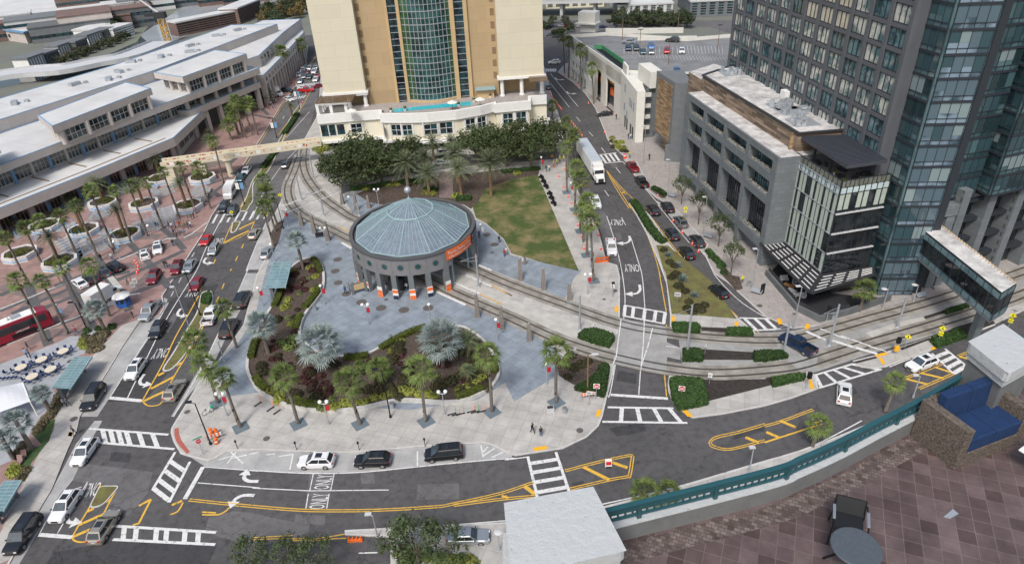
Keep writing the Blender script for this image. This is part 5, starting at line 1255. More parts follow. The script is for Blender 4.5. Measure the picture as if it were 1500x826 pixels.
wt=MB();wt.sheet(W(-.01,-60,140,60,118,130,92,200,76,262,60,330,18,345,5,300,4,262,20,225,28,200,62,150,84,60,104,-60,128),-.01);ground('river',wt,M['water'])
wt=MB();wt.sheet(W(-.01,205,52,262,14,300,-6,420,-10,400,4,345,12,330,26,262,58,220,66),-.008);ground('river_reach',wt,M['watersky'])
def facade_block(name,label,cat,a,c,depth,top,wallm,winm,cols,rows,z0=0,wz=.62,wa=.6,group=None,balcony=None):
 0
 h=colz(a,0,a[1]-top)if top<100 else top-100
 A_,C_=G(*a,0),G(*c,0);ff=Fr(A_,C_)
 if ff.n.dot(-A_)<0:ff=Fr(C_,A_)
 t=thing(name,label,cat,tuple((A_+C_)/2),0,group)
 b=MB();ff.box(b,0,ff.len,-depth,0,z0,h);b.build('wall',wallm,t)
 b=MB();ff.box(b,-.3,ff.len+.3,-depth-.3,.3,h,h+.7);b.build('roof',M['concrete_grey' if name=='apartment_block' else 'convroof'],t)
 st=ff.len/cols;sz=(h-z0-1)/rows
 for j in range(rows):
  for i in range(cols):
   if cols*rows>99:continue
   b=MB();x=i*st+st*(1-wa)/2;z=z0+.8+j*sz+sz*(1-wz)/2
   ff.box(b,x,x+st*wa,-.1,.06,z,z+sz*wz);b.build('window',winm if(i*7+j*3)%11 else M['orange']if 'orange' in label and i%2==0 else winm,t)
 return t
facade_block('apartment_block','white riverside apartment block with orange panels, leftmost of the row','apartment block',T('E3',370,826),T('E3',545,760),7,17,M['white'],M['stripglass'],6,8)
facade_block('apartment_block','charcoal apartment block between two white ones, furthest left by the river','apartment block',T('E3',550,755),T('E3',715,700),7,15,M['concrete_dark'],M['stripglass'],6,8)
facade_block('apartment_block','white apartment block with a large orange panel in the middle of the riverside row','apartment block',T('E3',720,690),T('E3',915,620),7,18,M['white'],M['stripglass'],7,8)
facade_block('apartment_block','charcoal balconied apartment block in the middle of the riverside row','apartment block',T('E3',920,640),T('E3',1050,590),7,18,M['concrete_dark'],M['stripglass'],6,8)
facade_block('apartment_block','white apartment block with a thin orange stripe, right of the riverside row','apartment block',T('E3',1050,560),T('E3',1210,500),7,17,M['white'],M['stripglass'],6,8)
facade_block('apartment_block','charcoal apartment block at the right end of the riverside row','apartment block',T('E3',1215,500),T('E3',1350,450),7,16,M['concrete_dark'],M['stripglass'],6,7)
facade_block('office_block','low white banded building by the river right of the apartments','building',T('E3',1340,470),T('E3',1560,395),22,15,M['white'],M['stripglass'],4,4,wa=.95,wz=.4)
facade_block('slab_tower','narrow white slab tower rising behind the apartments','tower',T('E3',1150,400),T('E3',1225,370),10,25,M['white'],M['stripglass'],2,9)
facade_block('garage_block','brown brick parking garage with long dark slots behind the convention hall','garage',T('E4',460,300),T('E4',960,195),8,19,M['brick'],M['black'],3,5,wa=.97,wz=.42)
facade_block('garage_block','second darker brown garage further right near the cream tower','garage',T('E4',960,200),T('E4',1140,120),10,22,M['brick'],M['black'],2,6,wa=.97,wz=.42)
rb=random.Random(11)
tone=['brown','pale grey','brick','white','grey','slate grey','beige','dull pink']
tm=[M['brick'],M['convroof'],M['brick'],M['white'],M['concrete_grey'],M['concrete_dark'],M['convwall'],M['convwall']]
def townhouse(px,py,w_,d_,h_,k,label):
 p=G(px,py,0);t=thing('distant_building',label,'building',tuple(p),0,'low buildings beyond the river')
 b=MB();b.box(p.x,p.y,0,w_,d_,h_,.5);b.build('wall',tm[k],t);b=MB();b.box(p.x,p.y,h_,w_+.6,d_+.6,.5,.5);b.build('roof',M[('brick','concrete_grey','brick','convroof','concrete_dark')[k%5]],t)
 b=MB()
 for s in range(int(h_//4)):b.box(p.x,p.y,2+s*4,w_+.2,d_+.2,1.4,.5)
 b.build('window_band',M['stripglass'],t)
where='in the town beyond the river'
for i in range(46):
 r_=i%3;px=-10+i*9.6+rb.uniform(-4,4);py=(58,34,12)[r_]-px*.10+rb.uniform(-6,5)
 if px>205 and py>20-(px-205)*.08 or py<50-max(0,px-35)*.33:continue
 townhouse(px,py,rb.uniform(14,40),rb.uniform(12,26),rb.uniform(5,11),i%8,f'{tone[i % 8]} low building across the river, {ORD[min(19,i//3)]} from left in the {("near","middle","far")[r_]} row')
for q_,h_,lab in((((-60,52),(0,44),(35,49),(70,38),(109,24),(150,10),(172,-2),(172,-12),(-60,-12)),5,'long pale roofed hall at the upper left corner of the view'),):
 P=[G(x,y,h_)for x,y in q_];t=thing('distant_hall',lab,'hall',(P[0].x,P[0].y,0))
 b=MB();b.prism([Vector((p.x,p.y,0))for p in P],0,h_,0,1);b.build('wall',[M['convwall'],M['convroof']],t)
 b=MB();b.wall([Vector((p.x,p.y,0))for p in P],1.5,h_,h_+.6,0,True);b.build('parapet',M['bluetrim'],t)
p0=G(*T('E4',370,350));cr_=thing('tower_crane','yellow lattice tower crane standing by the river','crane',(p0.x,p0.y,0))
HC=colz(T('E4',370,350),0,T('E4',300,150)[1]);b=MB()
for sx,sy in((-1,-1),(1,-1),(1,1),(-1,1)):b.bar((p0.x+sx*1.1,p0.y+sy*1.1,0),(p0.x+sx*1.1,p0.y+sy*1.1,HC),.22,n=4)
k=0;z=0
while z<HC-2.5:
 for(ax,ay),(bx,by_)in(((-1.1,-1.1),(1.1,-1.1)),((1.1,-1.1),(1.1,1.1)),((1.1,1.1),(-1.1,1.1)),((-1.1,1.1),(-1.1,-1.1))):
  b.bar((p0.x+ax,p0.y+ay,z),(p0.x+bx,p0.y+by_,z+2.5),.14,n=4);b.bar((p0.x+ax,p0.y+ay,z),(p0.x+bx,p0.y+by_,z),.12,n=4)
 z+=2.5
b.build('mast',M['craneyellow'],cr_)
b=MB();b.box(p0.x,p0.y,HC,5,3,2.6);b.box(p0.x-4,p0.y,HC+1,6,1.4,1.4);b.build('cab',M['darkmetal'],cr_)
b=MB();b.bar((p0.x,p0.y,HC+2),(p0.x-14,p0.y+8,HC+10),.4,n=4);b.build('jib',M['lightgrey'],cr_)
hw=thing('elevated_highway','grey elevated highway crossing behind the cream tower on concrete columns','bridge',tuple(G(860,22,0)))
a,c=G(*T('E5',-60,150),0),G(*T('E5',620,140),0);ff=Fr(a,c);ff=ff if ff.n.y<0 else Fr(c,a)
b=MB();ff.box(b,-30,ff.len+6,-16,0,6.2,7.8);b.build('deck',M['lightgrey'],hw)
b=MB();ff.box(b,-30,ff.len+6,-.2,.1,7.8,9.0);ff.box(b,-30,ff.len+6,-16,-15.7,7.8,9);b.each('barrier',M['lightgrey'],hw)
b=MB()
for k in range(5):p=ff.P(-18+k*16,-3,0);b.bar(p,p+Vector((0,0,6.3)),.8,n=10);p=ff.P(-18+k*16,-12,0);b.bar(p,p+Vector((0,0,6.3)),.8,n=10)
b.each('column',M['lightgrey'],hw)
h2=thing('riverside_viaduct','pale viaduct road running along the river behind the convention hall','bridge',tuple(G(100,100,0)))
vp_=[G(*T('E3',x,y),3.2)for x,y in((-200,900),(330,826),(700,800),(1100,720),(1495,640),(1900,480))]
b=MB();b.wall(cr(vp_,4),13,2.4,3.3);b.build('deck',M['lightgrey'],h2);b=MB();b.wall(offs(cr(vp_,4),6.3),.3,3.3,4.1);b.wall(offs(cr(vp_,4),-6.3),.3,3.3,4.1);b.build('barrier',M['lightgrey'],h2)
b=MB();b.sheet(W(0,'E5',30,235,250,225,440,225,440,185,700,180,700,215,620,235,540,245,300,290,240,300,40,300),.004);ground('car_park',b,M['asphalt_old'])
rb2=MB();rb2.sheet(W(-.02,640,30,1080,30,1100,60,1040,40,800,40),-.012);ground('far_road',rb2,M['asphalt_old'])
for i,(x0,x1,y0,h_,mt,lab)in enumerate(((1010,1100,18,22,'concrete_grey','grey framed building at the top edge left of the grid tower'),(905,985,16,14,'convroof','pale striped building at the top edge above the garage roof'),(800,885,6,10,'creamlight','cream building at the top edge behind the highway'))):
 facade_block('distant_building',lab,'building',(x0,y0+8),(x1,y0+4),30,h_,M[mt],M['stripglass'],7,5,group='buildings at the top edge')
rv=random.Random(21)
def blade(mb,o,d,up,l,w,m=0,droop=0.0,seg=2):
 0
 s=d.cross(up);s=s.normalized()if s.length>1e-4 else Vector((1,0,0));pts=[]
 for i in range(seg+1):
  t=i/seg;p=o+d*(l*t)+Vector((0,0,-droop*l*t*t));ww=w*(1-.85*t)*(.5 if i==0 else 1)
  pts.append((p-s*ww,p+s*ww))
 vs=[q for pr in pts for q in pr]
 mb.add(vs,[(2*i,2*i+1,2*i+3,2*i+2)for i in range(seg)],m)
def fan_frond(mb,az,el,pet,rad,n,m,droop,spread=2.6,w=.10):
 d=Vector((math.cos(az)*math.cos(el),math.sin(az)*math.cos(el),math.sin(el)));side=Vector((-math.sin(az),math.cos(az),0));up=side.cross(d)*-1
 if up.z<0:up=-up
 tip=d*pet+Vector((0,0,-droop*.12*pet));mb.bar((0,0,0),tip,.025,.015,3,m,False)
 for k in range(n):
  a=(k/(n-1)-.5)*spread;dd=(d*math.cos(a)+side*math.sin(a)+up*rv.uniform(-.08,.12)).normalized()
  blade(mb,tip,dd,up,rad*(1-.18*abs(a)/1.3)*rv.uniform(.9,1.1),w,m,droop*rv.uniform(.5,1.2))
def fan_crown(seed,n=26,pet=.95,rad=.98,m_=0):
 b=MB();rv.seed(seed)
 for i in range(n):
  el=R(78)-R(118)*((i+.5)/n);fan_frond(b,i*2.39996+rv.uniform(-.2,.2),el,pet*rv.uniform(.85,1.15),rad*rv.uniform(.85,1.1),10,0,.25+.35*(i/n))
 return b
def skirt(seed,n=12):
 b=MB();rv.seed(seed)
 for i in range(n):fan_frond(b,i*2.39996,R(-62)-R(15)*rv.random(),.55,.7,6,0,.35,1.6)
 return b
def silver_crown(seed):
 b=MB();rv.seed(seed);n=36
 for i in range(n):
  el=R(80)-R(112)*((i+.5)/n);fan_frond(b,i*2.39996+rv.uniform(-.2,.2),el,1.75*rv.uniform(.85,1.1),1.30*rv.uniform(.9,1.1),16,0,.18+.2*(i/n),3.6,.13)
 return b
def date_crown(seed,n=54,ln=3.0):
 b=MB();rv.seed(seed)
 for i in range(n):
  az=i*2.39996;el=R(82)-R(112)*((i+.5)/n);L_=ln*rv.uniform(.85,1.08);d=Vector((math.cos(az)*math.cos(el),math.sin(az)*math.cos(el),math.sin(el)));side=Vector((-math.sin(az),math.cos(az),0))
  pts=[d*(L_*t)+Vector((0,0,-.30*L_*t*t))for t in[k/7 for k in range(8)]]
  for k in range(7):b.bar(pts[k],pts[k+1],.03,.025,3,0,False)
  for k in range(2,22):
   t=k/22;j=min(6,int(t*7));o=pts[j].lerp(pts[j+1],t*7-j);ax=(pts[j+1]-pts[j]).normalized();up=side.cross(ax)
   ll=.62*(1-.55*abs(t-.45)*1.6)*ln/3
   for s in(1,-1):
    dd=(side*s*.8+ax*.55+up*-.18*(1 if up.z>0 else-1)+Vector((0,0,.18))).normalized();blade(b,o,dd,Vector((0,0,1)),ll,.045*ln/3,0,.15,1)
 return b
def unit_trunk(r0,r1,m_,n=8,wob=0):
 b=MB();k=6;pts=[Vector((wob*math.sin(i*1.1),wob*math.cos(i*.9)-wob,i/k))for i in range(k+1)]
 for i in range(k):b.bar(pts[i],pts[i+1],r0+(r1-r0)*i/k,r0+(r1-r0)*(i+1)/k,n,0,i in(0,k-1))
 return b
def lib(mb,name,m_):
 me=mb.build(name,m_).data;o=[o for o in bpy.data.objects if o.data==me][0];bpy.data.objects.remove(o);return me
FANC=[lib(fan_crown(s),'fan_crown',M['leaf_fan'])for s in(1,2,3)];SKIRT=[lib(skirt(s),'dead_fronds',M['leaf_dead'])for s in(4,5)]
DATEC=[lib(date_crown(s),'date_crown',M['leaf_date'])for s in(6,7)];SILC=[lib(silver_crown(s),'silver_crown',M['leaf_silver'])for s in(8,9)]
TRK={'fan':lib(unit_trunk(.24,.15,0,8,.05),'trunk',M['palmtrunk']),'date':lib(unit_trunk(.34,.28,0,9,0),'trunk',M['palmtrunk_brown']),'silver':lib(unit_trunk(.30,.24,0,9,0),'trunk',M['palmtrunk']),'thin':lib(unit_trunk(.13,.10,0,6,.04),'trunk',M['palmtrunk'])}
def child(name,me,par,loc=(0,0,0),rz=0,sc=(1,1,1)):
 o=bpy.data.objects.new(name,me);COL.objects.link(o);o.parent=par;o.location=loc;o.rotation_euler=(0,0,rz);o.scale=sc;return o
NPALM=[0]
def palm(kind,base,h,label,group,s=1.0,z0=KZ,pit=False):
 i=NPALM[0];NPALM[0]+=1;r=random.Random(i*7+1)
 t=thing({'fan':'fan_palm','date':'date_palm','silver':'silver_palm'}[kind],label,'palm tree',(base[0],base[1],z0),r.uniform(0,6.28),group)
 t.rotation_euler=(r.gauss(0,.028),r.gauss(0,.028),r.uniform(0,6.28))
 child('trunk',TRK[kind if kind!='fan' or h>2 else 'thin'],t,(0,0,0),0,(1,1,h))
 cm={'fan':FANC,'date':DATEC,'silver':SILC}[kind];k=s*r.uniform(.82,1.14)
 child('crown',cm[i%len(cm)],t,(0,0,h-.05),r.uniform(0,6),(k,k,k))
 if kind=='fan':child('dead_fronds',SKIRT[i%2],t,(0,0,h-.15),r.uniform(0,6),(k,k,k))
 return t
def palm_px(kind,bk,bx,by,ck,cx,cy,label,group,s=1.0,z0=KZ):
 b=g(bk,bx,by,z0);c=T(ck,cx,cy);h=max(1.6,colz(T(bk,bx,by),z0,c[1])-z0-.35*s)
 return palm(kind,b,h,label,group,s,z0)
gp_='fan palms along the bottom pavement'
for i,a in enumerate((('H7',545,240,'C1',1150,505),('H7',805,515,'C1',1262,590),('C1',1180,585,'C1',1130,375),('C1',1365,430,'C1',1280,185),('D2',265,20,'C2',170,580),('D2',620,20,'C2',540,590),('D2',1000,5,'C2',950,530),('C2',1380,800,'C2',1340,460),('C3',295,745,'C3',295,430))):
 lab=('fan palm behind the white globe lamp at the street corner','tall fan palm in a square grate nearest the orange barrels','fan palm furthest up the left street before the parked black cars','leaning fan palm beside the parked black limousine on the left street','fan palm left of the planting bed beside the parked scooters','fan palm in a grate left of the black lamp post, before the planting bed','fan palm in a grate right of the black lamp post, before the planting bed','fan palm at the right end of the planting bed','fan palm in a grate near the hedged corner and the grey bins')[i]
 palm_px('fan',*a,lab,gp_,1.18)
for i,a in enumerate((('F4',1345,560,'B2',75,395),('F4',1362,390,'B2',62,325),('F4',1385,300,'B2',42,235))):palm_px('fan',*a,('front','middle','rear')[i]+' palm of the tight trio beside the left street bus lane','trio of palms by the left street',1.35)
for i,a in enumerate((('H1',395,640,'H1',390,105),('H2',175,50,'H1',500,330),('H2',235,300,'H1',560,470),('H2',310,580,'H1',640,720),('H2',270,430,'H2',275,25),('C3',510,45,'H2',400,140),('H1',415,470,'A3',340,690),('H1',455,330,'A3',378,760),('A3',270,690,'A3',260,600))):
 lab=ORD[i]+' fan palm along the lawn walkway, counting from the construction tape' if i<4 else('slender pole palm with few fronds between two lawn walkway palms','fan palm nearest the globe lamps at the track end of the lawn walkway','fan palm behind the yellow tape near the semi truck','fan palm rising beside the semi trailer roof','small fan palm at the hotel corner by the cone line')[i-4]
 palm_px('fan',*a,lab,'fan palms along the lawn walkway',1.15)
for i,a in enumerate((('A3',510,600,'A3',517,385),('A3',437,530,'A3',435,280),('A3',365,450,'A3',360,230),('A3',342,425,'A3',340,195))):palm_px('fan',*a,ORD[i]+' fan palm in front of the white garage, counting from the orange ramp','fan palms along the garage',1.35)
palm_px('fan','C4',545,220,'C4',580,75,'fan palm on the tan pavement by the glass corner building','fan palms on the right',1.0)
palm_px('fan','C4',695,800,'C4',745,610,'fan palm on the near pavement below the white turning car','fan palms on the right',1.0)
palm_px('fan','D4',275,150,'D4',320,0,'fan palm just behind the teal balcony railing by the yellow chevrons','fan palms on the right',1.0)
palm_px('fan','D3',795,500,'D3',795,385,'bushy fan palm left of the pair behind the balcony railing','fan palms on the right',1.2)
palm_px('fan','D3',930,470,'D3',935,400,'low bushy fan palm right of the pair behind the balcony railing','fan palms on the right',1.05)
for i,a in enumerate((('B1',660,650,'B1',535,300),('B1',755,610,'B1',650,310),('B1',850,575,'B1',750,275),('B1',940,530,'B1',850,255),('B1',1035,470,'B1',940,190),('B1',1125,430,'B1',1040,170),('B1',1215,415,'B1',1140,165),('B1',1290,270,'B1',1215,20),('B1',565,700,'B1',445,392),('B1',450,700,'B1',345,450),('B1',250,755,'B1',150,512),('F5',350,150,'B1',70,570),('F5',545,790,'F5',190,80),('F5',790,700,'F5',480,50),('F5',1030,590,'F3',80,450),('F5',1270,500,'F3',340,440),('B1',345,740,'F1',480,550))):
 lab=('tall thin palm by the second planter from the crowd, among plaza lamps','tall thin palm at the planter nearest the white police cars','tall thin palm left of the waiting crowd','tall thin palm beside the crowd, base at the dark paving band','tall thin palm behind the crowd at the crosswalk planter','tall thin palm left of the blue banners','tall thin palm beside the footbridge steps','tall thin palm rising through the footbridge line near the white shuttle','thin palm with base near the black van','thin palm with base left of the parked grey car','thin palm far left above the white sedan','thin palm at the left edge in a dark grate','thin palm in front of the red bus','thin palm at the nose of the red bus','thin palm with its base by the street lamp and silver palm','thin palm behind the white box truck','short thin palm crossing the far left planter')[i]
 palm_px('fan',*a,lab,'slender fan palms on the pink plaza',.95)
for i,(a,zz)in enumerate(((('F1',435,490,'F1',390,365),KZ),(('F1',170,640,'F1',155,545),KZ),(('F1',800,390,'F1',800,290),KZ),(('F1',1185,335,'F1',1110,125),.9),(('F1',945,660,'F1',885,400),.9),(('F1',1430,720,'F1',1335,430),.9),(('B1',335,710,'F1',560,745),.9),(('F2',475,380,'F2',430,235),.9),(('F2',310,760,'F2',235,540),.9),(('F2',810,790,'F2',750,520),.9),(('F2',1110,170,'F2',1045,20),KZ))):
 lab=('double trunked date palm against the blue doors','date palm at the far left against the building','date palm between blue doors and the middle planter','date palm in the back row planter near the doors','date palm in the middle planter with yellow shrubs','date palm in the planter beside two thin leaning palms','date palm in the planter nearest the white sedan','date palm at the footbridge end of the doors','date palm in the planter left of the bare soil planter','date palm in the planter nearest the crosswalk crowd','palm just behind the footbridge parapet')[i]
 palm_px('date',*a,lab,'date palms on the pink plaza',.76,zz)
for i,a in enumerate((('F8',600,790,'F8',500,535),('F8',615,800,'F8',560,590),('F8',640,760,'F8',600,470),('F8',680,826,'F8',640,430),('F8',745,800,'F8',700,470),('F8',800,800,'F8',765,460),('F8',905,480,'F8',820,380),('F8',540,850,'F8',490,680))):palm_px('fan',*a,ORD[i]+' palm from the left in the clump before the tall hall columns','palms in front of the hall columns',1.35)
palm_px('date','F8',330,850,'F8',300,770,'feathery palm at the hall corner above the footbridge','palms in front of the hall columns',.6)
palm_px('date','F8',1145,640,'F8',1110,500,'feathery palm standing in the hedged street median','palms in the street median',.6,.12)
for i,a in enumerate((('E2',545,800,'E2',470,165),('E2',590,780,'E2',590,180),('E2',905,470,'E2',680,20))):palm_px('fan',*a,ORD[i]+' palm along the far arcade of the convention hall','palms along the far arcade',1.6)
for i,a in enumerate((('C1',605,330,'C1',545,195),('C2',95,475,'C2',60,290),('C2',430,560,'C2',400,390),('C2',1100,550,'C2',1065,370),('B2',295,775,'B2',250,590),('F6',590,826,'F6',440,580),('F7',370,450,'F7',180,120),('F7',160,560,'F7',60,330))):
 lab=('silver fan palm in the gravel bed beside the blue kiosk','silver fan palm at the left end of the kidney planting bed','largest silver fan palm, in the planting bed by the plaza curve','silver fan palm in the right half of the planting bed','silver fan palm at the narrow tip of the bed by the bus shelter','silver fan palm beside the white canopy','silver fan palm above the strip of green turf','silver fan palm at the left edge beside a black post')[i]
 palm_px('silver',*a,lab,'silver fan palms',(.72,.95,1.12,1.08,.80,.62,.70,.66)[i])
for i,a in enumerate((('E6',622,530,'E6',605,375),('E6',742,572,'E6',728,440),('E6',735,500,'E6',738,345),('E6',930,575,'E6',922,405),('E6',905,490,'E6',905,325),('E6',1100,580,'E6',1090,375),('E6',650,380,'E6',612,255),('E6',770,380,'E6',752,255),('E6',890,390,'E6',885,255),('E6',1010,330,'E6',1005,205))):
 lab=('date palm directly behind the dome spire','date palm left of the garden steps, front row','date palm left of the garden steps, second row','date palm right of the garden steps, front row','date palm right of the garden steps, second row','date palm standing alone on the lawn corner','date palm at the left of the hotel entrance','date palm left of the hotel sign','date palm right of the hotel sign','date palm before the right hotel windows')[i]
 palm_px('date',*a,lab,'date palms in the hotel garden',1.32 if i<6 else 1.1)
palm_px('date','C2',1245,615,'C2',1230,550,'small feathery palm in the right part of the planting bed','small palms in the planting bed',.5,.5);palm_px('date','C2',1248,475,'C2',1250,375,'dark feathery palm behind the rightmost bed fan palm','small palms in the planting bed',.72,.5);palm_px('fan','C2',738,640,'C2',735,530,'bright fan palm behind the tall black lamp post','small palms in the planting bed',.95,.5)
for i,(k,x,y)in enumerate((('H7',545,240),('H7',810,520),('D2',265,20),('D2',620,20),('D2',1000,5),('C2',1380,800),('C3',295,745),('H1',395,645),('H2',170,55),('H2',235,302),('H2',308,582),('C3',510,45))):
 p=g(k,x,y,KZ);b=MB();b.box(p.x,p.y,KZ+.01,1.9,1.9,.03,.1 if i>6 else .6);tag(b.build('tree_grate',M['slate_dark']),'dark square grate at the foot of a fan palm, '+('corner by the scooter','nearest the orange barrels','by parked scooters','left of black lamp post','right of black lamp post','right end of planting bed','near the grey bins','first along the lawn','second along the lawn','third along the lawn','fourth along the lawn','nearest the track crossing')[i],'tree grate','tree grates')
def crown_mesh(seed,rx,rz,clumps,per,s,gap=.25):
 r=random.Random(seed);b=MB()
 for c in range(clumps):
  th=r.uniform(0,6.283);ph=math.acos(r.uniform(-.45,1));k=r.uniform(.45,1.0)
  o=Vector((rx*k*math.sin(ph)*math.cos(th),rx*k*math.sin(ph)*math.sin(th),rz*k*math.cos(ph)));cr_=rx*r.uniform(.22,.36)
  for _ in range(per):
   d=Vector((r.gauss(0,1),r.gauss(0,1),r.gauss(0,.75))).normalized()*cr_*r.uniform(.55,1.05);p=o+d
   nn=(d.normalized()+Vector((r.uniform(-.9,.9),r.uniform(-.9,.9),r.uniform(-.2,1)))).normalized();x=nn.orthogonal().normalized();y=nn.cross(x);a=r.uniform(0,3.14);u=x*math.cos(a)+y*math.sin(a);v=nn.cross(u);w=s*r.uniform(.5,1.25)
   b.add([p-u*w,p+v*w*.5,p+u*w,p-v*w*.5],((0,1,2,3),))
 return b
def limbs(seed,h,rx,r0):
 r=random.Random(seed);b=MB();b.bar((0,0,0),(0,0,h*.5),r0,r0*.8,8)
 for i in range(7):
  a=i*2.4+r.uniform(-.4,.4);m_=Vector((math.cos(a)*rx*.3,math.sin(a)*rx*.3,h*.78));e=Vector((math.cos(a)*rx*.7,math.sin(a)*rx*.7,h*r.uniform(.85,1.15)));o=Vector((0,0,h*r.uniform(.38,.5)))
  b.bar(o,m_,r0*.5,r0*.32,6);b.bar(m_,e,r0*.32,r0*.1,5)
 return b
OAK=[lib(crown_mesh(s,4.6,2.8,34,75,.30),'oak_crown',M['leaf_oak'])for s in(31,32,33)];OAKT=[lib(limbs(s,4.2,4.2,.30),'oak_trunk',M['bark'])for s in(34,35)]
STC=[lib(crown_mesh(s,2.3,2.0,24,42,.17),'street_crown',M['leaf_tree'])for s in(41,42)];STT=[lib(limbs(43,3.6,1.9,.12),'street_trunk',M['bark'])]
def tree(name,base,h,s,label,group,crowns,trunks,ch,z0=KZ,i=0,sz=1.0):
 t=thing(name,label,'tree',(base[0],base[1],z0),i*1.3,group);k=h/ch
 child('trunk',trunks[i%len(trunks)],t,(0,0,0),i,(s,s,k));child('crown',crowns[i%len(crowns)],t,(0,0,h),i*2,(s,s,s*sz));return t
def tree_px(k,x,y,ck,cx,cy,s,lab,grp,i,kind='oak',sz=1.0):
 b=g(k,x,y,KZ);h=max(2.2,colz(T(k,x,y),KZ,T(ck,cx,cy)[1])-KZ)
 if kind=='oak':return tree('oak_tree',b,h*.92,s*1.28,lab,grp,OAK,OAKT,4.2,KZ,i,sz)
 return tree('street_tree',b,h,s,lab,grp,STC,STT,3.6,KZ,i,sz)
og='live oaks in front of the cream hotel'
for i,a in enumerate((('E6',330,535,'E6',300,400,1.3,'large oak at the left front, nearest the tram pole'),('E6',215,470,'E6',215,400,.85,'oak at the far left edge overhanging the tracks'),('E6',470,505,'E6',450,370,1.0,'oak third from the left, behind the clipped hedge'),('E6',580,470,'E6',545,340,.85,'oak behind the dome spire date palm'),('E6',350,420,'E6',330,290,.95,'oak at the back left touching the podium windows'),('E6',640,440,'E6',640,310,.8,'oak mixed with date palms left of the hotel entrance'),('E6',1030,410,'E6',1015,265,.95,'oak right of the garden steps and parked cars'),('E6',1190,410,'E6',1180,290,1.05,'oak right of the lone lawn date palm'),('E6',1330,415,'E6',1310,280,1.0,'oak left of the street lamp by the lawn corner'),('E6',1270,340,'E6',1230,215,.95,'oak in the back row touching the right hotel windows'),('E6',1440,330,'E6',1410,215,1.0,'oak at the hotel corner above the construction crew'),('E6',1120,330,'E6',1110,225,.8,'small oak between two back row oaks right of the sign'),('E6',420,470,'E6',400,330,.9,'oak in the second row left of centre'))):
 tree_px(*a[:6],a[6],a[7],og,i,'oak',.92)
sg='street trees in front of the grey stone hotel wing'
for i,a in enumerate((('B3',1015,392,'B3',1015,275,.95,'street tree furthest up the pavement by the stone frame'),('B3',1112,505,'B3',1110,370,1.0,'second street tree from the far end, over the yellow sign'),('B3',1228,635,'B3',1230,500,1.05,'third street tree, beside the trash bin and bench'),('B3',1300,795,'B3',1310,655,.95,'street tree nearest the slatted canopy'))):
 tree_px(*a[:6],a[6],a[7],sg,i,'street')
b=g('D2',960,820,KZ)
for i,(x,y,cx,cy,s,lab)in enumerate(((960,830,985,690,1.15,'bushy dark tree over the silver car at the bottom edge'),(860,790,870,700,.75,'smaller dark tree left of the silver car at the bottom edge'),(1130,800,1120,690,.85,'dark tree crown touching the silver car roof'))):
 p=g('D2',x,y,KZ);h=colz(T('D2',x,y),KZ,T('D2',cx,cy)[1])-KZ;tree('street_tree',p,max(2.5,h),s*1.25,lab,'trees at the bottom edge',STC2 if False else STC,STT,3.6,KZ,i)
for i,x in enumerate((30,210,400)):p=g('D2',x,870,KZ);tree('street_tree',p,3.2,.95,('left','middle','right')[i]+' of three leafy crowns cut off by the bottom edge','cut off crowns at the bottom edge',STC,STT,3.6,KZ,i)
p=g('E6',130,385,KZ)
tree('clump_palm',p,3.2,.95,'yellowish clump of palms at the hotel corner by the footbridge',None,[lib(crown_mesh(51,2.6,1.9,22,50,.26),'clump_crown',M['leaf_lime'])],STT,3.6,KZ,0)
FARC=[lib(crown_mesh(s,5.5,3.6,20,42,.75),'far_crown',M['leaf_far'])for s in(61,62)];FARO=lib(crown_mesh(63,5.5,3.6,20,42,.75),'far_crown',M['leaf_autumn'])
rf=random.Random(77);nft=0
def far_tree(px,py,s,lab,grp,au=False):
 global nft;nft+=1;p=G(px,py,0)
 t=thing('distant_tree',lab,'tree',tuple(p),rf.uniform(0,6),grp);child('trunk',STT[0],t,(0,0,0),0,(2,2,1.1));child('crown',FARO if au else FARC[nft%2],t,(0,0,4.2*s),0,(s,s,s));return t
for i in range(16):x=700+i*50;p=T('E3',x,745-i*18+rf.uniform(-20,10));far_tree(*p,rf.uniform(.32,.5),ORD[i]+' tree from the left in front of the riverside apartments','trees before the riverside apartments')
for i in range(18):far_tree(168+i*2.9+rf.uniform(-4,4),44-i*1.2+rf.uniform(-7,7),rf.uniform(.55,.85),ORD[i]+' tree from the left in the wood by the river bend','trees by the river bend')
for i in range(16):far_tree(388+i*3.8+rf.uniform(-3,3),30-i*.7+rf.uniform(-9,9),rf.uniform(.65,.95),ORD[i]+' tree from the left, '+('russet' if i%3==0 else 'green')+', behind the far end of the convention hall','trees behind the convention hall',i%3==0)
for i in range(19):far_tree(*T('E5',600+i*33+rf.uniform(-10,10),225-(i%3)*22+rf.uniform(-8,8)),rf.uniform(.45,.8),ORD[i]+' tree from the left behind the garage roof deck','trees behind the garage',False)
for i in range(8):far_tree(*T('E5',40+i*32,250+rf.uniform(-60,60)),.4,ORD[i]+' small tree from the left in the car park under the highway','small trees by the highway car park')
for i in range(12):far_tree(560+i*0+rf.uniform(-1,1)-200+i*9,4+rf.uniform(-6,4),.8,ORD[i]+' tree along the horizon left of the cream tower','horizon trees left of the cream tower')if False else None
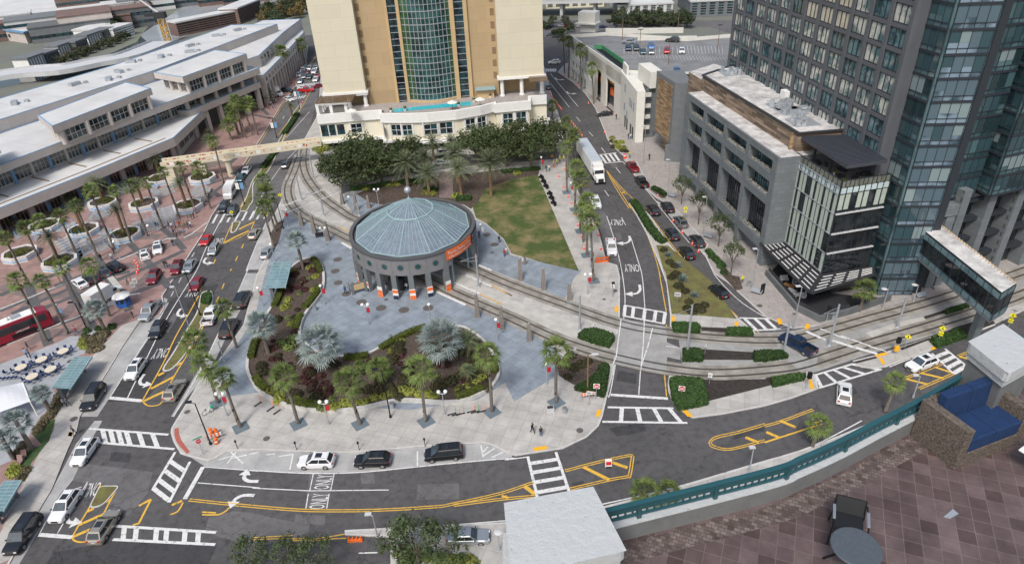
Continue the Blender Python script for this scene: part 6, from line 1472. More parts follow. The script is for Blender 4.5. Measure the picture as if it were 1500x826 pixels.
def hedge(pts,w,h,label,m_='leaf_hedge',z0=KZ,group=None,dens=95,s=.11):
 P=[Vector((p[0],p[1],0))for p in pts];b=MB();b.wall(P,w*.82,z0,z0+h*.9,0)
 r=random.Random(len(bpy.data.objects));L_=sum((P[i+1]-P[i]).length for i in range(len(P)-1));n=int(L_*(w+2*h)*dens)
 for i in range(len(P)-1):
  a,c=P[i],P[i+1];d=(c-a);sd=Vector((-d.y,d.x,0)).normalized();up=Vector((0,0,1))
  for _ in range(int(n*d.length/L_)+1):
   q=r.uniform(0,w+2*h);o=a+d*r.uniform(-.01,1.01)
   if q<w:p=o+sd*(q-w/2)+up*(z0+h);nn=up
   elif q<w+h:p=o+sd*w/2+up*(z0+q-w);nn=sd
   else:p=o-sd*w/2+up*(z0+q-w-h);nn=-sd
   p=p+Vector((r.gauss(0,.05),r.gauss(0,.05),r.gauss(0,.05)));nn=(nn+Vector((r.gauss(0,.5),r.gauss(0,.5),r.gauss(0,.5)))).normalized();x=nn.orthogonal().normalized();y=nn.cross(x);an=r.uniform(0,3.14);u=x*math.cos(an)+y*math.sin(an);v=nn.cross(u);k=s*r.uniform(.6,1.3)
   b.quad(p-u*k-v*k*.6,p+u*k-v*k*.6,p+u*k+v*k*.6,p-u*k+v*k*.6)
 return tag(b.build('hedge',M[m_]),label,'hedge',group)
def bedhedge(poly,h,label,m_='leaf_hedge',z0=KZ,dens=80,s=.12):
 0
 P=[Vector((p[0],p[1],0))for p in poly]
 if area2(P)<0:P.reverse()
 b=MB();b.prism(offs(P,.1,True),z0,z0+h*.92);r=random.Random(5)
 xs=[p.x for p in P];ys=[p.y for p in P]
 def inside(x,y):
  c=False
  for i in range(len(P)):
   a,q=P[i-1],P[i]
   if(a.y>y)!=(q.y>y)and x<(q.x-a.x)*(y-a.y)/(q.y-a.y)+a.x:c=not c
  return c
 n=int(abs(area2(P))*dens)
 k_=0
 while k_<n:
  x,y=r.uniform(min(xs),max(xs)),r.uniform(min(ys),max(ys))
  if inside(x,y):shrub_leaf(b,Vector((x,y,z0+h*r.uniform(.82,1.06))),Vector((0,0,1)),s,r);k_+=1
 for i in range(len(P)):
  a,c=P[i-1],P[i];d=c-a;nn=Vector((d.y,-d.x,0)).normalized()
  for _ in range(int(d.length*h*dens)):shrub_leaf(b,a+d*r.random()+Vector((0,0,z0+h*r.random()))+nn*r.uniform(-.05,.08),nn,s,r)
 return tag(b.build('hedge',M[m_]),label,'hedge')
def shrub_leaf(b,p,n,s,r):
 nn=(n+Vector((r.gauss(0,.5),r.gauss(0,.5),r.gauss(0,.5)))).normalized();x=nn.orthogonal().normalized();y=nn.cross(x);an=r.uniform(0,3.14);u=x*math.cos(an)+y*math.sin(an);v=nn.cross(u);k=s*r.uniform(.6,1.3)
 b.quad(p-u*k-v*k*.6,p+u*k-v*k*.6,p+u*k+v*k*.6,p-u*k+v*k*.6)
bedhedge(W(KZ+.9,'C3',420,350,455,318,520,312,620,345,630,362,600,405,520,385),.9,'dark green hedge beside the tram pole between the two tracks')
bedhedge(W(KZ+.9,'C3',545,520,575,505,600,525,580,660,570,690,490,670,400,645,470,610,530,560),.8,'curved dark hedge at the corner beside the no entry sign')
bedhedge(W(KZ+.9,'C3',950,600,985,590,1120,598,1145,615,1172,730,1040,760,1000,760,965,700),.9,'square dark hedge with a no entry sign in front')
bedhedge(W(KZ+.6,'C3',962,278,1100,282,1125,300,1120,330,975,325),.6,'clipped hedge on the island beside the yellow ramp')
bedhedge(W(KZ+.6,'C3',1280,308,1410,308,1432,345,1275,345),.6,'clipped hedge at the right tip of the street island')
bedhedge(W(KZ+.7,'C3',1030,428,1120,428,1142,455,1140,490,1025,490),.7,'clipped hedge around the leaning tram pole')
bedhedge(W(KZ+.7,'C3',1435,445,1495,440,'C4',100,440,140,470,0,490,'C3',1440,490),.7,'clipped hedge left of the blue pickup between tracks')
bedhedge(W(KZ+.6,'C4',40,595,200,570,238,578,228,600,50,640),.6,'low hedge strip beside the dark signal box')
bedhedge(W(KZ+.7,'C4',960,370,1000,355,1060,345,1090,380,1000,412,985,400),.8,'hedge under the pair of yellow crossing signs')
bedhedge(W(KZ+.6,'C4',1060,350,1110,310,1165,335,1170,355,1095,380),.6,'darker hedge right of the yellow crossing signs')
bedhedge(W(KZ+.5,'C4',1045,205,1170,168,1182,185,1050,225),.5,'low hedge strip below the skybridge between tracks')
hedge(W(KZ,'B3',735,378,760,410,790,460,840,540,890,600,920,615),1.5,.7,'long dark hedge tapering along the island between the two right streets')
hedge(cr(W(.12,'B2',60,185,110,120,145,80),3),1.3,.6,'lower hedge in the left street median near the grey car',z0=.12)
hedge(cr(W(.12,'F8',1060,790,1110,720,1150,660,1190,590),3),1.3,.6,'upper hedge in the left street median below the feathery palm',z0=.12)
bedhedge(W(.7,'C1',1155,160,1165,120,1205,100,1215,130,1205,165),.6,'small clipped hedge at the head of the grassy left street median',z0=.12)
hedge(W(KZ,'E6',290,545,400,535,520,515),1.3,.7,'dark clipped hedge left of the dome spire');hedge(W(KZ,'E6',560,510,640,500,700,505),1.3,.7,'dark clipped hedge behind the dome spire')
hedge(W(KZ,'E6',900,600,985,600),1.6,.7,'clipped hedge right of the garden steps');hedge(W(KZ,'E6',1160,445,1380,425),1.2,.6,'dark hedge along the top of the lawn');hedge(W(KZ,'E6',715,545,790,550),1.4,.6,'clipped hedge left of the garden steps')
hedge(W(KZ,'B3',850,300,890,320,925,345),1.0,.6,'curved hedge with an orange cone at the parking bulb')
hedge(W(KZ,'B3',1165,660,1200,700,1255,755),1.0,.5,'hedge in the planter beside the lone black car');
p=g('E5',60,100,0)
BED=L(416,408,430,392,446,382,462,381,472,392,475,413,470,433,452,456,442,474,440,494,455,512,478,522,507,524.5,538,522,573,502,609,485,640,479,680,482,712,505,724,527,731,543,728,558,711,575,670,590.6,634,590.6,586,588,548,596,507,603,472,603,421,596,385,578,370,560,363,542,366,518,372,502,385,474,398,453,408,433,414,418)
bw=cr([G(*p,KZ)for p in BED],2,True)
b=MB();b.wall(bw,.42,KZ,KZ+.55,0,True);bed=tag(b.build('bed_wall',M['kerb']),'low pale concrete wall round the kidney shaped planting bed','planter wall')
b=MB();b.sheet(bw,KZ+.42);tag(b.build('bed_soil',M['mulch']),kind='structure')
bi=offs(bw if area2(bw)>0 else bw[::-1],.55,True)
nb=len(bi)
def bed_run(i0,i1,label):
 q=[bi[i%nb]for i in range(i0,i1+1)];hedge([Vector((p.x,p.y,0))for p in q],.95,.62,label,'leaf_hedge2',KZ+.40,'clipped hedges inside the planting bed wall',120,.09)
def near_idx(px,py):q=G(px,py,KZ);return min(range(nb),key=lambda i:(bi[i]-q).length)
for(x0,y0,x1,y1,lab)in((462,383,468,405,'clipped hedge at the upper tip of the planting bed'),(464,428,448,455,'clipped hedge inside the bed wall near the steel bin'),(444,462,441,486,'clipped hedge inside the bed wall by the plaza curve'),(500,524,540,521,'clipped hedge along the bed wall below the plaza'),(546,516,620,482,'long clipped hedge rising along the plaza side of the bed'),(726,530,728,552,'clipped hedge at the right end of the bed'),(712,573,672,588,'clipped hedge at the lower right of the bed'),(475,601,415,592,'clipped hedge at the lower left of the bed'),(372,555,388,577,'clipped hedge at the far left of the bed'),(365,525,372,500,'clipped hedge beside the leftmost silver palm'),(400,450,412,425,'clipped hedge beside the bus shelter')):
 a,c=near_idx(x0,y0),near_idx(x1,y1)
 d=(c-a)%nb
 if d>nb/2:a,c=c,a;d=(c-a)%nb
 bed_run(a,a+d,lab)
def shrubmesh(seed,n,rx,rz,s,m_):
 random.seed(seed);b=MB();shrub_ball(b,(0,0,0),rx,rx,rz,n,s);return lib(b,'shrub',M[m_])
SH={'dark':shrubmesh(1,420,.95,.85,.10,'leaf_dark'),'lime':shrubmesh(2,150,.75,.55,.13,'leaf_lime'),'wine':shrubmesh(3,170,.8,.6,.12,'leaf_wine'),'green':shrubmesh(4,160,.7,.7,.13,'leaf_fan'),'grassy':shrubmesh(5,300,.8,.8,.10,'leaf_grassy'),'ball':shrubmesh(6,320,.6,.75,.09,'leaf_hedge')}
def spiky(seed,n,l,w):
 random.seed(seed);b=MB();r=random.Random(seed)
 for i in range(n):
  az=i*2.39996;el=R(15)+R(70)*((i+.5)/n);d=Vector((math.cos(az)*math.cos(el),math.sin(az)*math.cos(el),math.sin(el)));blade(b,Vector(),d,Vector((0,0,1)),l*r.uniform(.8,1.1),w,0,.12,2)
 return lib(b,'agave',M['leaf_agave'])
AG=spiky(3,34,.95,.11)
SLAB={'dark':'rounded dark olive shrub','lime':'yellow green variegated shrub','wine':'burgundy leaved shrub','green':'broad leaved bright green plant','grassy':'tufted brownish ornamental grass','ball':'small clipped green ball shrub'}
def shrub(kind,k,x,y,where,sc=1.0,grp=None,z0=KZ+.42):
 p=g(k,x,y,z0+.3);r=random.Random(int(x*7+y));o=bpy.data.objects.new('shrub',SH[kind]);COL.objects.link(o);o.location=(p.x,p.y,z0);o.rotation_euler=(0,0,r.uniform(0,6));q=sc*r.uniform(.85,1.15);o.scale=(q,q,q)
 gr_=f'{SLAB[kind]}s {where}'
 return tag(o,f'{SLAB[kind]} {where}','shrub',gr_)
wb='in the kidney shaped planting bed'
for kind,pts in(('dark',((135,265),(50,530),(60,565),(255,695),(370,715),(665,665),(720,665),(800,495),(840,450),(880,615),(930,615),(1080,635),(1140,620),(1190,590),(1180,450),(890,560),(1060,650))),('lime',((220,285),(150,720),(110,670),(240,720),(430,765),(480,760),(530,740),(580,745),(640,735),(700,710),(760,700),(800,680),(860,665),(900,675),(960,690),(1010,690),(1050,700),(1190,665),(1240,645),(1290,625),(1320,600),(850,390),(800,440),(350,90),(340,140),(200,150),(185,190))),('wine',((290,610),(340,630),(390,590),(420,640),(360,680),(320,560),(430,690),(130,420),(100,430),(290,40),(260,70),(300,90),(850,470),(200,100),(1060,520))),('green',((170,400),(210,420),(230,370),(620,560),(660,540),(700,520),(760,510),(610,520),(780,570),(1230,540),(1250,560),(400,520)))):
 for x,y in pts:shrub(kind,'C2',x,y,wb,1.12 if kind!='green' else 1.3)
rd_=random.Random(4);bpx=[tuple(p)for p in BED]
def in_bed(x,y):
 c=False
 for i in range(len(bpx)):
  (ax,ay),(bx,by_)=bpx[i-1],bpx[i]
  if(ay>y)!=(by_>y)and x<(bx-ax)*(y-ay)/(by_-ay)+ax:c=not c
 return c
k_=0
while k_<95:
 x,y=rd_.uniform(365,730),rd_.uniform(385,602)
 if in_bed(x,y-5)and in_bed(x,y+7)and in_bed(x-6,y)and in_bed(x+6,y):
  kd='lime' if y>575 and rd_.random()<.7 else rd_.choice(('wine','wine','dark','green','dark')if x<500 else('dark','green','dark','dark','wine'));shrub(kd,'N',x,y,wb,rd_.uniform(.6,1.0));k_+=1
for x,y in((300,740),(350,765),(240,790)):shrub('wine','B2',x,y,wb,1.1)
for x,y in((330,750),(360,800),(230,770)):shrub('lime','B2',x,y,wb,1.1)
wg='in the gravel bed by the blue kiosk'
for x,y in((490,320),(505,330),(560,315),(575,325),(600,330),(635,300),(650,310),(655,295),(620,318),(480,350)):shrub('ball','C1',x,y,wg,.8,None,KZ)
for x,y in((500,370),(530,380),(560,360),(590,355),(605,345),(540,405),(575,390),(560,430),(525,440)):shrub('grassy','C1',x,y,wg,1.2,None,KZ)
for x,y in((470,400),(485,420),(480,375)):shrub('lime','C1',x,y,wg,1.1,None,KZ)
wt_='along the turf strip at left'
for x,y in((430,215),(480,160),(530,90),(570,60),(600,20),(250,400),(210,480),(290,690),(235,770)):shrub('grassy','F7',x,y,wt_,.9,None,KZ)
for x,y in((160,640),(130,690),(200,680),(170,720)):shrub('lime','F7',x,y,wt_,1.0,None,KZ)
for x,y in((680,620),(640,690),(625,770),(600,800),(655,720)):shrub('grassy','F6',x,y,'beside the left bus shelter',.9,None,KZ)
wi='on the grassy island between the right streets'
for i,(x,y)in enumerate(((940,690),(995,750),(1025,820))):
 p=g('B3',x,y,KZ);o=bpy.data.objects.new('agave',AG);COL.objects.link(o);o.location=(p.x,p.y,KZ);o.scale=(1.3,1.3,1.2);tag(o,ORD[i]+' spiky blue agave from the top of the grassy street island','agave','agaves on the street island')
for i,(x,y)in enumerate(((1020,45),(1090,135))):
 p=g('C3',x,y,KZ);o=bpy.data.objects.new('agave',AG);COL.objects.link(o);o.location=(p.x,p.y,KZ);o.scale=(1.3,1.3,1.2);tag(o,('upper','lower')[i]+' spiky blue agave near the white roadside notice board','agave','agaves on the street island')
for x,y in((915,650),(950,720),(975,740),(985,790),(1000,800)):shrub('dark','B3',x,y,wi,.9,None,KZ)
for x,y in((960,20),(1000,70),(1040,100),(1060,160),(1110,190),(1150,180),(1050,200),(1080,220),(1130,210)):shrub('dark','C3',x,y,wi,.9,None,KZ)
for x,y in((380,470),(400,540),(360,590),(440,520),(480,500),(340,520)):shrub('dark','C3',x,y,'in the corner bed by the leaning fan palm',.8,None,KZ)
for x,y in((920,10),(950,60),(990,90),(1020,60),(960,110),(1010,130),(1050,120)):shrub('lime','H1',x,y,'in the kerb bed opposite the semi truck',1.2,None,KZ)
for x,y in((930,110),(910,50),(1040,160),(1080,165)):shrub('dark','H1',x,y,'in the kerb bed opposite the semi truck',.8,None,KZ)
for x,y in((380,530),(520,510),(560,505),(640,490),(1250,445),(900,575),(950,585),(720,555),(760,560)):shrub('lime','E6',x,y,'in the hotel garden beds',1.5,None,KZ)
for x,y in((1190,690),(1215,705),(1240,745),(1260,780)):shrub('ball','B3',x,y,'in the planter by the lone black car',1.1,None,KZ)
for x,y in((870,745),(900,760),(940,770),(1000,770),(1060,790),(1100,790),(1150,800),(1200,810),(1250,815),(880,800),(920,810)):shrub('lime' if x%4 else 'green','D2',x,y,'under the trees at the bottom edge',1.3,None,KZ)
def loft(mb,secs,m=0,cap=True):
 0
 n=len(secs[0]);V=[p for s in secs for p in s];fs=[]
 for j in range(len(secs)-1):
  for i in range(n):fs.append((j*n+i,j*n+(i+1)%n,(j+1)*n+(i+1)%n,(j+1)*n+i))
 if cap:fs+=[tuple(range(n-1,-1,-1)),tuple(range((len(secs)-1)*n,len(secs)*n))]
 mb.add(V,fs,m)
def ringx(x,w,zb,zt,r=.12,tw=.9):
 0
 return[Vector((x,-w*.9,zb)),Vector((x,w*.9,zb)),Vector((x,w,zb+.14)),Vector((x,w,zt-(zt-zb)*.30)),Vector((x,w*.965,zt-.07)),Vector((x,w*tw*.93,zt)),Vector((x,-w*tw*.93,zt)),Vector((x,-w*.965,zt-.07)),Vector((x,-w,zt-(zt-zb)*.30)),Vector((x,-w,zb+.14))]
CARS={}
def car_proto(kind):
 0
 P=dict(suv=dict(L=4.75,W=.96,hood=.98,belt=1.06,roof=1.66,ws0=1.15,ws1=.25,r1=-1.70,r0=-2.22,wb=1.40,wr=.37,rear=1.08),sedan=dict(L=4.8,W=.92,hood=.88,belt=.96,roof=1.43,ws0=1.0,ws1=.25,r1=-1.05,r0=-1.75,wb=1.40,wr=.33,rear=.98),hatch=dict(L=4.3,W=.90,hood=.92,belt=.98,roof=1.52,ws0=1.05,ws1=.40,r1=-1.55,r0=-2.0,wb=1.30,wr=.33,rear=1.0),van=dict(L=5.1,W=1.0,hood=1.0,belt=1.08,roof=1.75,ws0=1.6,ws1=.55,r1=-2.1,r0=-2.46,wb=1.52,wr=.36,rear=1.12),limo=dict(L=5.4,W=1.02,hood=1.08,belt=1.14,roof=1.85,ws0=1.40,ws1=.60,r1=-2.35,r0=-2.62,wb=1.65,wr=.40,rear=1.16),sport=dict(L=4.45,W=.93,hood=.78,belt=.84,roof=1.22,ws0=.85,ws1=.10,r1=-.85,r0=-1.7,wb=1.25,wr=.33,rear=.86),pickup=dict(L=5.9,W=1.0,hood=1.18,belt=1.22,roof=1.90,ws0=1.35,ws1=.72,r1=-.72,r0=-.95,wb=1.82,wr=.41,rear=1.15))[kind]
 L_,W_=P['L']/2,P['W'];t=thing('parked_car','proto','car')
 b=MB();h,be,rr=P['hood'],P['belt'],P['rear']
 S=[ringx(L_-.02,W_*.80,.34,h*.62),ringx(L_-.16,W_*.92,.24,h*.86),ringx(L_-.55,W_*.99,.22,h*.95),ringx(P['ws0']+.1,W_,.22,h),ringx(P['ws0']-.25,W_,.22,be)]
 if kind=='pickup':
  S+=[ringx(P['r0']-.02,W_,.3,be)]
  loft(b,S+[ringx(P['r0']-.06,W_,.3,be)],0)
  x0,x1=-L_,P['r0']-.08
  b.obox((x0,-W_,.45),(x1-x0,0,0),(0,.09,0),(0,0,.75));b.obox((x0,W_-.09,.45),(x1-x0,0,0),(0,.09,0),(0,0,.75));b.obox((x0,-W_+.09,.45),(.09,0,0),(0,2*W_-.18,0),(0,0,.72));b.obox((x1-.08,-W_+.09,.45),(.08,0,0),(0,2*W_-.18,0),(0,0,.72));b.obox((x0+.09,-W_+.09,.45),(x1-x0-.17,0,0),(0,2*W_-.18,0),(0,0,.1),1)
 else:
  S+=[ringx(P['r0']+.5,W_,.22,be),ringx(P['r0']-.05,W_*.99,.24,rr),ringx(-L_+.12,W_*.94,.28,rr*.97),ringx(-L_,W_*.84,.36,rr*.80)]
  loft(b,S,0)
 wt,wr_=W_*.91,W_*.74
 def cab(x0,x1,z,w):return[Vector((x0,-w,z)),Vector((x0,w,z)),Vector((x1,w,z)),Vector((x1,-w,z))]
 lo,hi=cab(P['ws0'],P['r0'],be-.03,wt),cab(P['ws1'],P['r1'],P['roof'],wr_)
 mid=[a.lerp(c,.94)for a,c in zip(lo,hi)]
 b.add(lo+mid,[(i,(i+1)%4,4+(i+1)%4,4+i)for i in range(4)],0)
 top=cab(P['ws1']-.12,P['r1']+.12,P['roof']+.035,wr_*.86)
 b.add(mid+top,[(i,(i+1)%4,4+(i+1)%4,4+i)for i in range(4)]+[(4,5,6,7)]if area2([Vector((v.x,v.y,0))for v in top])>0 else[(i,(i+1)%4,4+(i+1)%4,4+i)for i in range(4)]+[(7,6,5,4)],0)
 if kind in('suv','van','limo'):
  for s in(-1,1):b.bar((P['ws1']-.25,s*wr_*.86,P['roof']+.07),(P['r1']+.2,s*wr_*.86,P['roof']+.07),.025,n=4,m=1)
 b.build('body',[M['paint'],M['plastic']],t)
 def pane(name,i0,i1,s0,s1,z0,z1,m_):
  0
  A,B_,C_,D=lo[i0],lo[i1],hi[i1],hi[i0]
  def pt(s,z):return(A.lerp(B_,s)).lerp(D.lerp(C_,s),z)
  q=[pt(s0,z0),pt(s1,z0),pt(s1,z1),pt(s0,z1)];n=(q[1]-q[0]).cross(q[3]-q[0]).normalized();c=(lo[0]+lo[2])/2
  if n.dot(q[0]-c)<0:n=-n;q.reverse()
  g_=MB();g_.add([p+n*.012 for p in q],((0,1,2,3),));return g_.build(name,M[m_],t)
 pane('windscreen',0,1,.05,.95,.04,.93,'carglass_light');pane('rear_window',2,3,.07,.93,.10,.90,'carglass')
 cut=.52
 for i0,i1 in((1,2),(3,0)):
  f0,f1=((.09,.49),(.52,.95))if i0==1 else((.05,.48),(.51,.91))
  pane('side_window',i0,i1,*f0,.08,.91,'carglass');pane('side_window',i0,i1,*f1,.08,.91,'carglass')
 for sx in(1,-1):
  for sy in(1,-1):
   c=Vector((sx*P['wb'],sy*(W_-.12),P['wr']));w=MB();w.bar(c-Vector((0,.11*sy,0)),c+Vector((0,.125*sy,0)),P['wr'],P['wr'],14);wo=w.build('wheel',M['tyre'],t)
   w=MB();w.bar(c+Vector((0,.10*sy,0)),c+Vector((0,.135*sy,0)),P['wr']*.64,P['wr']*.60,10);w.build('rim',M['rim'],wo)
 for sy in(1,-1):
  w=MB();w.obox((L_-.20,sy*W_*.62-.14,h*.64),(.17,0,0),(0,.28,0),(0,0,.13));w.build('headlight',M['headlight'],t)
  w=MB();w.obox((-L_-.015,sy*W_*.70-.13,rr*.72),(.16,0,0),(0,.26,0),(0,0,.20 if kind!='pickup' else .3));w.build('taillight',M['taillight'],t)
  w=MB();w.obox((P['ws0']-.30,sy*(W_+.02)-.10,be-.02),(.12,0,0),(0,.2,0),(0,0,.15));w.build('mirror',M['plastic'],t)
 w=MB();w.obox((L_-.06,-W_*.42,.42),(.07,0,0),(0,W_*.84,0),(0,0,h*.24));w.build('grille',M['plastic'],t)
 w=MB();w.obox((-L_-.03,-.26,.62),(.04,0,0),(0,.52,0),(0,0,.13));w.build('number_plate',M['lightgrey'],t)
 if kind in('suv','van','limo'):w=MB();w.obox((P['ws1']-.35,-.40,P['roof']+.036),(-.85,0,0),(0,.8,0),(0,0,.012));w.build('sunroof',M['carglass'],t)
 CARS[kind]=t;return t
mk('paint',(.5,.5,.5),.3,0,1)
for k in('suv','sedan','hatch','van','limo','sport','pickup'):car_proto(k)
def car(kind,paint,k,x,y,dx,dy,label,group=None,z0=0.0,cat=None,name=None,s=.95):
 p=g(k,x,y,z0+.75);a=heading(k,x,y,dx,dy)if z0<5 else math.atan2((g(k,x+dx,y+dy,z0)-g(k,x,y,z0)).y,(g(k,x+dx,y+dy,z0)-g(k,x,y,z0)).x)
 o=dup(CARS[kind],(p.x,p.y,z0+.012),a,label,group,s,{'paint':PAINT[paint]});o['category']=cat or('pickup truck' if kind=='pickup' else 'car')
 o.name=name or('pickup_truck' if kind=='pickup' else 'parked_car' if 'parked' in label else 'car');return o
gl='cars on the left street'
car('suv','white','C1',778,550,-45,65,'white suv driving down beside the yellow chevrons on the left street',gl)
car('suv','black','C1',908,322,-40,62,'black suv driving down the left street, just behind the silver pickup bay',gl)
car('pickup','silver','C1',862,215,-48,62,'silver pickup parked in the concrete bay by the kiosk',None)
car('limo','black','C1',535,712,-45,72,'black suv parked at the kerb below the teal bus shelter',None)
car('suv','beige','C1',1005,668,42,-65,'beige suv driving up past the striped yellow median tip',gl)
car('pickup','white','C1',1215,238,32,-65,'white pickup driving up beside the grassy left street median',None)
car('limo','black','C1',1318,312,36,-75,'long black suv parked in the bay under a leaning fan palm',gl)
car('limo','black','C1',1395,147,36,-72,'black suv parked in the bay nearest the bus shelter roof',gl)
car('sedan','darkred','C1',1130,57,-28,52,'dark red sedan waiting behind the hedge end of the median',gl)
car('hatch','silver','F4',652,585,-45,72,'silver hatchback over the ONLY marking on the left street',gl)
car('sport','red','F4',558,472,-45,70,'bright red sports car beside the crowd on the left street',gl)
car('suv','black','F4',768,103,-45,72,'black suv stopped before the left crosswalk, kerb lane',gl)
car('suv','gunmetal','F4',868,142,-45,72,'dark grey suv stopped on the left crosswalk beside the yellow diamond sign',gl)
car('sedan','teal','F2',1435,465,-45,72,'dark teal car under the footbridge beside the white shuttle van',gl)
car('sedan','beige','F4',1122,400,45,-72,'beige sedan at the tip of the yellow painted wedge',gl)
car('sedan','silver','F4',1258,620,45,-85,'silver sedan parked in the bay above the teal bus shelter',gl)
car('sedan','silver','F4',370,775,-45,72,'silver sedan next to the dark red suv at the pink kerb',gl)
car('suv','darkred','F3',1410,480,-60,110,'dark red suv at the pink plaza edge, right of the walking couple',gl)
car('suv','darkred','F3',1140,590,-60,110,'dark red suv on the pink paving, left of the walking couple',None)
pw='cars on the drop off lane'
car('suv','white','F3',1188,258,-8,60,'white suv facing the viewer in the drop off lane',pw)
car('suv','white','F3',1035,325,-12,-60,'white suv seen from behind at the drop off kerb',pw)
car('van','black','F3',690,468,-100,-62,'black van with its tailgate open at the drop off kerb',pw)
car('suv','gunmetal','F3',555,527,-100,-75,'dark grey suv parked just left of the black van',pw)
car('suv','charcoal','F3',415,600,-100,-75,'charcoal suv parked next to the white sedan under thin palms',pw)
car('sedan','white','F3',285,655,-100,-75,'white sedan at the left end of the drop off row',pw)
car('sedan','white','B1',1418,192,-30,45,'white car in the left street beyond the footbridge pier',gl)
car('sedan','gunmetal','B2',190,157,18,-30,'lone dark grey car on the left street beside the tram tracks',gl)
car('suv','white','D1',485,175,-42,60,'white suv entering the junction beside the left kerb',gl)
car('suv','white','D1',372,486,-42,60,'white suv at bottom left beside the left ONLY marking',gl)
car('limo','black','D1',128,650,-42,62,'black suv at the bottom left corner by the kerb',gl)
car('suv','beige','D1',598,604,42,-65,'beige suv at the bottom left beside the striped median',gl)
gb_='cars parked along the bottom kerb'
car('suv','white','D2',365,228,-60,1,'white suv parked in the concrete bay, leftmost of three',gb_);car('suv','black','D2',690,222,-60,2,'black suv parked in the concrete bay, middle of three',gb_);car('van','black','D2',1100,182,-60,6,'black minivan parked in the concrete bay, rightmost of three',gb_)
car('sedan','silver','D2',1245,660,60,-2,'pale silver blue sedan half hidden by trees at the bottom edge',None)
gr='cars on the right streets'
car('pickup','blue','C4',190,405,-110,-62,'dark blue pickup crossing the tram tracks',None,KZ+.04)
car('suv','white','C4',460,685,2,-60,'white suv turning beside the striped right crosswalk',gr);car('suv','white','C4',905,515,-100,36,'white suv waiting before the far right crosswalk',gr)
car('hatch','black','C3',1230,100,-60,-50,'lone black car leaving the right street near the mulch planter',gr)
car('suv','black','B3',1045,665,-50,-62,'black suv in the queue, nearest the agaves',gr);car('suv','black','B3',960,558,-50,-62,'black suv in the queue, middle of three beside the hedge',gr);car('suv','black','B3',852,418,-50,-62,'black suv in the queue, last beside the hedge tip',gr)
car('suv','grey','B3',1010,487,-50,-62,'grey suv parked in the cone lined bay, middle of three',gr);car('suv','charcoal','B3',1105,597,-50,-62,'charcoal suv parked in the cone lined bay, nearest the planter',gr);car('suv','black','B3',935,402,-50,-62,'black suv parked in the cone lined bay beside the curved hedge',gr)
car('pickup','black','B3',785,258,-50,-62,'black pickup parked at the right kerb behind the red one',None);car('pickup','darkred','B3',732,172,-50,-62,'dark red pickup parked by the crosswalk on the right kerb',None)
car('pickup','white','B3',612,635,6,50,'white pickup with tools in its bed in the fenced bay',None);car('pickup','white','B3',520,375,24,60,'white work truck half hidden by palms in the fenced bay',None)
car('sedan','black','A3',573,655,-60,8,'black sedan turning into the garage entrance',gr);car('suv','white','A3',283,358,-60,2,'white suv crossing the far end of the street by the garage',gr);car('sedan','charcoal','A3',247,500,-10,-40,'dark car at the hotel corner beside the cone line',gr)
rc='cars on the garage roof'
for kd,pt,x,y,lab in(('sedan','silver',715,238,'silver sedan on the garage roof near the far barrier'),('suv','charcoal',965,228,'black suv on the garage roof against the white ramp wall'),('suv','blue',710,274,'dark blue car on the garage roof, left of the pair'),('suv','charcoal',755,274,'navy black car on the garage roof, right of the pair'),('sedan','teal',795,294,'teal car on the garage roof'),('pickup','brightblue',842,264,'bright blue pickup on the garage roof'),('sedan','silver',842,294,'silver car in front of the blue pickup on the garage roof'),('suv','red',933,290,'red suv on the garage roof'),('sedan','white',1018,290,'white sedan standing alone on the garage roof'),('sedan','brightblue',990,402,'blue car at the near edge of the garage roof by the stair tower')):
 car(kd,pt,'A3',x,y,*((-40,-2)if y<240 else(2,14)),lab,rc,12.65)
for i,(pt,x,y)in enumerate(sorted((('charcoal',318,168),('red',365,148),('grey',265,196),('gunmetal',300,206),('silver',440,150),('blue',270,150),('charcoal',240,148),('silver',335,145),('blue',560,152),('grey',620,155),('charcoal',660,158),('white',790,170)),key=lambda q:q[1])):
 car('sedan',pt,'A3',x,y,30,-2,f'{dict(charcoal="black",gunmetal="dark grey").get(pt,pt)} car parked behind the garage near the highway, {ORD[i]} listed from left'.replace(' listed',''),'cars parked by the highway')
for i,(kd,pt,x,y,lab)in enumerate((('suv','white',835,325,'white car under the hotel entrance between date palms'),('sedan','black',815,352,'black car in the hotel drive between date palms'),('sedan','silver',812,382,'silver car in the hotel drive nearest the garden steps'))):car(kd,pt,'E6',x,y,60,-6,lab,'cars at the hotel entrance',KZ+.01)
ft_='traffic beyond the convention hall'
for kd,pt,x,y,up,lab in(('sedan','white',785,665,0,'white car nearest the kerb in the far traffic queue'),('suv','grey',885,695,0,'grey suv in the second lane of the far traffic queue'),('suv','charcoal',990,705,0,'black suv in the third lane of the far traffic queue'),('sedan','white',860,565,0,'white car further up beside the arcade queue'),('sedan','silver',870,612,0,'silver car in the middle of the far queue'),('sedan','darkred',950,612,0,'dark red car in the far traffic queue'),('suv','charcoal',915,515,0,'black suv furthest but one in the far queue'),('sedan','silver',990,530,0,'silver car at the far end of the queue'),('suv','white',1080,605,0,'white suv in the right lane of the far queue'),('sedan','white',1110,755,0,'white car first in the right lane at the far crosswalk'),('sedan','darkred',1150,682,1,'dark red car with lit tail lights at the tower edge'),('sedan','silver',810,785,0,'silver car at the front of the far queue'),('sedan','silver',1120,520,1,'silver car driving away beside the tower edge')):
 car(kd,pt,'E2',x,y,*((30,-60)if up else(-30,60)),lab,ft_)
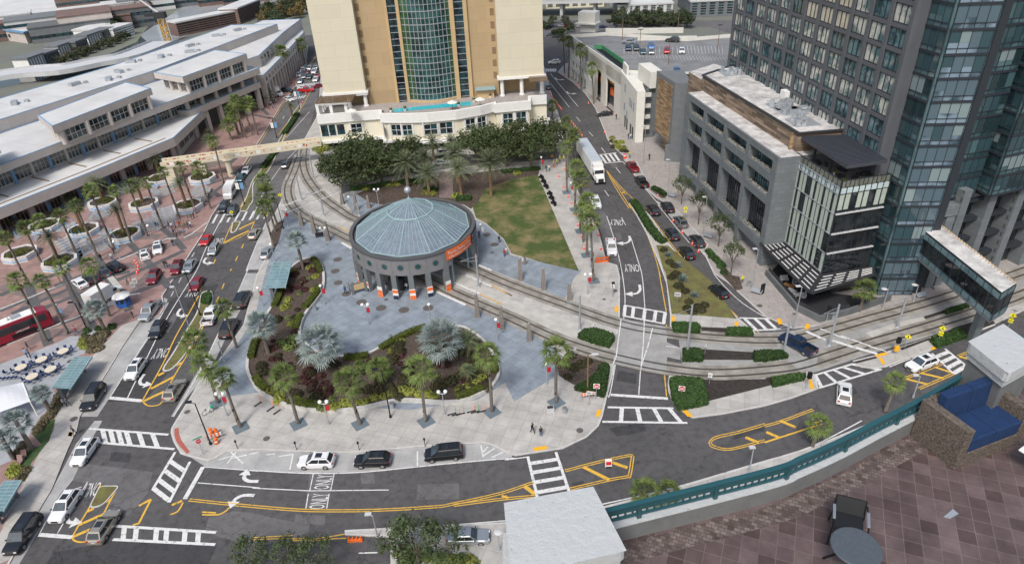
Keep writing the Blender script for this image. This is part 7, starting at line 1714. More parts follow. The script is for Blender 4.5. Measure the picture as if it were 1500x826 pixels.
for kd,pt,x,y,dx,dy,lab in(('sedan','white',1105,438,60,22,'white car turning across the far crosswalk'),('pickup','red',1275,352,60,-4,'red pickup crossing the far junction'),('sedan','white',1255,327,60,-4,'white car behind the red pickup at the far junction'),('suv','charcoal',1090,352,60,6,'black suv beside the white box truck at the far junction'),('sedan','darkred',1410,307,60,-10,'dark red car at the right of the far crosswalk')):
 car(kd,pt,'F8',x,y,dx,dy,lab,ft_)
for k in CARS:kill(CARS[k])
a0=g('B3',441,10,4.1);a1=g('B3',527,142,4.1);d_=(a1-a0);d_.z=0;TLn=d_.length;dd=d_.normalized();ang=math.atan2(dd.y,dd.x)
sm=thing('semi_truck','white semi truck with a long box trailer parked along the lawn street','truck',(a0.x,a0.y,0),ang);ORG[sm.name]=(0,0,0)
b=MB();b.obox((0,-1.3,1.05),(TLn,0,0),(0,2.6,0),(0,0,3.0),0);b.build('trailer_box',M['white'],sm)
b=MB();b.obox((.05,-1.25,4.05),(TLn-.1,0,0),(0,2.5,0),(0,0,.05));b.build('trailer_roof',M['trailerroof'],sm)
b=MB();b.obox((TLn+.25,-1.2,1.0),(2.3,0,0),(0,2.4,0),(0,0,2.0));b.obox((TLn+.3,-1.15,3.0),(1.5,0,0),(0,2.3,0),(0,0,.9));loft(b,[[Vector((TLn+2.5,-1.1,.7)),Vector((TLn+2.5,1.1,.7)),Vector((TLn+2.5,1.0,1.95)),Vector((TLn+2.5,-1.0,1.95))],[Vector((TLn+4.4,-1.0,.7)),Vector((TLn+4.4,1.0,.7)),Vector((TLn+4.4,.85,1.6)),Vector((TLn+4.4,-.85,1.6))]]);b.build('cab',M['white'],sm)
b=MB();b.quad((TLn+2.57,-1.05,2.0),(TLn+2.57,1.05,2.0),(TLn+2.57,.98,2.85),(TLn+2.57,-.98,2.85));b.build('windscreen',M['carglass'],sm)
b=MB();b.obox((TLn+4.38,-.6,.75),(.08,0,0),(0,1.2,0),(0,0,.8));b.build('grille',M['plastic'],sm)
b=MB();b.obox((1,-.5,.75),(TLn+1.5,0,0),(0,1.0,0),(0,0,.28));b.build('chassis',M['plastic'],sm)
for x in(1.2,2.5,TLn-.4,TLn+.8,TLn+3.6):
 for sy in(1,-1):b=MB();b.bar((x,sy*.85,.5),(x,sy*1.25,.5),.5,n=12);w=b.build('wheel',M['tyre'],sm);b=MB();b.bar((x,sy*1.2,.5),(x,sy*1.27,.5),.26,n=10);b.build('rim',M['rim'],w)
for sy in(1,-1):b=MB();b.obox((TLn+4.25,sy*.75-.15,.95),(.17,0,0),(0,.3,0),(0,0,.25));b.build('headlight',M['headlight'],sm);b=MB();b.obox((TLn+2.6,sy*1.35-.1,1.9),(.15,0,0),(0,.2,0),(0,0,.6));b.build('mirror',M['plastic'],sm)
c0,c1=g('F5',655,560,.9),g('F5',150,760,.9);d_=(c0-c1);ang=math.atan2(d_.y,d_.x);L_=13.2
dd=Vector((math.cos(ang),math.sin(ang),0));nn=Vector((-dd.y,dd.x,0));c=g('F5',640,585,.3);cen=c-dd*L_/2*1.0+nn*1.0
bs=thing('coach','dark red motor coach with a white roof standing on the pink plaza','bus',(cen.x,cen.y,KZ),ang);ORG[bs.name]=(0,0,0)
b=MB();loft(b,[ringx(x,w,.3,z)for x,w,z in((L_/2,1.0,2.6),(L_/2-.3,1.25,3.2),(L_/2-1.2,1.29,3.4),(-L_/2+.2,1.29,3.4),(-L_/2,1.2,3.2))]);b.build('body',M['coachred'],bs)
b=MB();b.obox((-L_/2+.3,-1.05,3.38),(L_-2.0,0,0),(0,2.1,0),(0,0,.08));b.build('roof',M['white'],bs)
for x in(-4.5,-1.5,1.5):b=MB();b.obox((x,-.6,3.46),(1.3,0,0),(0,1.2,0),(0,0,.16));b.build('roof_hatch',M['galv'],bs)
for sy in(1,-1):b=MB();b.obox((-L_/2+.4,sy*1.30-.02,1.75),(L_-1.2,0,0),(0,.04,0),(0,0,1.15));b.build('side_window',M['carglass'],bs)
b=MB();b.quad((L_/2-.02,-1.0,1.3),(L_/2-.02,1.0,1.3),(L_/2-.25,1.05,3.0),(L_/2-.25,-1.05,3.0));b.build('windscreen',M['carglass'],bs)
b=MB();b.obox((.5,-1.32,.55),(3.4,0,0),(0,.03,0),(0,0,.75));b.build('luggage_bay',M['black'],bs)
b=MB();b.text('LIMELINER',(2.2,-1.325,1.38),(1,0,0),(0,0,1),.30,0,.01);b.build('lettering',M['white'],bs)
for x in(4.2,-3.6,-4.8):
 for sy in(1,-1):b=MB();b.bar((x,sy*1.0,.5),(x,sy*1.33,.5),.5,n=14);w=b.build('wheel',M['tyre'],bs);b=MB();b.bar((x,sy*1.3,.5),(x,sy*1.35,.5),.28,n=10);b.build('rim',M['rim'],w)
def box_truck(k,x,y,dx,dy,label,L_=4.2,z0=KZ,hh=2.7):
 p=g(k,x,y,z0+1);t=thing('box_truck',label,'truck',(p.x,p.y,z0),heading(k,x,y,dx,dy));ORG[t.name]=(0,0,0)
 b=MB();b.obox((-L_/2-.8,-1.1,.65),(L_,0,0),(0,2.2,0),(0,0,hh-.4));b.build('cargo_box',M['white'],t)
 b=MB();x0=L_/2-.75;loft(b,[ringx(x0,.95,.35,1.95,.1,.85),ringx(x0+.7,.95,.35,1.95,.1,.85),ringx(x0+1.15,.95,.35,1.25),ringx(x0+2.0,.88,.38,1.05)]);b.build('cab',M['white'],t)
 b=MB();b.quad((x0+1.13,-.8,1.30),(x0+1.13,.8,1.30),(x0+.75,.7,1.92),(x0+.75,-.7,1.92));b.build('windscreen',M['carglass'],t)
 for sy in(1,-1):b=MB();b.obox((x0+.1,sy*.955-.01,1.2),(.75,0,0),(0,.02,0),(0,0,.5));b.build('side_window',M['carglass'],t)
 for xx in(-L_/2+.2,x0+1.4):
  for sy in(1,-1):b=MB();b.bar((xx,sy*.7,.4),(xx,sy*1.0,.4),.4,n=12);b.build('wheel',M['tyre'],t)
 for sy in(1,-1):b=MB();b.obox((x0+1.9,sy*.6-.12,.75),(.1,0,0),(0,.24,0),(0,0,.15));b.build('headlight',M['headlight'],t)
box_truck('F5',1190,265,150,-95,'white box truck on the pink plaza behind the silver palm');box_truck('F8',965,378,60,14,'white box truck turning under the far arcade corner',5.0,0)
p=g('F2',1310,625,1.2);sv=thing('shuttle_van','white shuttle van stopped by the blue banners on the left street','van',(p.x,p.y,0.012),heading('F2',1310,625,-40,75));ORG[sv.name]=(0,0,0)
b=MB();loft(b,[ringx(3.0,.85,.35,1.05),ringx(2.7,.98,.28,1.25),ringx(2.0,1.02,.28,2.3,.1,.8),ringx(1.2,1.03,.28,2.7,.1,.85),ringx(-2.9,1.03,.3,2.7,.1,.85),ringx(-3.0,.95,.35,2.5,.1,.85)]);b.build('body',M['white'],sv)
b=MB();b.quad((2.66,-.8,1.32),(2.66,.8,1.32),(2.03,.72,2.2),(2.03,-.72,2.2));b.build('windscreen',M['carglass_light'],sv)
for sy in(1,-1):b=MB();b.obox((-2.6,sy*1.035-.01,1.35),(4.2,0,0),(0,.02,0),(0,0,.75));b.build('side_window',M['carglass'],sv)
for xx in(-1.9,1.9):
 for sy in(1,-1):b=MB();b.bar((xx,sy*.8,.38),(xx,sy*1.06,.38),.38,n=12);b.build('wheel',M['tyre'],sv)
for n,c in dict(shirt_black=(.02,.02,.024),shirt_white=(.6,.6,.6),shirt_blue=(.04,.10,.30),shirt_red=(.40,.03,.03),shirt_grey=(.18,.19,.2),shirt_tan=(.30,.20,.11),shirt_green=(.05,.14,.09),shirt_lightblue=(.25,.38,.55),vest=(.62,.66,.04),vest_orange=(.75,.22,.03),jeans=(.05,.09,.18),trousers_black=(.018,.018,.02),trousers_khaki=(.26,.21,.14),trousers_grey=(.12,.12,.13),helmet=(.75,.75,.72),helmet_orange=(.8,.2,.03),helmet_yellow=(.7,.6,.05)).items():mk(n,c,.8,.1,6)
def body_mesh(pose):
 0
 st_={'walk':.26,'stand':.05,'reach':.08}[pose];arm={'walk':.22,'stand':.04,'reach':.30}[pose]
 J=dict(pel=(0,0,.93,.125,.15),wai=(0,0,1.08,.10,.13),che=(.01,0,1.30,.115,.165),nec=(.01,0,1.47,.05,.055),hea=(.03,0,1.60,.085,.075),top=(.02,0,1.72,.075,.07))
 for s,y in(('l',1),('r',-1)):
  f=st_*y;a=-arm*y if pose!='reach' else arm
  J.update({s+'sh':(.01,y*.185,1.41,.055,.06),s+'el':(a*.45-.02,y*.235,1.13,.043,.043),s+'wr':(a*1.0+(.05 if pose!='reach' else .12),y*.22,.90 if pose!='reach' else 1.10,.032,.034),s+'ha':(a*1.15+.07,y*.215,.82 if pose!='reach' else 1.10,.03,.042),s+'hi':(0,y*.095,.88,.09,.09),s+'kn':(f*.6+.03,y*.10,.49,.062,.062),s+'an':(f-(.04 if f<0 else 0),y*.10,.09,.045,.045),s+'to':(f+.14,y*.11,.035,.04,.05)})
 E_=[('pel','wai'),('wai','che'),('che','nec'),('nec','hea'),('hea','top')]
 for s in 'lr':E_+=[('che',s+'sh'),(s+'sh',s+'el'),(s+'el',s+'wr'),(s+'wr',s+'ha'),('pel',s+'hi'),(s+'hi',s+'kn'),(s+'kn',s+'an'),(s+'an',s+'to')]
 ks=list(J);me=bpy.data.meshes.new('person');me.from_pydata([J[k][:3]for k in ks],[(ks.index(a),ks.index(b))for a,b in E_],[])
 o=bpy.data.objects.new('tmp',me);COL.objects.link(o);sk=o.modifiers.new('s','SKIN');sk.use_smooth_shade=True
 for i,k in enumerate(ks):me.skin_vertices[0].data[i].radius=J[k][3:5];me.skin_vertices[0].data[i].use_root=(k=='pel')
 ss=o.modifiers.new('d','SUBSURF');ss.levels=1;ss.render_levels=1
 dg=bpy.context.evaluated_depsgraph_get();m2=bpy.data.meshes.new_from_object(o.evaluated_get(dg));bpy.data.objects.remove(o)
 m2.name='person_body';m2.materials.clear()
 for n in('skin','shirt_black','jeans','plastic'):m2.materials.append(M[n])
 for p in m2.polygons:
  c=p.center;z=c.z
  hand=abs(c.y)>.18 and((z<.93 and z>.7)if pose!='reach' else(c.x>.34))
  p.material_index=3 if z<.08 else 0 if(z>1.46 or hand)else 1 if z>.93 or(abs(c.y)>.2 and z>.8)else 2
 return m2
BODY={k:body_mesh(k)for k in('walk','stand','reach')}
hb=MB();hb.lathe((.015,0,1.62),[(.088,0),(.092,.05),(.075,.11),(.03,.145)],10);HAIR=lib(hb,'hair',M['hair'])
hb=MB();hb.lathe((.02,0,1.66),[(.15,0),(.12,.015),(.115,.07),(.06,.125)],10);HELM=lib(hb,'helmet',M['helmet'])
vb=MB();vb.lathe((.01,0,.93),[(.155,0),(.15,.15),(.165,.35),(.17,.45),(.12,.52)],12,0,.82,1.18);VEST=lib(vb,'vest',M['vest'])
NP=[0]
SKINS=[M['skin'],mat('skin_b',(.20,.12,.08),.7,.05,1),mat('skin_c',(.50,.34,.25),.7,.05,1)]
def person(k,x,y,label,shirt='shirt_black',legs='jeans',pose=None,z0=KZ,group=None,helmet=None,vest=None,facing=None):
 i=NP[0];NP[0]+=1;r=random.Random(i*31+5);p=g(k,x,y,z0);pose=pose or r.choice(('walk','stand','walk'))
 t=thing('person',label,'person',(p.x,p.y,z0),heading(k,x,y,*facing)if facing else r.uniform(0,6.28),group)
 s=r.uniform(.94,1.02);t.scale=(s,s,s);b=child('body',BODY[pose],t)
 for si,m_ in((0,SKINS[i%3]),(1,M[shirt]),(2,M[legs])):b.material_slots[si].link='OBJECT';b.material_slots[si].material=m_
 h=child('helmet' if helmet else 'hair',HELM if helmet else HAIR,t)
 if helmet:h.material_slots[0].link='OBJECT';h.material_slots[0].material=M[helmet]
 if vest:v=child('vest',VEST,t);v.material_slots[0].link='OBJECT';v.material_slots[0].material=M[vest]
 return t
cw='people waiting at the left crosswalk'
SH_=('black','white','blue','red','grey','tan','lightblue','green');LG_=('jeans','trousers_black','trousers_khaki','trousers_grey')
crowd=((150,355),(180,360),(218,352),(270,340),(295,325),(345,310),(355,235),(405,250),(430,235),(245,210),(200,430),(235,450),(250,420),(215,410),(320,430),(330,345),(365,355),(395,345),(440,190),(455,175),(375,330),(300,350))
for i,(x,y)in enumerate(crowd):
 person('F4',x,y,f'person in {SH_[i % 8].replace("lightblue","light blue")} in the crowd by the octagonal planter, {ORD[min(i,19)] if i < 20 else "last"} from its left edge' if False else f'person in {SH_[i % 8].replace("lightblue","light blue")} top and {("jeans","black trousers","khaki trousers","grey trousers")[(i//2) % 4]} in the waiting plaza crowd','shirt_'+SH_[i%8],LG_[(i//2)%4],'stand' if i%3 else 'walk',KZ,f'crowd: {SH_[i % 8]} and {LG_[(i//2) % 4]}')
for a in(('F3',1268,285,'person in dark clothes walking beside the white suv','shirt_black','trousers_grey'),('F3',1372,240,'person in dark top and blue jeans crossing the pink paving','shirt_black','jeans'),('F3',1275,485,'left of the couple walking between two dark red suvs','shirt_black','trousers_black'),('F3',1303,490,'right of the couple between two dark red suvs, carrying a white bag','shirt_black','jeans'),('F3',845,680,'person in grey walking left of the tan jacket','shirt_grey','trousers_black'),('F3',905,688,'person in a tan jacket beside the white signboard','shirt_tan','trousers_black'),('F3',760,540,'person in dark clothes loading the open black van','shirt_black','trousers_black'),('F3',790,520,'person in tan leaning behind the open black van','shirt_tan','trousers_grey'),('F3',690,330,'person in black pushing a cart near the left plaza lamp','shirt_black','trousers_black'),('F3',672,400,'person in white beside the nose of the black van','shirt_white','jeans'),('F3',545,405,'person sitting in black at the palm base near the grey suv','shirt_black','trousers_black'),('F3',890,160,'person in blue resting at the planter rim','shirt_blue','jeans'),('F3',915,155,'person in red resting at the planter rim','shirt_red','jeans'),('C1',770,258,'person in dark clothes on the kerb near the silver pickup','shirt_black','trousers_black'),('F5',890,705,'person in dark red top walking by the grey terrace','shirt_red','jeans'),('F6',340,100,'first of the group walking above the round tables','shirt_black','jeans'),('F6',320,180,'person in light blue walking above the round tables','shirt_lightblue','jeans'),('F6',360,190,'person in black walking above the round tables','shirt_black','trousers_black'),('F6',750,748,'left person of the pair below the bus shelter','shirt_white','trousers_black'),('F6',795,745,'right person of the pair below the bus shelter','shirt_grey','trousers_black'),('F7',868,290,'lone person in black at the yellow ramp of the left kerb','shirt_black','jeans'),('C2',538,120,'person with blue backpack by the station map, left of three','shirt_blue','trousers_black'),('C2',562,108,'person in grey by the station map, middle of three','shirt_grey','trousers_grey'),('C2',587,103,'person in black by the station map, right of three','shirt_black','trousers_black'),('E1',655,650,'person in white inside the station opening','shirt_white','jeans'),('E1',485,645,'person in black standing in the station shade, left','shirt_black','trousers_black'),('E1',460,635,'person in black beside the station pier with poster','shirt_black','trousers_grey'),('E1',520,625,'person in dark clothes deeper inside the station','shirt_black','jeans'),('B2',1307,585,'person in blue walking behind the station toward the lawn','shirt_blue','trousers_black'),('B2',1422,612,'person in black on the curved paving by the lawn','shirt_black','trousers_black'),('B2',1452,692,'person in red on the curved paving by the lawn','shirt_red','jeans'),('B2',1463,680,'person in white behind the red one near the lawn','shirt_white','trousers_khaki'),('B3',105,740,'left of the pair beside the tall obelisk by the lawn','shirt_white','trousers_khaki'),('B3',116,738,'right of the pair beside the tall obelisk by the lawn','shirt_grey','trousers_khaki'),('C3',228,435,'person in dark green walking by the leaning fan palm','shirt_green','trousers_black'),('C3',257,495,'person in black just behind the corner fan palm crown','shirt_black','trousers_black'),('D3',158,70,'left person of the pair crossing the lower pavement','shirt_black','trousers_black'),('D3',207,90,'right person of the pair in black top and blue jeans on the lower pavement','shirt_black','jeans'),('H1',1345,272,'person in black walking under the tall street lamp by the red pickup','shirt_black','trousers_black'),('H1',158,410,'left of the couple watching the construction crew','shirt_black','jeans'),('H1',193,402,'right of the couple watching the construction crew','shirt_white','jeans'),('A3',710,803,'left person of the pair outside the white garage stair','shirt_black','jeans'),('A3',722,803,'right person of the pair outside the white garage stair','shirt_white','jeans'),('A3',640,690,'person in black at the garage driveway','shirt_black','trousers_black'),('B1',1413,290,'person in black standing in the street near the blue banners','shirt_black','trousers_black'),('F2',1080,715,'person in black beside the striped blue steps','shirt_black','trousers_black'),('F2',1005,810,'person in dark clothes under the lowest blue banner','shirt_black','jeans'),('F2',640,455,'person in blue beside the bare soil planter','shirt_blue','trousers_black')):
 person(*a)
for i,a in enumerate((('H1',1122,248,'worker in yellow jacket and orange helmet beside the stacked cones','helmet_orange','vest'),('H1',245,350,'worker in yellow vest nearest the barrier tape','helmet_orange','vest'),('H1',280,335,'worker in yellow vest with white helmet, left of two','helmet','vest'),('H1',315,297,'worker in green yellow vest with white helmet','helmet','vest'),('H1',360,290,'worker in yellow vest closest to the palm trunk','helmet_yellow','vest'),('H3',212,668,'worker in yellow vest and orange helmet on the pavement by the bin','helmet_orange','vest'),('H1',225,275,'worker in orange vest at the edge of the trees','helmet_orange','vest_orange'))):
 person(a[0],a[1],a[2],a[3],'vest','trousers_grey','stand',KZ,None,a[4],a[5])
rg=random.Random(9)
for i in range(14):person('F8',830+rg.uniform(0,170),430+i*9,f'person in {SH_[i%8].replace("lightblue","light blue")} and {LG_[i%4].replace("_"," ")} near the far arcade corner','shirt_'+SH_[i%8],LG_[i%4],None,KZ,f'far arcade people in {SH_[i%8]} and {LG_[i%4]}')
for i in range(12):person('E2',560+rg.uniform(0,300),770-i*38,f'tiny person in {SH_[i%8].replace("lightblue","light blue")} and {LG_[i%4].replace("_"," ")} along the far arcade pavement','shirt_'+SH_[i%8],LG_[i%4],None,KZ,f'far pavement people in {SH_[i%8]} and {LG_[i%4]}')
def globe_lamp(k,bx,by,label,twin=False,h=3.6,group='globe lamps on the plaza',flag=None):
 p=g(k,bx,by,KZ);t=thing('globe_lamp',label,'street lamp',(p.x,p.y,KZ),0,group)
 b=MB();b.bar((p.x,p.y,KZ),(p.x,p.y,KZ+.35),.17,.12,8);b.bar((p.x,p.y,KZ+.3),(p.x,p.y,KZ+h),.075,.06,8)
 if twin:b.bar((p.x-.45,p.y,KZ+h-.15),(p.x+.45,p.y,KZ+h-.15),.05,n=6)
 b.build('post',M['galv'],t)
 for dx in((-.45,.45)if twin else(0,)):b=MB();b.ball((p.x+dx,p.y,KZ+h+.22),.27,12);b.build('globe',M['globe'],t,True)
 if flag:b=MB();b.obox((p.x+.1,p.y-.02,KZ+h-1.3),(.5,0,0),(0,.04,0),(0,0,.9));b.build('banner',M[flag],t)
for a in(('C2',415,180,'globe lamp at the upper edge of the planting bed','red'),('C2',1030,292,'globe lamp in front of the station opening',None),('C2',1410,382,'globe lamp with red plate between two obelisks','red'),('C1',1295,510,'globe lamp by the left kerb near the fan palms',None),('B2',130,720,'globe lamp beside the upper bus shelter',None),('B2',1320,607,'globe lamp right of the dome by the lawn','white'),('C2',60,192,'globe lamp with red sign beside the upper bus shelter end','red'),('B3',210,206,'globe lamp at the top corner of the lawn','red'),('B3',378,360,'globe lamp second along the lawn walkway','red'),('B3',418,480,'globe lamp third along the lawn walkway',None),('B3',490,755,'globe lamp beside the orange barricade','red'),('C3',240,642,'globe lamp with red plate near the corner fan palm','red'),('F3',1140,192,'globe lamp above the white suv on the pink plaza',None),('F3',757,382,'globe lamp with blue banner above the black van','bluetrim'),('F5',745,582,'globe lamp with blue banner in front of the red coach','bluetrim'),('C1',95,372,'lamp with blue banner at the lower left of the coach','bluetrim'),('B2',570,440,'lamp half hidden by the far dome edge',None)):
 globe_lamp(a[0],a[1],a[2],a[3],False,3.5,'globe lamps on the plaza',a[4])
for a in(('C2',670,298,'twin globe lamp in the middle of the slate plaza','red'),('D2',440,20,'twin globe lamp below the planting bed, left','red'),('C2',1108,812,'twin globe lamp below the planting bed, right',None),('H7',655,382,'twin globe lamp at the street corner by the green bicycle','red'),('B2',425,630,'twin globe lamp left of the dome near the bench',None),('B2',205,522,'twin globe lamp beside the traffic signal','red'),('C3',475,122,'twin globe lamp at the end of the lawn walkway','red'),('B2',728,400,'twin globe lamp peeking over the dome rim',None)):
 globe_lamp(a[0],a[1],a[2],a[3],True,3.7,'twin globe lamps',a[4])
def pole_lamp(k,bx,by,tx,ty,label,m_='galv',arm=(1.2,0),head='flat',z0=KZ,r=.10,group=None):
 p=g(k,bx,by,z0);h=max(3,colz(T(k,bx,by),z0,T(k,tx,ty)[1])-z0);t=thing('street_lamp',label,'street lamp',(p.x,p.y,z0),0,group)
 b=MB();b.bar((p.x,p.y,z0),(p.x,p.y,z0+.4),r*2,r*1.5,8);b.bar((p.x,p.y,z0),(p.x,p.y,z0+h),r,r*.65,8);b.bar((p.x,p.y,z0+h-.1),(p.x+arm[0],p.y+arm[1],z0+h),r*.5,n=6);b.build('pole',M[m_],t)
 b=MB();q=Vector((p.x+arm[0],p.y+arm[1],z0+h))
 if head=='flat':b.obox(q-Vector((.35,.2,.06)),(.7,0,0),(0,.4,0),(0,0,.14))
 else:b.lathe(q-Vector((0,0,.1)),[(.42,0),(.45,.06),(.2,.16)],12)
 b.build('lamp_head',M['lightgrey' if m_=='galv' else 'black'],t)
 if 'blue banners' in label:
  for s,c in((-1,'white'),(1,'bluetrim')):b=MB();b.box(p.x+s*.5,p.y,z0+h*.5,.75,.04,1.5);b.build('banner',M[c],t)
sl='grey street lamps'
for a in(('B3',935,350,945,135,'grey street lamp at the curved hedge by the stone wing'),('B3',1140,560,1160,350,'grey street lamp beside the second tree and bin'),('H3',322,750,400,275,'grey street lamp with orange disc beside the slatted canopy'),('H1',1278,322,1295,-120,'tall grey street lamp beside the dark red pickup'),('C4',165,320,213,78,'grey street lamp at the terrace wall corner'),('C4',680,205,718,92,'grey lamp with round head near the single right palm'),('C4',858,162,888,68,'grey lamp with round head near the grey bench'),('D3',1405,298,1428,145,'grey street lamp behind the balcony railing, left'),('C4',855,715,888,592,'grey street lamp behind the balcony railing, right'),('D2',720,668,690,545,'grey street lamp on the bottom edge pavement'),('C1',1095,322,1000,82,'grey street lamp leaning over the left street median')):
 pole_lamp(*a[:5],a[5],'galv',(-.5,.2)if a[0]!='D3' else(-.3,-.2),'disc' if 'round' in a[5]else 'flat',KZ,.09,sl)
pole_lamp('H6',318,735,308,628,'grey lamp with round head beside the white pillar at the bottom edge','galv',(.05,0),'disc',KZ,.09,sl)
bl='black street lamps'
for a in(('D1',1215,135,1095,-100,'black street lamp beside the orange barrels'),('C1',1155,242,1068,-20,'black lamp post in the grassy left median'),('C2',795,830,735,560,'tall black lamp post standing in the planting bed front'),('F5',1000,640,865,345,'black street lamp by the silver palm and blue kiosk'),('B2',178,530,138,380,'black traffic signal pole left of the trio of palms'),('F7',190,570,40,290,'black lamp post at the far left edge by grasses'),('F8',985,826,935,630,'black lamp with blue banners on the left street kerb'),('F8',1215,545,1150,285,'black lamp post in the far median with blue banners'),('F2',1480,780,1390,430,'black lamp with blue banners beside the white shuttle')):
 pole_lamp(*a[:5],a[5],'black',(-.9,.3),'flat',KZ,.10,bl)
for a in(('B2',355,242,325,88,'tram pole beside the hotel corner'),('B2',283,366,254,225,'tram pole between the curving tracks'),('B2',412,456,385,305,'tram pole on the concrete island left of the dome'),('C3',430,325,434,130,'tram pole beside the small hedge'),('C3',1048,460,1085,182,'leaning tram pole standing in a hedge'),('E1',1370,615,1342,290,'tram pole on the platform right of the dome'),('C4',108,462,146,280,'tram pole beside the blue pickup'),('C4',372,418,425,180,'tram pole with a round lamp on the concrete island'),('C4',765,312,815,140,'tram pole with a white plate on the right platform'),('B2',615,455,617,395,'short grey post at the left rim of the dome')):
 p=g(a[0],a[1],a[2],KZ);h=max(3,colz(T(a[0],a[1],a[2]),KZ,T(a[0],a[3],a[4])[1])-KZ);t=thing('tram_pole',a[5],'pole',(p.x,p.y,KZ),0,'catenary poles')
 b=MB();b.lathe((p.x,p.y,KZ),[(.35,0),(.33,.12),(.2,.2),(.17,.3),(.13,h)],10);b.build('mast',M['galv'],t)
 b=MB();b.bar((p.x,p.y,KZ+h*.8),(p.x-2.6,p.y-1.2,KZ+h*.92),.04,n=5);b.bar((p.x,p.y,KZ+h*.93),(p.x-2.6,p.y-1.2,KZ+h*.92),.03,n=5);b.build('bracket_arm',M['galv'],t)
for i,a in enumerate((('B2',520,390,515,325),('B2',600,425,588,335),('B2',672,412,660,345),('B2',285,512,268,440),('B2',358,555,340,460),('B2',437,598,412,478),('C2',1297,250,1290,108),('C2',1437,317,1430,197),('C3',140,387,137,292),('C3',372,150,372,62),('C3',88,38,78,-130),('C3',222,92,220,-25))):
 p=g(a[0],a[1],a[2],KZ);h=min(4.2,max(2,colz(T(a[0],a[1],a[2]),KZ,T(a[0],a[3],a[4])[1])-KZ))
 lab=('first','second','third')[i%3]+' stone obelisk from the left '+('above the upper tram track' if i<3 else 'below the curving track left of the dome')if i<6 else('tall stone obelisk between track and slate plaza, nearest the station','stone obelisk second along the lower track from the station','stone obelisk third along the lower track by the walking man','short stone obelisk nearest the street crossing','tall stone obelisk beside the couple at the lawn','stone obelisk midway on the upper track by the lawn')[i-6]
 t=thing('obelisk',lab,'bollard',(p.x,p.y,KZ),0,'stone obelisks along the tram tracks');b=MB()
 b.add([(p.x+sx*.42,p.y+sy*.42,KZ)for sx,sy in((-1,-1),(1,-1),(1,1),(-1,1))]+[(p.x+sx*.22,p.y+sy*.22,KZ+h)for sx,sy in((-1,-1),(1,-1),(1,1),(-1,1))],((0,1,5,4),(1,2,6,5),(2,3,7,6),(3,0,4,7),(4,5,6,7)))
 b.build('shaft',M['obelisk'],t);b=MB();b.ball((p.x,p.y,KZ+h+.1),.16,8);b.build('ball_finial',M['galv'],t)
cb=MB();cb.box(0,0,0,.42,.42,.04,0,0);cb.lathe((0,0,.04),[(.17,0),(.12,.24)],10,0);cb.lathe((0,0,.28),[(.12,0),(.085,.16)],10,1);cb.lathe((0,0,.44),[(.085,0),(.03,.28)],10,0)
me_=cb.build('cone',[M['conered'],M['white']]).data;bpy.data.objects.remove([o for o in bpy.data.objects if o.data==me_][0])
def cone(k,x,y,label,group,z0=KZ,s=1.15):
 p=g(k,x,y,z0);o=bpy.data.objects.new('traffic_cone',me_);COL.objects.link(o);o.location=(p.x,p.y,z0+.012);o.scale=(s,s,s);return tag(o,label,'traffic cone',group)
for i,a in enumerate(((310,232),(337,293),(363,349),(383,386),(406,452),(421,514),(440,580),(455,647))):cone('B3',*a,ORD[i]+' cone of the row on the lawn walkway, from the trees','cones on the lawn walkway')
for i,a in enumerate(((553,650),(497,706),(540,570),(512,520),(475,285),(345,190),(285,175))):cone('B3',*a,ORD[i]+' cone along the fenced work bay, counted from the orange barricade','cones at the work bay')
for i,a in enumerate(((878,348),(967,490),(1020,556),(1078,624),(1113,666))):cone('B3',*a,ORD[i]+' cone along the right parking bay, from the far end','cones at the right parking bay',.012)
for i in range(14):cone('A3',250+i*5.7,540+i*7.3,ORD[i]+' cone of the line on the far road, from the hotel corner down','cones on the far road',.012)
for i in range(7):cone('A3',383+i*10,708+i*13,ORD[i]+' cone of the line beside the semi trailer, from the top','cones beside the semi trailer',.012)
for a in((480,600,'cone on the bulb by the garage'),(573,768,'single cone at the kerb below the garage entrance'),(410,497,'cone on the bulb by the far palm'),(340,440,'cone at the foot of the second garage palm')):cone('A3',a[0],a[1],a[2],None)
for i,a in enumerate(((930,422),(948,450),(968,480),(966,520),(953,555))):cone('F3',*a,ORD[i]+' cone of the string across the drop off lane, from the top','cones across the drop off lane')
for i,a in enumerate(((1140,280),(1160,300),(1275,390),(1245,480),(1215,530),(1200,235))):cone('F8',*a,ORD[i]+' cone of those scattered round the far crosswalk','cones at the far crosswalk',.012)
cone('D1',1460,0,'',None)if False else None
for i,(x,y)in enumerate(((470,590),(530,590),(485,615),(547,620),(535,700))):
 p=g('H7',x,y,KZ);t=thing('barrel',('rear left','rear right','middle left','middle right','fallen front')[i]+' orange drum of the stack by the black lamp','barrel',(p.x,p.y,KZ),0,'orange drums at the street corner')
 b=MB();b.lathe((p.x,p.y,KZ),[(.30,0),(.30,.06)],12);b.build('base',M['tyre'],t);b=MB();b.lathe((p.x,p.y,KZ),[(.27,.06),(.25,.35)],12,0);b.lathe((p.x,p.y,KZ),[(.25,.35),(.24,.5)],12,1);b.lathe((p.x,p.y,KZ),[(.24,.5),(.21,.9),(.1,.95)],12,0);b.build('drum',[M['orange'],M['white']],t)
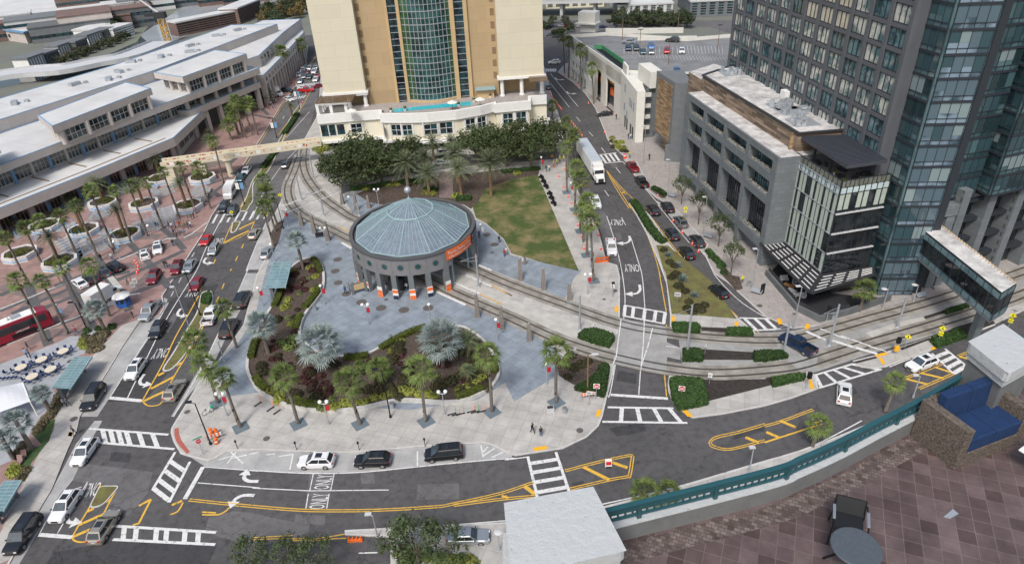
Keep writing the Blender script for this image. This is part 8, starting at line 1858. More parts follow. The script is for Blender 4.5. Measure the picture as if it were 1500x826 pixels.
def barricade(k,x,y,label,wd=1.6,rz=0,txt=None):
 p=g(k,x,y,KZ);t=thing('barricade',label,'barricade',(p.x,p.y,KZ),rz);ORG[t.name]=(0,0,0)
 b=MB()
 for s in(-1,1):b.bar((s*wd/2,-.3,0),(s*wd/2,0,1.0),.035,n=5);b.bar((s*wd/2,.3,0),(s*wd/2,0,1.0),.035,n=5)
 b.build('frame',M['galv'],t)
 for z in(.55,.85):
  b=MB();n=8
  for i in range(n):b.obox((-wd/2+i*wd/n,-.04,z),(wd/n,0,0),(0,.05,0),(0,0,.22),i%2)
  b.build('board',[M['orange'],M['white']],t)
barricade('H7',520,660,'striped orange and white barricade lying among the orange drums',1.8,.4);barricade('C3',470,722,'striped barricade by the no entry sign with orange weight',1.5,.2);barricade('C3',495,715,'orange barricade leaning behind the striped one at the hedge',1.2,-.3)
p=g('B3',558,722,KZ);t=thing('water_barrier','orange lattice barrier at the end of the fenced bay','barrier',(p.x,p.y,KZ))
b=MB();b.box(p.x,p.y,KZ,2.4,.35,.25,.1);b.box(p.x,p.y,KZ+.7,2.4,.2,.25,.1)
for i in range(6):b.box(p.x-1.05+i*.42,p.y+(-1.05+i*.42)*.1,KZ+.2,.14,.18,.6,.1)
b.build('panel',M['orange'],t)
p=g('D2',592,690,.1);t=thing('water_barrier','orange barrier on the asphalt at the bottom edge','barrier',(p.x,p.y,.012));b=MB();b.box(p.x,p.y,.012,1.6,.3,.3);[b.box(p.x-.65+i*.43,p.y,.3,.12,.14,.4)for i in range(4)];b.build('panel',M['orange'],t)
for i,(x,y)in enumerate(((1060,250),(1070,245))):cone('H1',x,y,('left','right')[i]+' cone of the tall stack beside the yellow jacket worker','cones stacked by the worker',KZ,1.7)
fb_=thing('rail_fence','black rail along the kerb of the fenced work bay','fence',tuple(g('H2',480,400,KZ)))
b=MB();q=W(KZ,'H1',440,500,590,750,'H2',460,330,520,560,545,650,690,720,700,826)
for a,c in zip(q[:-1],q[1:]):b.bar(a+Vector((0,0,.9)),c+Vector((0,0,.9)),.035,n=5);b.bar(a+Vector((0,0,.5)),c+Vector((0,0,.5)),.025,n=5)
b.build('rail',M['black'],fb_);b=MB()
for a in q:b.bar(a,a+Vector((0,0,.95)),.04,n=5)
b.each('fence_post',M['black'],fb_)
def sign(k,bx,by,label,cat,draw,h=2.3,z0=KZ,name='road_sign',pole='galv'):
 p=g(k,bx,by,z0);rz=math.atan2(p.y,p.x)-math.pi/2;t=thing(name,label,cat,(p.x,p.y,z0),rz);ORG[t.name]=(0,0,0)
 b=MB();b.bar((0,0,0),(0,0,h),.04,n=6);b.build('post',M[pole],t);draw(t,h);return t
def plate(t,pts,m_,y=-.05,nm='plate',th=.02):
 b=MB();n=len(pts);A=[Vector((x,y,z))for x,z in pts];B_=[Vector((x,y+th,z))for x,z in pts]
 b.add(A+B_,[tuple(range(n)),tuple(range(2*n-1,n-1,-1))]+[(i,(i+1)%n,n+(i+1)%n,n+i)for i in range(n)][::1]);return b.build(nm,M[m_],t)
def sq(x0,z0,x1,z1):return[(x0,z0),(x1,z0),(x1,z1),(x0,z1)]
def circ(r,z,n=16):return[(r*math.cos(2*math.pi*i/n),z+r*math.sin(2*math.pi*i/n))for i in range(n)]
def noentry(t,h):
 plate(t,sq(-.42,h-.75,.42,h+.1),'white');plate(t,circ(.37,h-.33),'signred',-.075,'disc');plate(t,sq(-.26,h-.39,.26,h-.27),'white',-.10,'bar')
 b=MB();b.text('DO NOT',(0,-.105,h-.22),(1,0,0),(0,0,1),.11,0,.0);b.text('ENTER',(0,-.105,h-.53),(1,0,0),(0,0,1),.11,0,.0);b.build('lettering',M['white'],t)
def pedestrian(t,h):
 for dz in(0,):plate(t,[(0,h-.5),(.46,h-.04),(0,h+.42),(-.46,h-.04)],'yellowsign',-.06)
 plate(t,circ(.05,h+.16,8),'black',-.09,'figure');plate(t,[(-.03,h-.1),(.05,h-.1),(.06,h+.1),(-.04,h+.1)],'black',-.09,'figure');plate(t,[(-.14,h-.3),(-.09,h-.3),(.03,h-.1),(-.03,h-.08)],'black',-.09,'figure');plate(t,[(.12,h-.3),(.17,h-.3),(.05,h-.08),(0,h-.1)],'black',-.09,'figure')
def ped_arrow(t,h):
 pedestrian(t,h);plate(t,sq(-.3,h-.95,.3,h-.6),'yellowsign',-.06,'arrow_plate');plate(t,[(-.2,h-.85),(.05,h-.72),(-.02,h-.66),(.2,h-.66),(.2,h-.9),(.12,h-.82)][:3]+[(.18,h-.66)],'black',-.09,'arrow')
def beacon(t,h):
 ped_arrow(t,h);plate(t,sq(-.3,h-1.25,.3,h-1.05),'yellowsign',-.12,'beacon');b=MB();b.obox((-.35,-.25,h+.9),(.7,0,0),(0,.55,-.25),(0,0,.04));b.build('solar_panel',M['panelblue'],t);b=MB();b.bar((0,0,h),(0,0,h+.95),.04,n=6);b.build('mast',M['galv'],t)
def stop(t,h):plate(t,circ(.36,h-.3,8),'signred');b=MB();b.text('STOP',(0,-.055,h-.40),(1,0,0),(0,0,1),.24,0,.0);b.build('lettering',M['white'],t);plate(t,sq(-.55,h+.12,.55,h+.32),'streetgreen',-.05,'street_name')
def board(m_='white',w=.9,hh=.7):
 def f(t,h):
  plate(t,sq(-w/2,h-hh,w/2,h),m_);plate(t,sq(-w/2+.12,h-hh*.45,w/2-.12,h-hh*.38),'black',-.075,'text_line');plate(t,sq(-w/2+.12,h-hh*.7,w/2-.2,h-hh*.63),'black',-.075,'text_line')
 return f
sign('C3',525,718,'red and white no entry sign behind the curved hedge by the barricade','road sign',noentry,2.4);sign('C3',1012,722,'red and white no entry sign in front of the square hedge','road sign',noentry,2.1)
sign('C3',482,760,'thin post with a square sign seen edge on by the barricade','road sign',board('lightgrey',.5,.5),2.4)
sign('C4',998,400,'yellow pedestrian sign with beacon and solar panel in the hedge under the skybridge','crossing sign',beacon,2.6);sign('H5',1300,180,'yellow pedestrian sign with beacon behind the far balcony pillar','crossing sign',beacon,2.6)
sign('C4',808,430,'small yellow diamond sign on the mulch strip between tracks and road','crossing sign',pedestrian,2.0);sign('B3',1033,480,'yellow pedestrian sign with arrow plate beside the right parking bay','crossing sign',ped_arrow,2.6)
sign('F4',885,270,'yellow diamond pedestrian sign at the left crosswalk refuge','crossing sign',pedestrian,2.2,.12);sign('B2',170,390,'yellow diamond sign at the tram crossing by the left street','crossing sign',pedestrian,2.3)
sign('H7',380,826,'stop sign with a green street name plate at the street corner','stop sign',stop,2.6)
sign('C3',988,188,'white notice board on a post in the island grass','notice board',board('lightgrey',1.0,.8),2.6);sign('C3',1175,640,'tall white rectangular sign beside the lower hedge','road sign',board('white',.55,.8),2.0);sign('C3',515,345,'small grey sign in the track hedge','road sign',board('lightgrey',.35,.5),1.8);sign('C3',1150,465,'thin grey sign beside the leaning tram pole','road sign',board('lightgrey',.3,.5),1.8);sign('C3',402,490,'small grey sign at the corner bed','road sign',board('lightgrey',.4,.5),2.0);sign('C3',618,140,'white traffic sign at the end of the lawn walkway kerb','road sign',board('white',.6,.7),2.6)
sign('F4',1285,300,'yellow and white bus stop sign at the left bus bay','bus stop sign',board('yellowsign',.5,.7),2.5);sign('F3',950,720,'white A frame board leaning at the pink plaza kerb','notice board',board('white',.8,1.1),2.0);sign('C1',780,110,'white post sign beside the blue kiosk','notice board',board('white',.7,1.2),2.2)
p=g('H6',1028,195,.012);t=thing('road_work_sign','small white fold out road sign standing on the striped median','road sign',(p.x,p.y,.012));ORG[t.name]=(0,0,0)
b=MB();b.obox((-.4,0,0),(.8,0,0),(0,.04,0),(0,.25,1.1),0);b.obox((-.3,-.012,.35),(.6,0,0),(0,.02,0),(0,.10,.45),1);b.build('board',[M['white'],M['signred']],t);b=MB();b.box(0,.1,0,.7,.5,.08);b.build('base',M['black'],t)
for a in(('C4',748,462,'dark crossing signal with a yellow cabinet at the track verge'),('C4',240,665,'dark crossing signal cabinet at the tip of the lower verge'),('C3',620,135,'traffic signal head at the end of the lawn walkway'),('C4',355,280,'grey signal post by the terrace corner')):
 p=g(a[0],a[1],a[2],KZ);t=thing('signal_post',a[3],'signal',(p.x,p.y,KZ));b=MB();b.bar((p.x,p.y,KZ),(p.x,p.y,KZ+2.8),.06,n=8);b.bar((p.x,p.y,KZ),(p.x,p.y,KZ+.3),.2,.12,8);b.build('post',M['galv'],t);b=MB();b.box(p.x,p.y-.1,KZ+1.9,.5,.4,.95);b.build('signal_head',M['black'],t)
 if 'yellow' in a[3]:b=MB();b.box(p.x-.1,p.y-.3,KZ+.7,.6,.35,.8);b.build('push_button_box',M['tactile'],t)
p=g('C3',475,680,KZ);t=thing('timber_pole','slim wooden pole with a flat lamp by the corner bed','pole',(p.x,p.y,KZ));b=MB();b.bar((p.x,p.y,KZ),(p.x,p.y,KZ+6.3),.13,.09,8);b.build('pole',M['palmtrunk_brown'],t);b=MB();b.bar((p.x,p.y,KZ+6.2),(p.x+.8,p.y,KZ+6.3),.05,n=5);b.box(p.x+.9,p.y,KZ+6.25,.9,.4,.12);b.build('lamp_head',M['lightgrey'],t)
def shelter(pts,h,label,n=10):
 P=[Vector((q.x,q.y,0))for q in pts];c=sum(P,Vector())/4;t=thing('bus_shelter',label,'bus shelter',(c.x,c.y,KZ),0,'teal glass bus shelters')
 b=MB();b.prism(P,h,h+.05);b.build('glass_roof',M['shelterglass'],t)
 b=MB()
 for i in range(n+1):s=i/n;b.bar(P[0].lerp(P[3],s)+Vector((0,0,h+.07)),P[1].lerp(P[2],s)+Vector((0,0,h+.07)),.04,n=4)
 b.wall([P[0],P[3]],.14,h-.15,h+.08);b.wall([P[1],P[2]],.14,h-.15,h+.08);b.wall([P[0].lerp(P[1],.5),P[3].lerp(P[2],.5)],.1,h-.12,h+.07);b.build('roof_frame',M['tealframe'],t)
 for s in(.06,.94):
  q=P[0].lerp(P[3],s).lerp(P[1].lerp(P[2],s),.25);b=MB();b.box(q.x,q.y,KZ,.5,.5,h-KZ-.1,.3);b.build('stone_post',M['concrete_grey'],t)
 b=MB();b.wall([P[0].lerp(P[1],.2).lerp(P[3].lerp(P[2],.2),s)for s in(.1,.9)],.04,KZ+.3,h-.4);b.build('glass_back',M['shelterglass'],t)
 b=MB();b.wall([P[0].lerp(P[1],.4).lerp(P[3].lerp(P[2],.4),s)for s in(.2,.8)],.45,KZ+.4,KZ+.5);b.build('bench',M['galv'],t)
shelter([g('F6',600,540,2.6),g('F6',810,545,2.6),g('F6',1060,178,2.6),g('F6',862,180,2.6)],2.6,'teal glass bus shelter above the parked black suv at left',12)
shelter([g('C2',70,90,2.6),g('C2',188,85,2.6),g('B2',225,725,2.6),g('B2',122,725,2.6)],2.6,'teal glass bus shelter between left street and planting bed',8)
shelter([g('D1',-90,520,2.6),g('D1',20,520,2.6),g('D1',125,345,2.6),g('D1',25,350,2.6)],2.6,'teal glass bus shelter at the bottom left edge',8)
p=g('C1',715,175,KZ+.5);t=thing('ticket_kiosk','blue octagonal kiosk with a white tented roof and gold knob','kiosk',(p.x,p.y,KZ))
b=MB();b.lathe((p.x,p.y,KZ),[(1.2,0),(1.2,2.1)],8);b.build('wall',M['kioskblue'],t);b=MB();b.lathe((p.x,p.y,KZ),[(1.55,2.1),(1.5,2.2),(.15,2.9)],8);b.build('roof',M['white'],t);b=MB();b.ball((p.x,p.y,KZ+3.0),.22,8);b.build('knob',M['gold'],t);b=MB();b.lathe((p.x,p.y,KZ),[(1.24,.0),(1.24,.18)],8);b.build('gold_base',M['gold'],t)
for i in range(8):
 a_=R(22.5+45*i);q=Vector((p.x+1.115*math.cos(a_),p.y+1.115*math.sin(a_),KZ+1.05));tg_=Vector((-math.sin(a_),math.cos(a_),0));b=MB();b.obox(q-tg_*.28,tg_*.56,Vector((math.cos(a_),math.sin(a_),0))*.03,(0,0,.65));b.build('window',M['carglass'],t)
p=g('C1',672,180,KZ);t=thing('stair_ramp','grey metal ramp with rails leaning against the blue kiosk','ramp',(p.x,p.y,KZ));b=MB();b.obox((p.x-1.6,p.y-.5,KZ),(2.2,.3,0),(-.1,1,0),(0,0,.25));[b.bar((p.x-1.5+i*.7,p.y-.5+i*.1,KZ+.2),(p.x-1.5+i*.7,p.y-.5+i*.1,KZ+1.1),.03,n=4)for i in range(4)];b.bar((p.x-1.5,p.y-.5,KZ+1.1),(p.x+.6,p.y-.2,KZ+1.1),.03,n=4);b.build('ramp',M['galv'],t)
def chair_mesh():
 b=MB();b.box(0,0,.44,.44,.44,.04,0,0);b.obox((-.22,-.22,.48),(.03,0,0),(0,.44,0),(-.06,0,.40),0)
 for sx in(-1,1):
  for sy in(-1,1):b.bar((sx*.19,sy*.19,0),(sx*.19,sy*.19,.44),.018,n=4,m=1)
 return lib(b,'cafe_chair',M['navyblue'])
M['navyblue']=mat('navyblue',(.03,.05,.14),.6,.1,3);CHM=chair_mesh();CHM.materials.append(M['galv'])
tl='round cream tables on the grey terrace'
for i,(x,y)in enumerate(((238,293),(475,203),(724,107),(580,314),(367,398))):
 p=g('F6',x,y,KZ+.74);w_=('upper left','upper middle','upper right nearest the gravel bed','lower right beside the bus shelter','lower left nearest the silver palm')[i]
 t=thing('round_table',f'{w_} of five round cream terrace tables','table',(p.x,p.y,KZ),0,tl);b=MB();b.lathe((p.x,p.y,KZ),[(.80,.70),(.82,.72),(.80,.745)],24);b.build('tabletop',M['cloth'],t);b=MB();b.bar((p.x,p.y,KZ),(p.x,p.y,KZ+.7),.06,n=8);b.lathe((p.x,p.y,KZ),[(.35,0),(.3,.04)],10);b.build('pedestal',M['galv'],t)
 for c in range(8):
  a_=c*math.pi/4+.3;o=bpy.data.objects.new('cafe_chair',CHM);COL.objects.link(o);o.location=(p.x+1.12*math.cos(a_),p.y+1.12*math.sin(a_),KZ+.012);o.rotation_euler=(0,0,a_+math.pi);tag(o,f'navy blue chair at the {w_} round terrace table','chair',f'chairs at the {w_} round table')
p=g('F6',80,385,KZ);o=bpy.data.objects.new('cafe_chair',CHM);COL.objects.link(o);o.location=(p.x,p.y,KZ+.012);tag(o,'single navy chair standing apart left of the tables','chair')
for i in range(5):p=g('F6',10+i*48,455-i*5,KZ);o=bpy.data.objects.new('cafe_chair',CHM);COL.objects.link(o);o.location=(p.x,p.y,KZ+.012);o.rotation_euler=(0,0,1.2);tag(o,'navy chair in the row peeking over the white canopy','chair','chairs above the white canopy')
t=thing('canopy_tent','large white membrane canopy at the left edge of the terrace','canopy',tuple(g('F6',150,580,KZ)))
q=[g('F6',-300,590,3.2),g('F6',262,470,3.2),g('F6',345,690,2.6),g('F6',-250,900,2.6)]
b=MB();n=8
gridp=[[(q[0].lerp(q[1],i/n)).lerp(q[3].lerp(q[2],i/n),j/n)+Vector((0,0,.7*math.sin(math.pi*i/n)*math.sin(math.pi*j/n)))for i in range(n+1)]for j in range(n+1)]
for j in range(n):
 for i in range(n):b.quad(gridp[j][i],gridp[j+1][i],gridp[j+1][i+1],gridp[j][i+1]);e=Vector((0,0,-.03));b.quad(gridp[j][i]+e,gridp[j][i+1]+e,gridp[j+1][i+1]+e,gridp[j+1][i]+e)
b.build('membrane',M['membrane'],t,True)
b=MB()
for v in(q[1],q[2]):b.bar((v.x,v.y,KZ),v,.09,n=8)
b.bar(q[1],q[2],.08,n=6);b.each('mast',M['white'],t)
def bin_(k,x,y,label,m_='galv'):
 p=g(k,x,y,KZ);t=thing('litter_bin',label,'litter bin',(p.x,p.y,KZ));b=MB();b.lathe((p.x,p.y,KZ),[(.28,0),(.30,.85)],14);b.build('drum',M[m_],t);b=MB();b.lathe((p.x,p.y,KZ),[(.31,.85),(.31,.92),(.12,.98)],14);b.build('lid',M['concrete_grey'],t)
for a in(('C2',362,215,'steel litter bin at the curve of the planting bed'),('C2',798,385,'steel litter bin on the slate plaza near the bed'),('C2',805,775,'steel litter bin below the planting bed near the black lamp'),('C3',343,805,'steel litter bin, right of the grey box near the corner palm'),('H3',285,705,'grey litter bin on the tan pavement'),('C4',395,270,'dark litter bin by the grey signal post'),('B2',260,725,'grey bin beside the tip of the planting bed')):bin_(*a)
p=g('C3',260,795,KZ);t=thing('utility_box','low grey service box left of the bin by the corner palm','utility box',(p.x,p.y,KZ));b=MB();b.box(p.x,p.y,KZ,1.0,.7,.7,.1);b.build('cabinet',M['lightgrey'],t);b=MB();b.box(p.x,p.y,KZ+.7,.8,.5,.04,.1);b.build('lid',M['darkmetal'],t)
p=g('E1',190,680,KZ);t=thing('map_board','grey framed map board beside the three people left of the station','notice board',(p.x,p.y,KZ));b=MB();b.obox((p.x-1.2,p.y-.3,KZ+.6),(2.2,.9,0),(-.05,.12,0),(0,0,1.5));b.build('frame',M['concrete_grey'],t);b=MB();b.obox((p.x-1.0,p.y-.26,KZ+.8),(1.8,.74,0),(.02,-.05,0),(0,0,1.1));b.build('map',M['tan'],t);b=MB();b.box(p.x-1.15,p.y-.25,KZ,.4,.4,2.3,.4);b.box(p.x+1.0,p.y+.55,KZ,.4,.4,2.4,.4);b.each('post',M['concrete_grey'],t)
def bench(k,x,y,label,rz,m_='galv',back=True,grp=None):
 p=g(k,x,y,KZ);t=thing('bench',label,'bench',(p.x,p.y,KZ),rz,grp);ORG[t.name]=(0,0,0);b=MB();b.obox((-.9,-.25,.42),(1.8,0,0),(0,.5,0),(0,0,.06));b.build('seat',M[m_],t)
 if back:b=MB();b.obox((-.9,.22,.5),(1.8,0,0),(0,.05,0),(0,.08,.42));b.build('backrest',M[m_],t)
 for s in(-.75,.75):b=MB();b.obox((s-.04,-.22,0),(.08,0,0),(0,.44,0),(0,0,.42));b.build('leg',M['black' if m_=='black' else 'galv'],t)
for i,(x,y)in enumerate(((98,490),(125,540),(152,595),(195,680),(215,730),(240,790))):bench('H1',x,y,ORD[i]+' black bench along the lawn edge, from the trees','-1.25' and-1.15,'black',True,'black benches along the lawn edge')
bench('C4',905,142,'grey bench on the tan pavement by the round head lamp',.3);bench('H3',370,790,'white grey bench beside the black kiosk panel',-.7);bench('B3',955,350,'pale bench by the street lamp and first street tree',-.9);bench('B3',1165,585,'pale bench by the second street lamp',-.9);bench('B2',390,580,'dark bench under the twin globe lamp left of the dome',.2,'black')
for i,(x,y)in enumerate(((275,560),(232,620))):
 p=g('F7',x,y,KZ);t=thing('lounge_chair',('upper','lower')[i]+' pink lawn chair on the green turf strip','chair',(p.x,p.y,KZ));b=MB();b.obox((p.x-.35,p.y-.4,KZ+.3),(.7,0,0),(0,.6,0),(0,0,.06));b.obox((p.x-.35,p.y+.2,KZ+.34),(.7,0,0),(0,.06,0),(0,.3,.7));b.build('seat',M['pink'],t);b=MB();[b.box(p.x+sx*.3,p.y+sy*.3-.1,KZ,.06,.06,.3)for sx in(-1,1)for sy in(-1,1)];b.each('leg',M['galv'],t)
def scooter(k,x,y,label,rz,m_='orange',grp=None):
 p=g(k,x,y,KZ);t=thing('scooter',label,'scooter',(p.x,p.y,KZ),rz,grp);ORG[t.name]=(0,0,0);b=MB();b.obox((-.5,-.08,.12),(.9,0,0),(0,.16,0),(0,0,.06));b.build('deck',M['darkmetal'],t);b=MB();b.bar((.42,0,.15),(.52,0,1.05),.035,n=6);b.bar((.5,-.25,1.05),(.5,.25,1.05),.025,n=5);b.build('stem',M[m_],t)
 for xx in(-.52,.46):b=MB();b.bar((xx,-.03,.12),(xx,.03,.12),.12,n=10);b.build('wheel',M['tyre'],t)
for i,(x,y)in enumerate(((1010,255),(1155,310),(1230,345))):scooter('H7',x,y,('upper','middle','lower')[i]+' orange scooter beside the planting bed wall',.9,'orange','orange scooters by the bed wall')
for i,(x,y)in enumerate(((665,590+0),(0,0))[:0]):pass
for i,(x,y)in enumerate(((1150,815),(1175,818),(1200,815),(1262,800),(1285,803),(1320,800))):scooter('C2',x,y,ORD[i]+' scooter from the left in the racks under the bed',.3,('streetgreen','orange')[i%2],'scooters in the racks under the bed')
p=g('H7',440,360,KZ);t=thing('bicycle','white and green hire bicycle lying on the corner pavement','bicycle',(p.x,p.y,KZ),.7);ORG[t.name]=(0,0,0)
for xx in(-.5,.5):
 b=MB();ring_=[Vector((xx+.33*math.cos(a*.524),0,.34+.33*math.sin(a*.524)))for a in range(13)];b.tube(ring_,.025,5);w=b.build('wheel',M['tyre'],t)
b=MB();b.tube([Vector((-.5,0,.34)),Vector((-.1,0,.34)),Vector((.38,0,.85)),Vector((-.22,0,.8)),Vector((-.1,0,.34))],.035,6);b.tube([Vector((.5,0,.34)),Vector((.38,0,1.0))],.03,6);b.bar((.36,-.28,1.0),(.36,.28,1.0),.02,n=5);b.build('frame',M['white'],t);b=MB();b.box(-.24,0,.84,.26,.14,.07);b.build('saddle',M['black'],t);b=MB();b.box(.62,0,.75,.34,.4,.25);b.build('basket',M['streetgreen'],t)
for i,(k,x,y)in enumerate((('D2',255,168),('D2',615,168),('D2',995,148),('D1',1370,160),('F5',590,172),('F5',700,105))):
 p=g(k,x,y,KZ);t=thing('parking_meter',('dark parking meter by the white suv','dark parking meter by the middle black suv','dark parking meter by the black minivan','dark parking meter at the left end of the bottom bay','red topped bollard beside the plaza lane, lower','red topped bollard beside the plaza lane, upper')[i],'parking meter',(p.x,p.y,KZ));b=MB();b.bar((p.x,p.y,KZ),(p.x,p.y,KZ+1.1),.05,n=6);b.build('post',M['black'],t);b=MB();b.lathe((p.x,p.y,KZ+1.1),[(.12,0),(.15,.15),(.1,.32)],8);b.build('head',M['black' if i<4 else 'signred'],t)
for i,(x,y)in enumerate(((385,390),(520,420),(680,580),(740,575),(945,565),(1045,545),(1150,590),(920,620),(350,280),(250,285),(700,465),(770,495))):
 p=g('H4',x,y,19.2);t=thing('armchair','dark armchair on the rooftop terrace of the glass building','chair',(p.x,p.y,18.83),i*.9,'dark armchairs on the rooftop terrace');ORG[t.name]=(0,0,0);b=MB();b.box(0,0,.25,.7,.7,.2);b.build('seat',M['darkmetal'],t);b=MB();b.obox((-.35,.28,.3),(.7,0,0),(0,.1,0),(0,.06,.55));b.build('backrest',M['darkmetal'],t);b=MB();b.box(-.36,0,.25,.1,.7,.4);b.box(.36,0,.25,.1,.7,.4);b.each('armrest',M['darkmetal'],t)
for i,(x,y)in enumerate(((630,560),(755,690),(1235,590))):
 p=g('H4',x,y,19.0);t=thing('potted_plant',('left','middle','right')[i]+' white potted plant at the rooftop terrace rail','plant',(p.x,p.y,18.82),0,'white pots on the rooftop terrace');b=MB();b.lathe((p.x,p.y,18.82),[(.3,0),(.38,.6)],10);b.build('pot',M['white'],t);b=MB();shrub_ball(b,(p.x,p.y,19.5),.4,.4,.35,70,.10);b.build('leaves',M['leaf_lime'],t)
person('H4',545,520,'person in blue sitting near the rooftop terrace post','shirt_lightblue','trousers_grey','stand',18.82)
for i,(x,y)in enumerate(((760,680),(790,640))):pass
p=g('H3',760,690,KZ+.75);t=thing('terrace_table','long brown wooden table on the dark street terrace','table',(p.x,p.y,KZ));b=MB();b.box(p.x,p.y,KZ+.7,1.8,.9,.08,-.9);b.build('tabletop',M['teak'],t);b=MB();b.box(p.x-.3,p.y+.4,KZ,.1,.5,.7);b.box(p.x+.3,p.y-.4,KZ,.1,.5,.7);b.each('leg',M['black'],t)
for i,(x,y)in enumerate(((700,610),(820,660),(800,750),(860,790),(920,800))):
 p=g('H3',x,y,KZ+.4);t=thing('terrace_sofa','pale grey seat around the brown street terrace table','seat',(p.x,p.y,KZ+.03),i*1.1,'pale seats on the street terrace');ORG[t.name]=(0,0,0);b=MB();b.box(0,0,.1,1.3,.7,.32);b.build('seat',M['lightgrey'],t);b=MB();b.box(0,.33,.3,1.3,.15,.5);b.build('backrest',M['lightgrey'],t)
for i,(k,x,y)in enumerate((('H3',440,790),)):p=g(k,x,y,KZ);t=thing('info_panel','black upright information panel beside the pavement bench','notice board',(p.x,p.y,KZ));b=MB();b.box(p.x,p.y,KZ,.8,.2,1.9,.5);b.build('panel',M['black'],t);b=MB();b.box(p.x-.05,p.y-.1,KZ+1.2,.6,.06,.5,.5);b.build('screen',M['brick'],t)
BF=53.3
bc=thing('balcony_terrace','purple brown tiled balcony with a grey stucco parapet, square pillars and a teal railing','balcony',(4,6,BF))
def BW_(z,*a):return[Vector((p.x,p.y,0))for p in W(z,*a)]
inner=cr(BW_(BF,880,800,'D4',0,480,200,402,420,300,640,180,830,80,'N',1372,612,1440,570,1500,530,1560,490),8)
floor=[Vector((p.x,p.y,0))for p in inner]
off=offs(floor,.18);edge=offs(floor,.08)
if(off[3]-Vector((0,0,0))).length<(floor[3]).length:off=offs(floor,-.18);edge=offs(floor,-.08)
last=floor[-1];back=[Vector((13,4,0)),Vector((11,-1,0)),Vector((1.0,1.0,0))]
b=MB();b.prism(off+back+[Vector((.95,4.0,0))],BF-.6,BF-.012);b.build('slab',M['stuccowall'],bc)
b=MB();b.sheet([Vector((p.x,p.y,0))for p in floor+back+[Vector((.95,4.0,0))]],BF);b.build('tiled_floor',M['balctile'],bc)
bd_=MB();q=offs(floor,.20 if(offs(floor,.2)[3]).length<floor[3].length else-.20);bd_.strip([Vector((p.x,p.y,BF+.004))for p in q],.30,BF+.004);bd_.build('border_tiles',M['balcborder'],bc)
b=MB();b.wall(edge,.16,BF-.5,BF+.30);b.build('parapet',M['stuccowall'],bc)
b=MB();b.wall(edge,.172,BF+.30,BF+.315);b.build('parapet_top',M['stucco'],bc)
rl0=BF+.37
b=MB();b.wall(edge,.035,rl0,rl0+.03);b.wall(edge,.04,rl0+.12,rl0+.225);b.wall(edge,.075,rl0+.225,rl0+.25);b.build('handrail',M['teal'],bc)
def along(P,step):
 out=[];acc=0;nxt=step/2
 for a,c in zip(P[:-1],P[1:]):
  d=(c-a).length
  while nxt<=acc+d:t_=(nxt-acc)/d;out.append((a.lerp(c,t_),(c-a).normalized()));nxt+=step
  acc+=d
 return out
b=MB()
for p,d in along(edge,.107):b.obox(Vector((p.x,p.y,rl0+.03))-d*.011-Vector((-d.y,d.x,0))*.011,d*.022,Vector((-d.y,d.x,0))*.022,(0,0,.09))
b.each('baluster',M['teal'],bc)
b=MB()
for p,d in along(edge,1.15):b.obox(Vector((p.x,p.y,BF+.31))-d*.03-Vector((-d.y,d.x,0))*.03,d*.06,Vector((-d.y,d.x,0))*.06,(0,0,.285))
b.each('rail_post',M['teal'],bc)
def pillar(q,z1,name,drop=2.2):
 0
 P=[Vector((p.x,p.y,0))for p in q];c=sum(P,Vector())/4
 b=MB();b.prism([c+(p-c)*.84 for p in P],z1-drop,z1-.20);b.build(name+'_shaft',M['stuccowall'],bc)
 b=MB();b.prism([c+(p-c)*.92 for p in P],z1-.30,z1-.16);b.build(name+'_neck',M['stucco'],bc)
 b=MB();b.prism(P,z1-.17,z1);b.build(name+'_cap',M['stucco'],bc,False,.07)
pillar([g('N',738,736,54.6),g('N',869,712,54.6),g('N',918,806,54.6),g('N',748,846,54.6)],54.6,'pillar')
A_,B_,D_=g('N',1418,500,54.6),g('N',1470,474,54.6),g('N',1478,548,54.6)
pillar([A_,B_,B_+(D_-A_),D_],54.6,'pillar')
b=MB();q=W(54.2,'D3',0,640,25,645,75,826,0,860);b.prism([Vector((p.x-.03,p.y,0))for p in q]+[],53.4,54.2);b.build('lower_ledge',M['stucco'],bc,False,.03)
dn=MB();q=W(BF+.01,'D4',1032,552,1085,508,1118,535,1070,562);dn.prism([Vector((p.x,p.y,0))for p in q],BF+.002,BF+.015);dn.build('floor_drain',M['galv'],bc)
lt=thing('balcony_tower','pale stucco tower wall carrying the tiled balcony from the street up','building',(5,3,0))
b=MB();b.prism([c for c in offs(floor,.0)]+back+[Vector((.95,4.0,0))],0,BF-.62);b.build('wall',M['stucco'],lt)
def gz(k,x,y,z):return g(k,x,y,z)
s0=gz('D4',495,560,BF+.42);fx=(gz('D4',495,620,BF+.42)-gz('D4',495,480,BF+.42));a_=math.atan2(fx.y,fx.x)
ch=thing('patio_chair','black mesh patio chair with silver armrests on the balcony tiles','chair',(s0.x,s0.y,BF),a_);ORG[ch.name]=(0,0,0)
b=MB();b.obox((-.22,-.24,.40),(.46,0,0),(0,.48,0),(.0,0,.03));b.build('seat',M['meshblack'],ch,False,.012)
b=MB();b.obox((-.24,-.24,.42),(.025,0,0),(0,.48,0),(-.14,0,.27));b.build('backrest',M['meshblack'],ch,False,.01)
for s in(-1,1):
 b=MB();b.tube([Vector((.24,s*.28,0)),Vector((.22,s*.28,.62)),Vector((-.30,s*.27,.64))],.016,6);b.tube([Vector((-.34,s*.27,0)),Vector((-.24,s*.26,.42)),Vector((-.37,s*.25,.69))],.016,6);b.build('frame',M['black'],ch)
 b=MB();b.obox((-.16,s*.28-.025,.635),(.34,0,0),(0,.05,0),(0,0,.022));b.build('armrest',M['alu'],ch,False,.006)
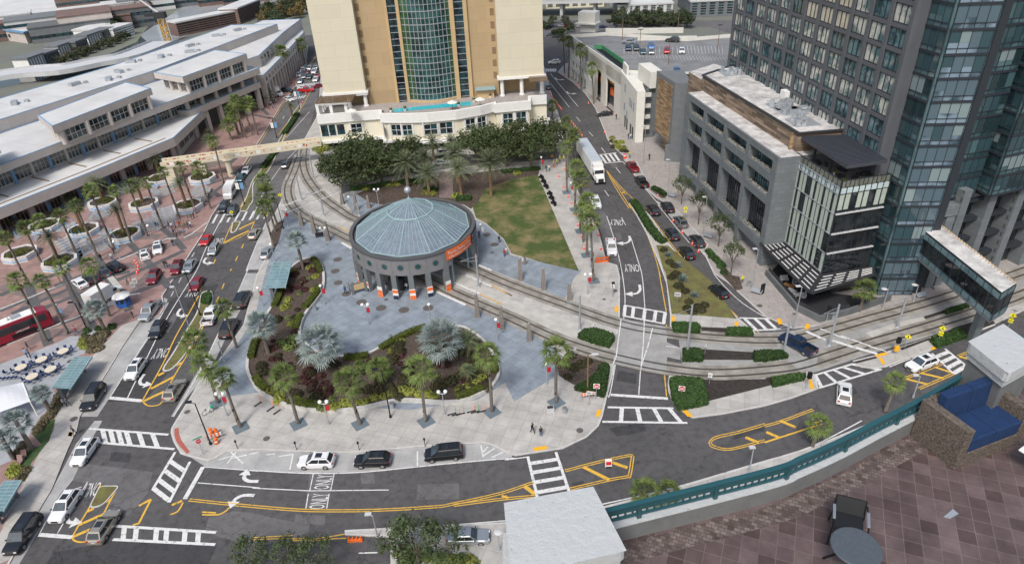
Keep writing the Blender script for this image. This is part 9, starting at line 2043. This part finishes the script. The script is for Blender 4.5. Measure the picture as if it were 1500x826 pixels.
b=MB();b.tube([Vector((-.37,-.25,.69)),Vector((-.37,.25,.69))],.016,6);b.build('top_rail',M['black'],ch)
tp=gz('D4',530,725,BF+.62);ch.scale=(.74,.74,.74)
tt=thing('patio_table','round grey mesh patio table in front of the black chair','table',(tp.x,tp.y,BF))
b=MB();b.lathe((tp.x,tp.y,BF),[(.285,.59),(.30,.60),(.30,.615),(.285,.625)],40);b.build('tabletop',M['tabletop'],tt)
b=MB()
for i in range(3):a0_=i*2.09;b.tube([Vector((tp.x,tp.y,BF+.59)),Vector((tp.x+.12*math.cos(a0_),tp.y+.12*math.sin(a0_),BF+.4)),Vector((tp.x+.34*math.cos(a0_),tp.y+.34*math.sin(a0_),BF))],.016,6)
b.build('pedestal',M['black'],tt)
F0,F1=gz('D4',835,80,BF),gz('D4',1025,232,BF)
sx=(F1-F0);sx.z=0;W_=sx.length;sx.normalize();sy_=Vector((-sx.y,sx.x,0))
if sy_.dot(gz('D4',1330,0,BF)-F1)<0:sy_=-sy_
sofa=thing('wicker_sofa','grey brown wicker sofa with navy blue cushions in the balcony corner','sofa',(F0.x,F0.y,BF))
W_=max(.8,W_);LS=1.05
def sbox(x0,x1,y0,y1,z0,z1,name,m_,bev=.0):
 b=MB();b.obox(F0+sx*x0+sy_*y0+Vector((0,0,z0)),sx*(x1-x0),sy_*(y1-y0),(0,0,z1-z0));return b.build(name,M[m_],sofa,False,bev)
HS=max(.26,min(.75,colz(T('D4',1025,232),BF,T('D4',1110,100)[1])-BF))
sbox(0,W_,0,.14,0,HS,'armrest','wicker',.01);sbox(0,W_,LS+.14,LS+.28,0,HS,'armrest','wicker',.01);sbox(0,.14,.14,LS+.14,0,HS+.02,'backrest','wicker',.01);sbox(.14,W_,.14,LS+.14,0,HS*.36,'base','wicker',.01)
for k in range(2):
 y0=.15+k*LS/2;sbox(.30,W_-.01,y0,y0+LS/2-.01,HS*.36,HS*.36+HS*.34,'seat_cushion','navy',.02)
 b=MB();b.obox(F0+sx*.15+sy_*y0+Vector((0,0,HS*.6)),sx*.16,sy_*(LS/2-.015),Vector((0,0,HS*.65))-sx*.04);b.build('back_cushion',M['navy'],sofa,False,.025)
p=gz('D4',1475,290,BF);sk=thing('side_table','white side table cut by the right edge of the balcony','table',(p.x,p.y,BF));b=MB();b.box(p.x+.16,p.y-.02,BF+.40,.5,.4,.03,.5);b.build('tabletop',M['white'],sk,False,.008);b=MB();b.box(p.x+.3,p.y+.1,BF,.04,.04,.4);b.box(p.x+.1,p.y-.1,BF,.04,.04,.4);b.each('leg',M['galv'],sk)
w=bpy.data.worlds.new('World');scene.world=w;w.use_nodes=True;nt=w.node_tree
sky=nt.nodes.new('ShaderNodeTexSky');sky.sky_type='NISHITA';sky.sun_disc=False
SE,SA=R(52),R(200)
sky.sun_elevation=SE;sky.sun_rotation=SA;sky.air_density=1.2;sky.dust_density=4.0;sky.ozone_density=.6
bg=nt.nodes['Background'];bg.inputs['Strength'].default_value=.118
nt.links.new(sky.outputs['Color'],bg.inputs['Color'])
sd=bpy.data.lights.new('sun','SUN');sd.energy=1.9;sd.angle=R(13);sd.color=(1,.98,.95)
so=bpy.data.objects.new('sun',sd);COL.objects.link(so)
dvec=Vector((math.sin(SA)*math.cos(SE),math.cos(SA)*math.cos(SE),math.sin(SE)))
so.rotation_euler=dvec.to_track_quat('Z','Y').to_euler();so.location=(0,0,150)
cd=bpy.data.cameras.new('camera');cd.sensor_width=36;cd.lens=36*F_PX/1500;cd.clip_start=.1;cd.clip_end=8000
co=bpy.data.objects.new('camera',cd);COL.objects.link(co)
m3=Matrix((_r,_u,-_fw)).transposed();co.matrix_world=Matrix.Translation((0,0,CAM_H))@m3.to_4x4()
scene.camera=co
vs=scene.view_settings;vs.view_transform='Standard';vs.look='None';vs.exposure=0.36;vs.gamma=1;vs.use_curve_mapping=False
scene.cycles.max_bounces=5;scene.cycles.diffuse_bounces=2;scene.cycles.glossy_bounces=2;scene.cycles.transparent_max_bounces=4;scene.cycles.use_denoising=True
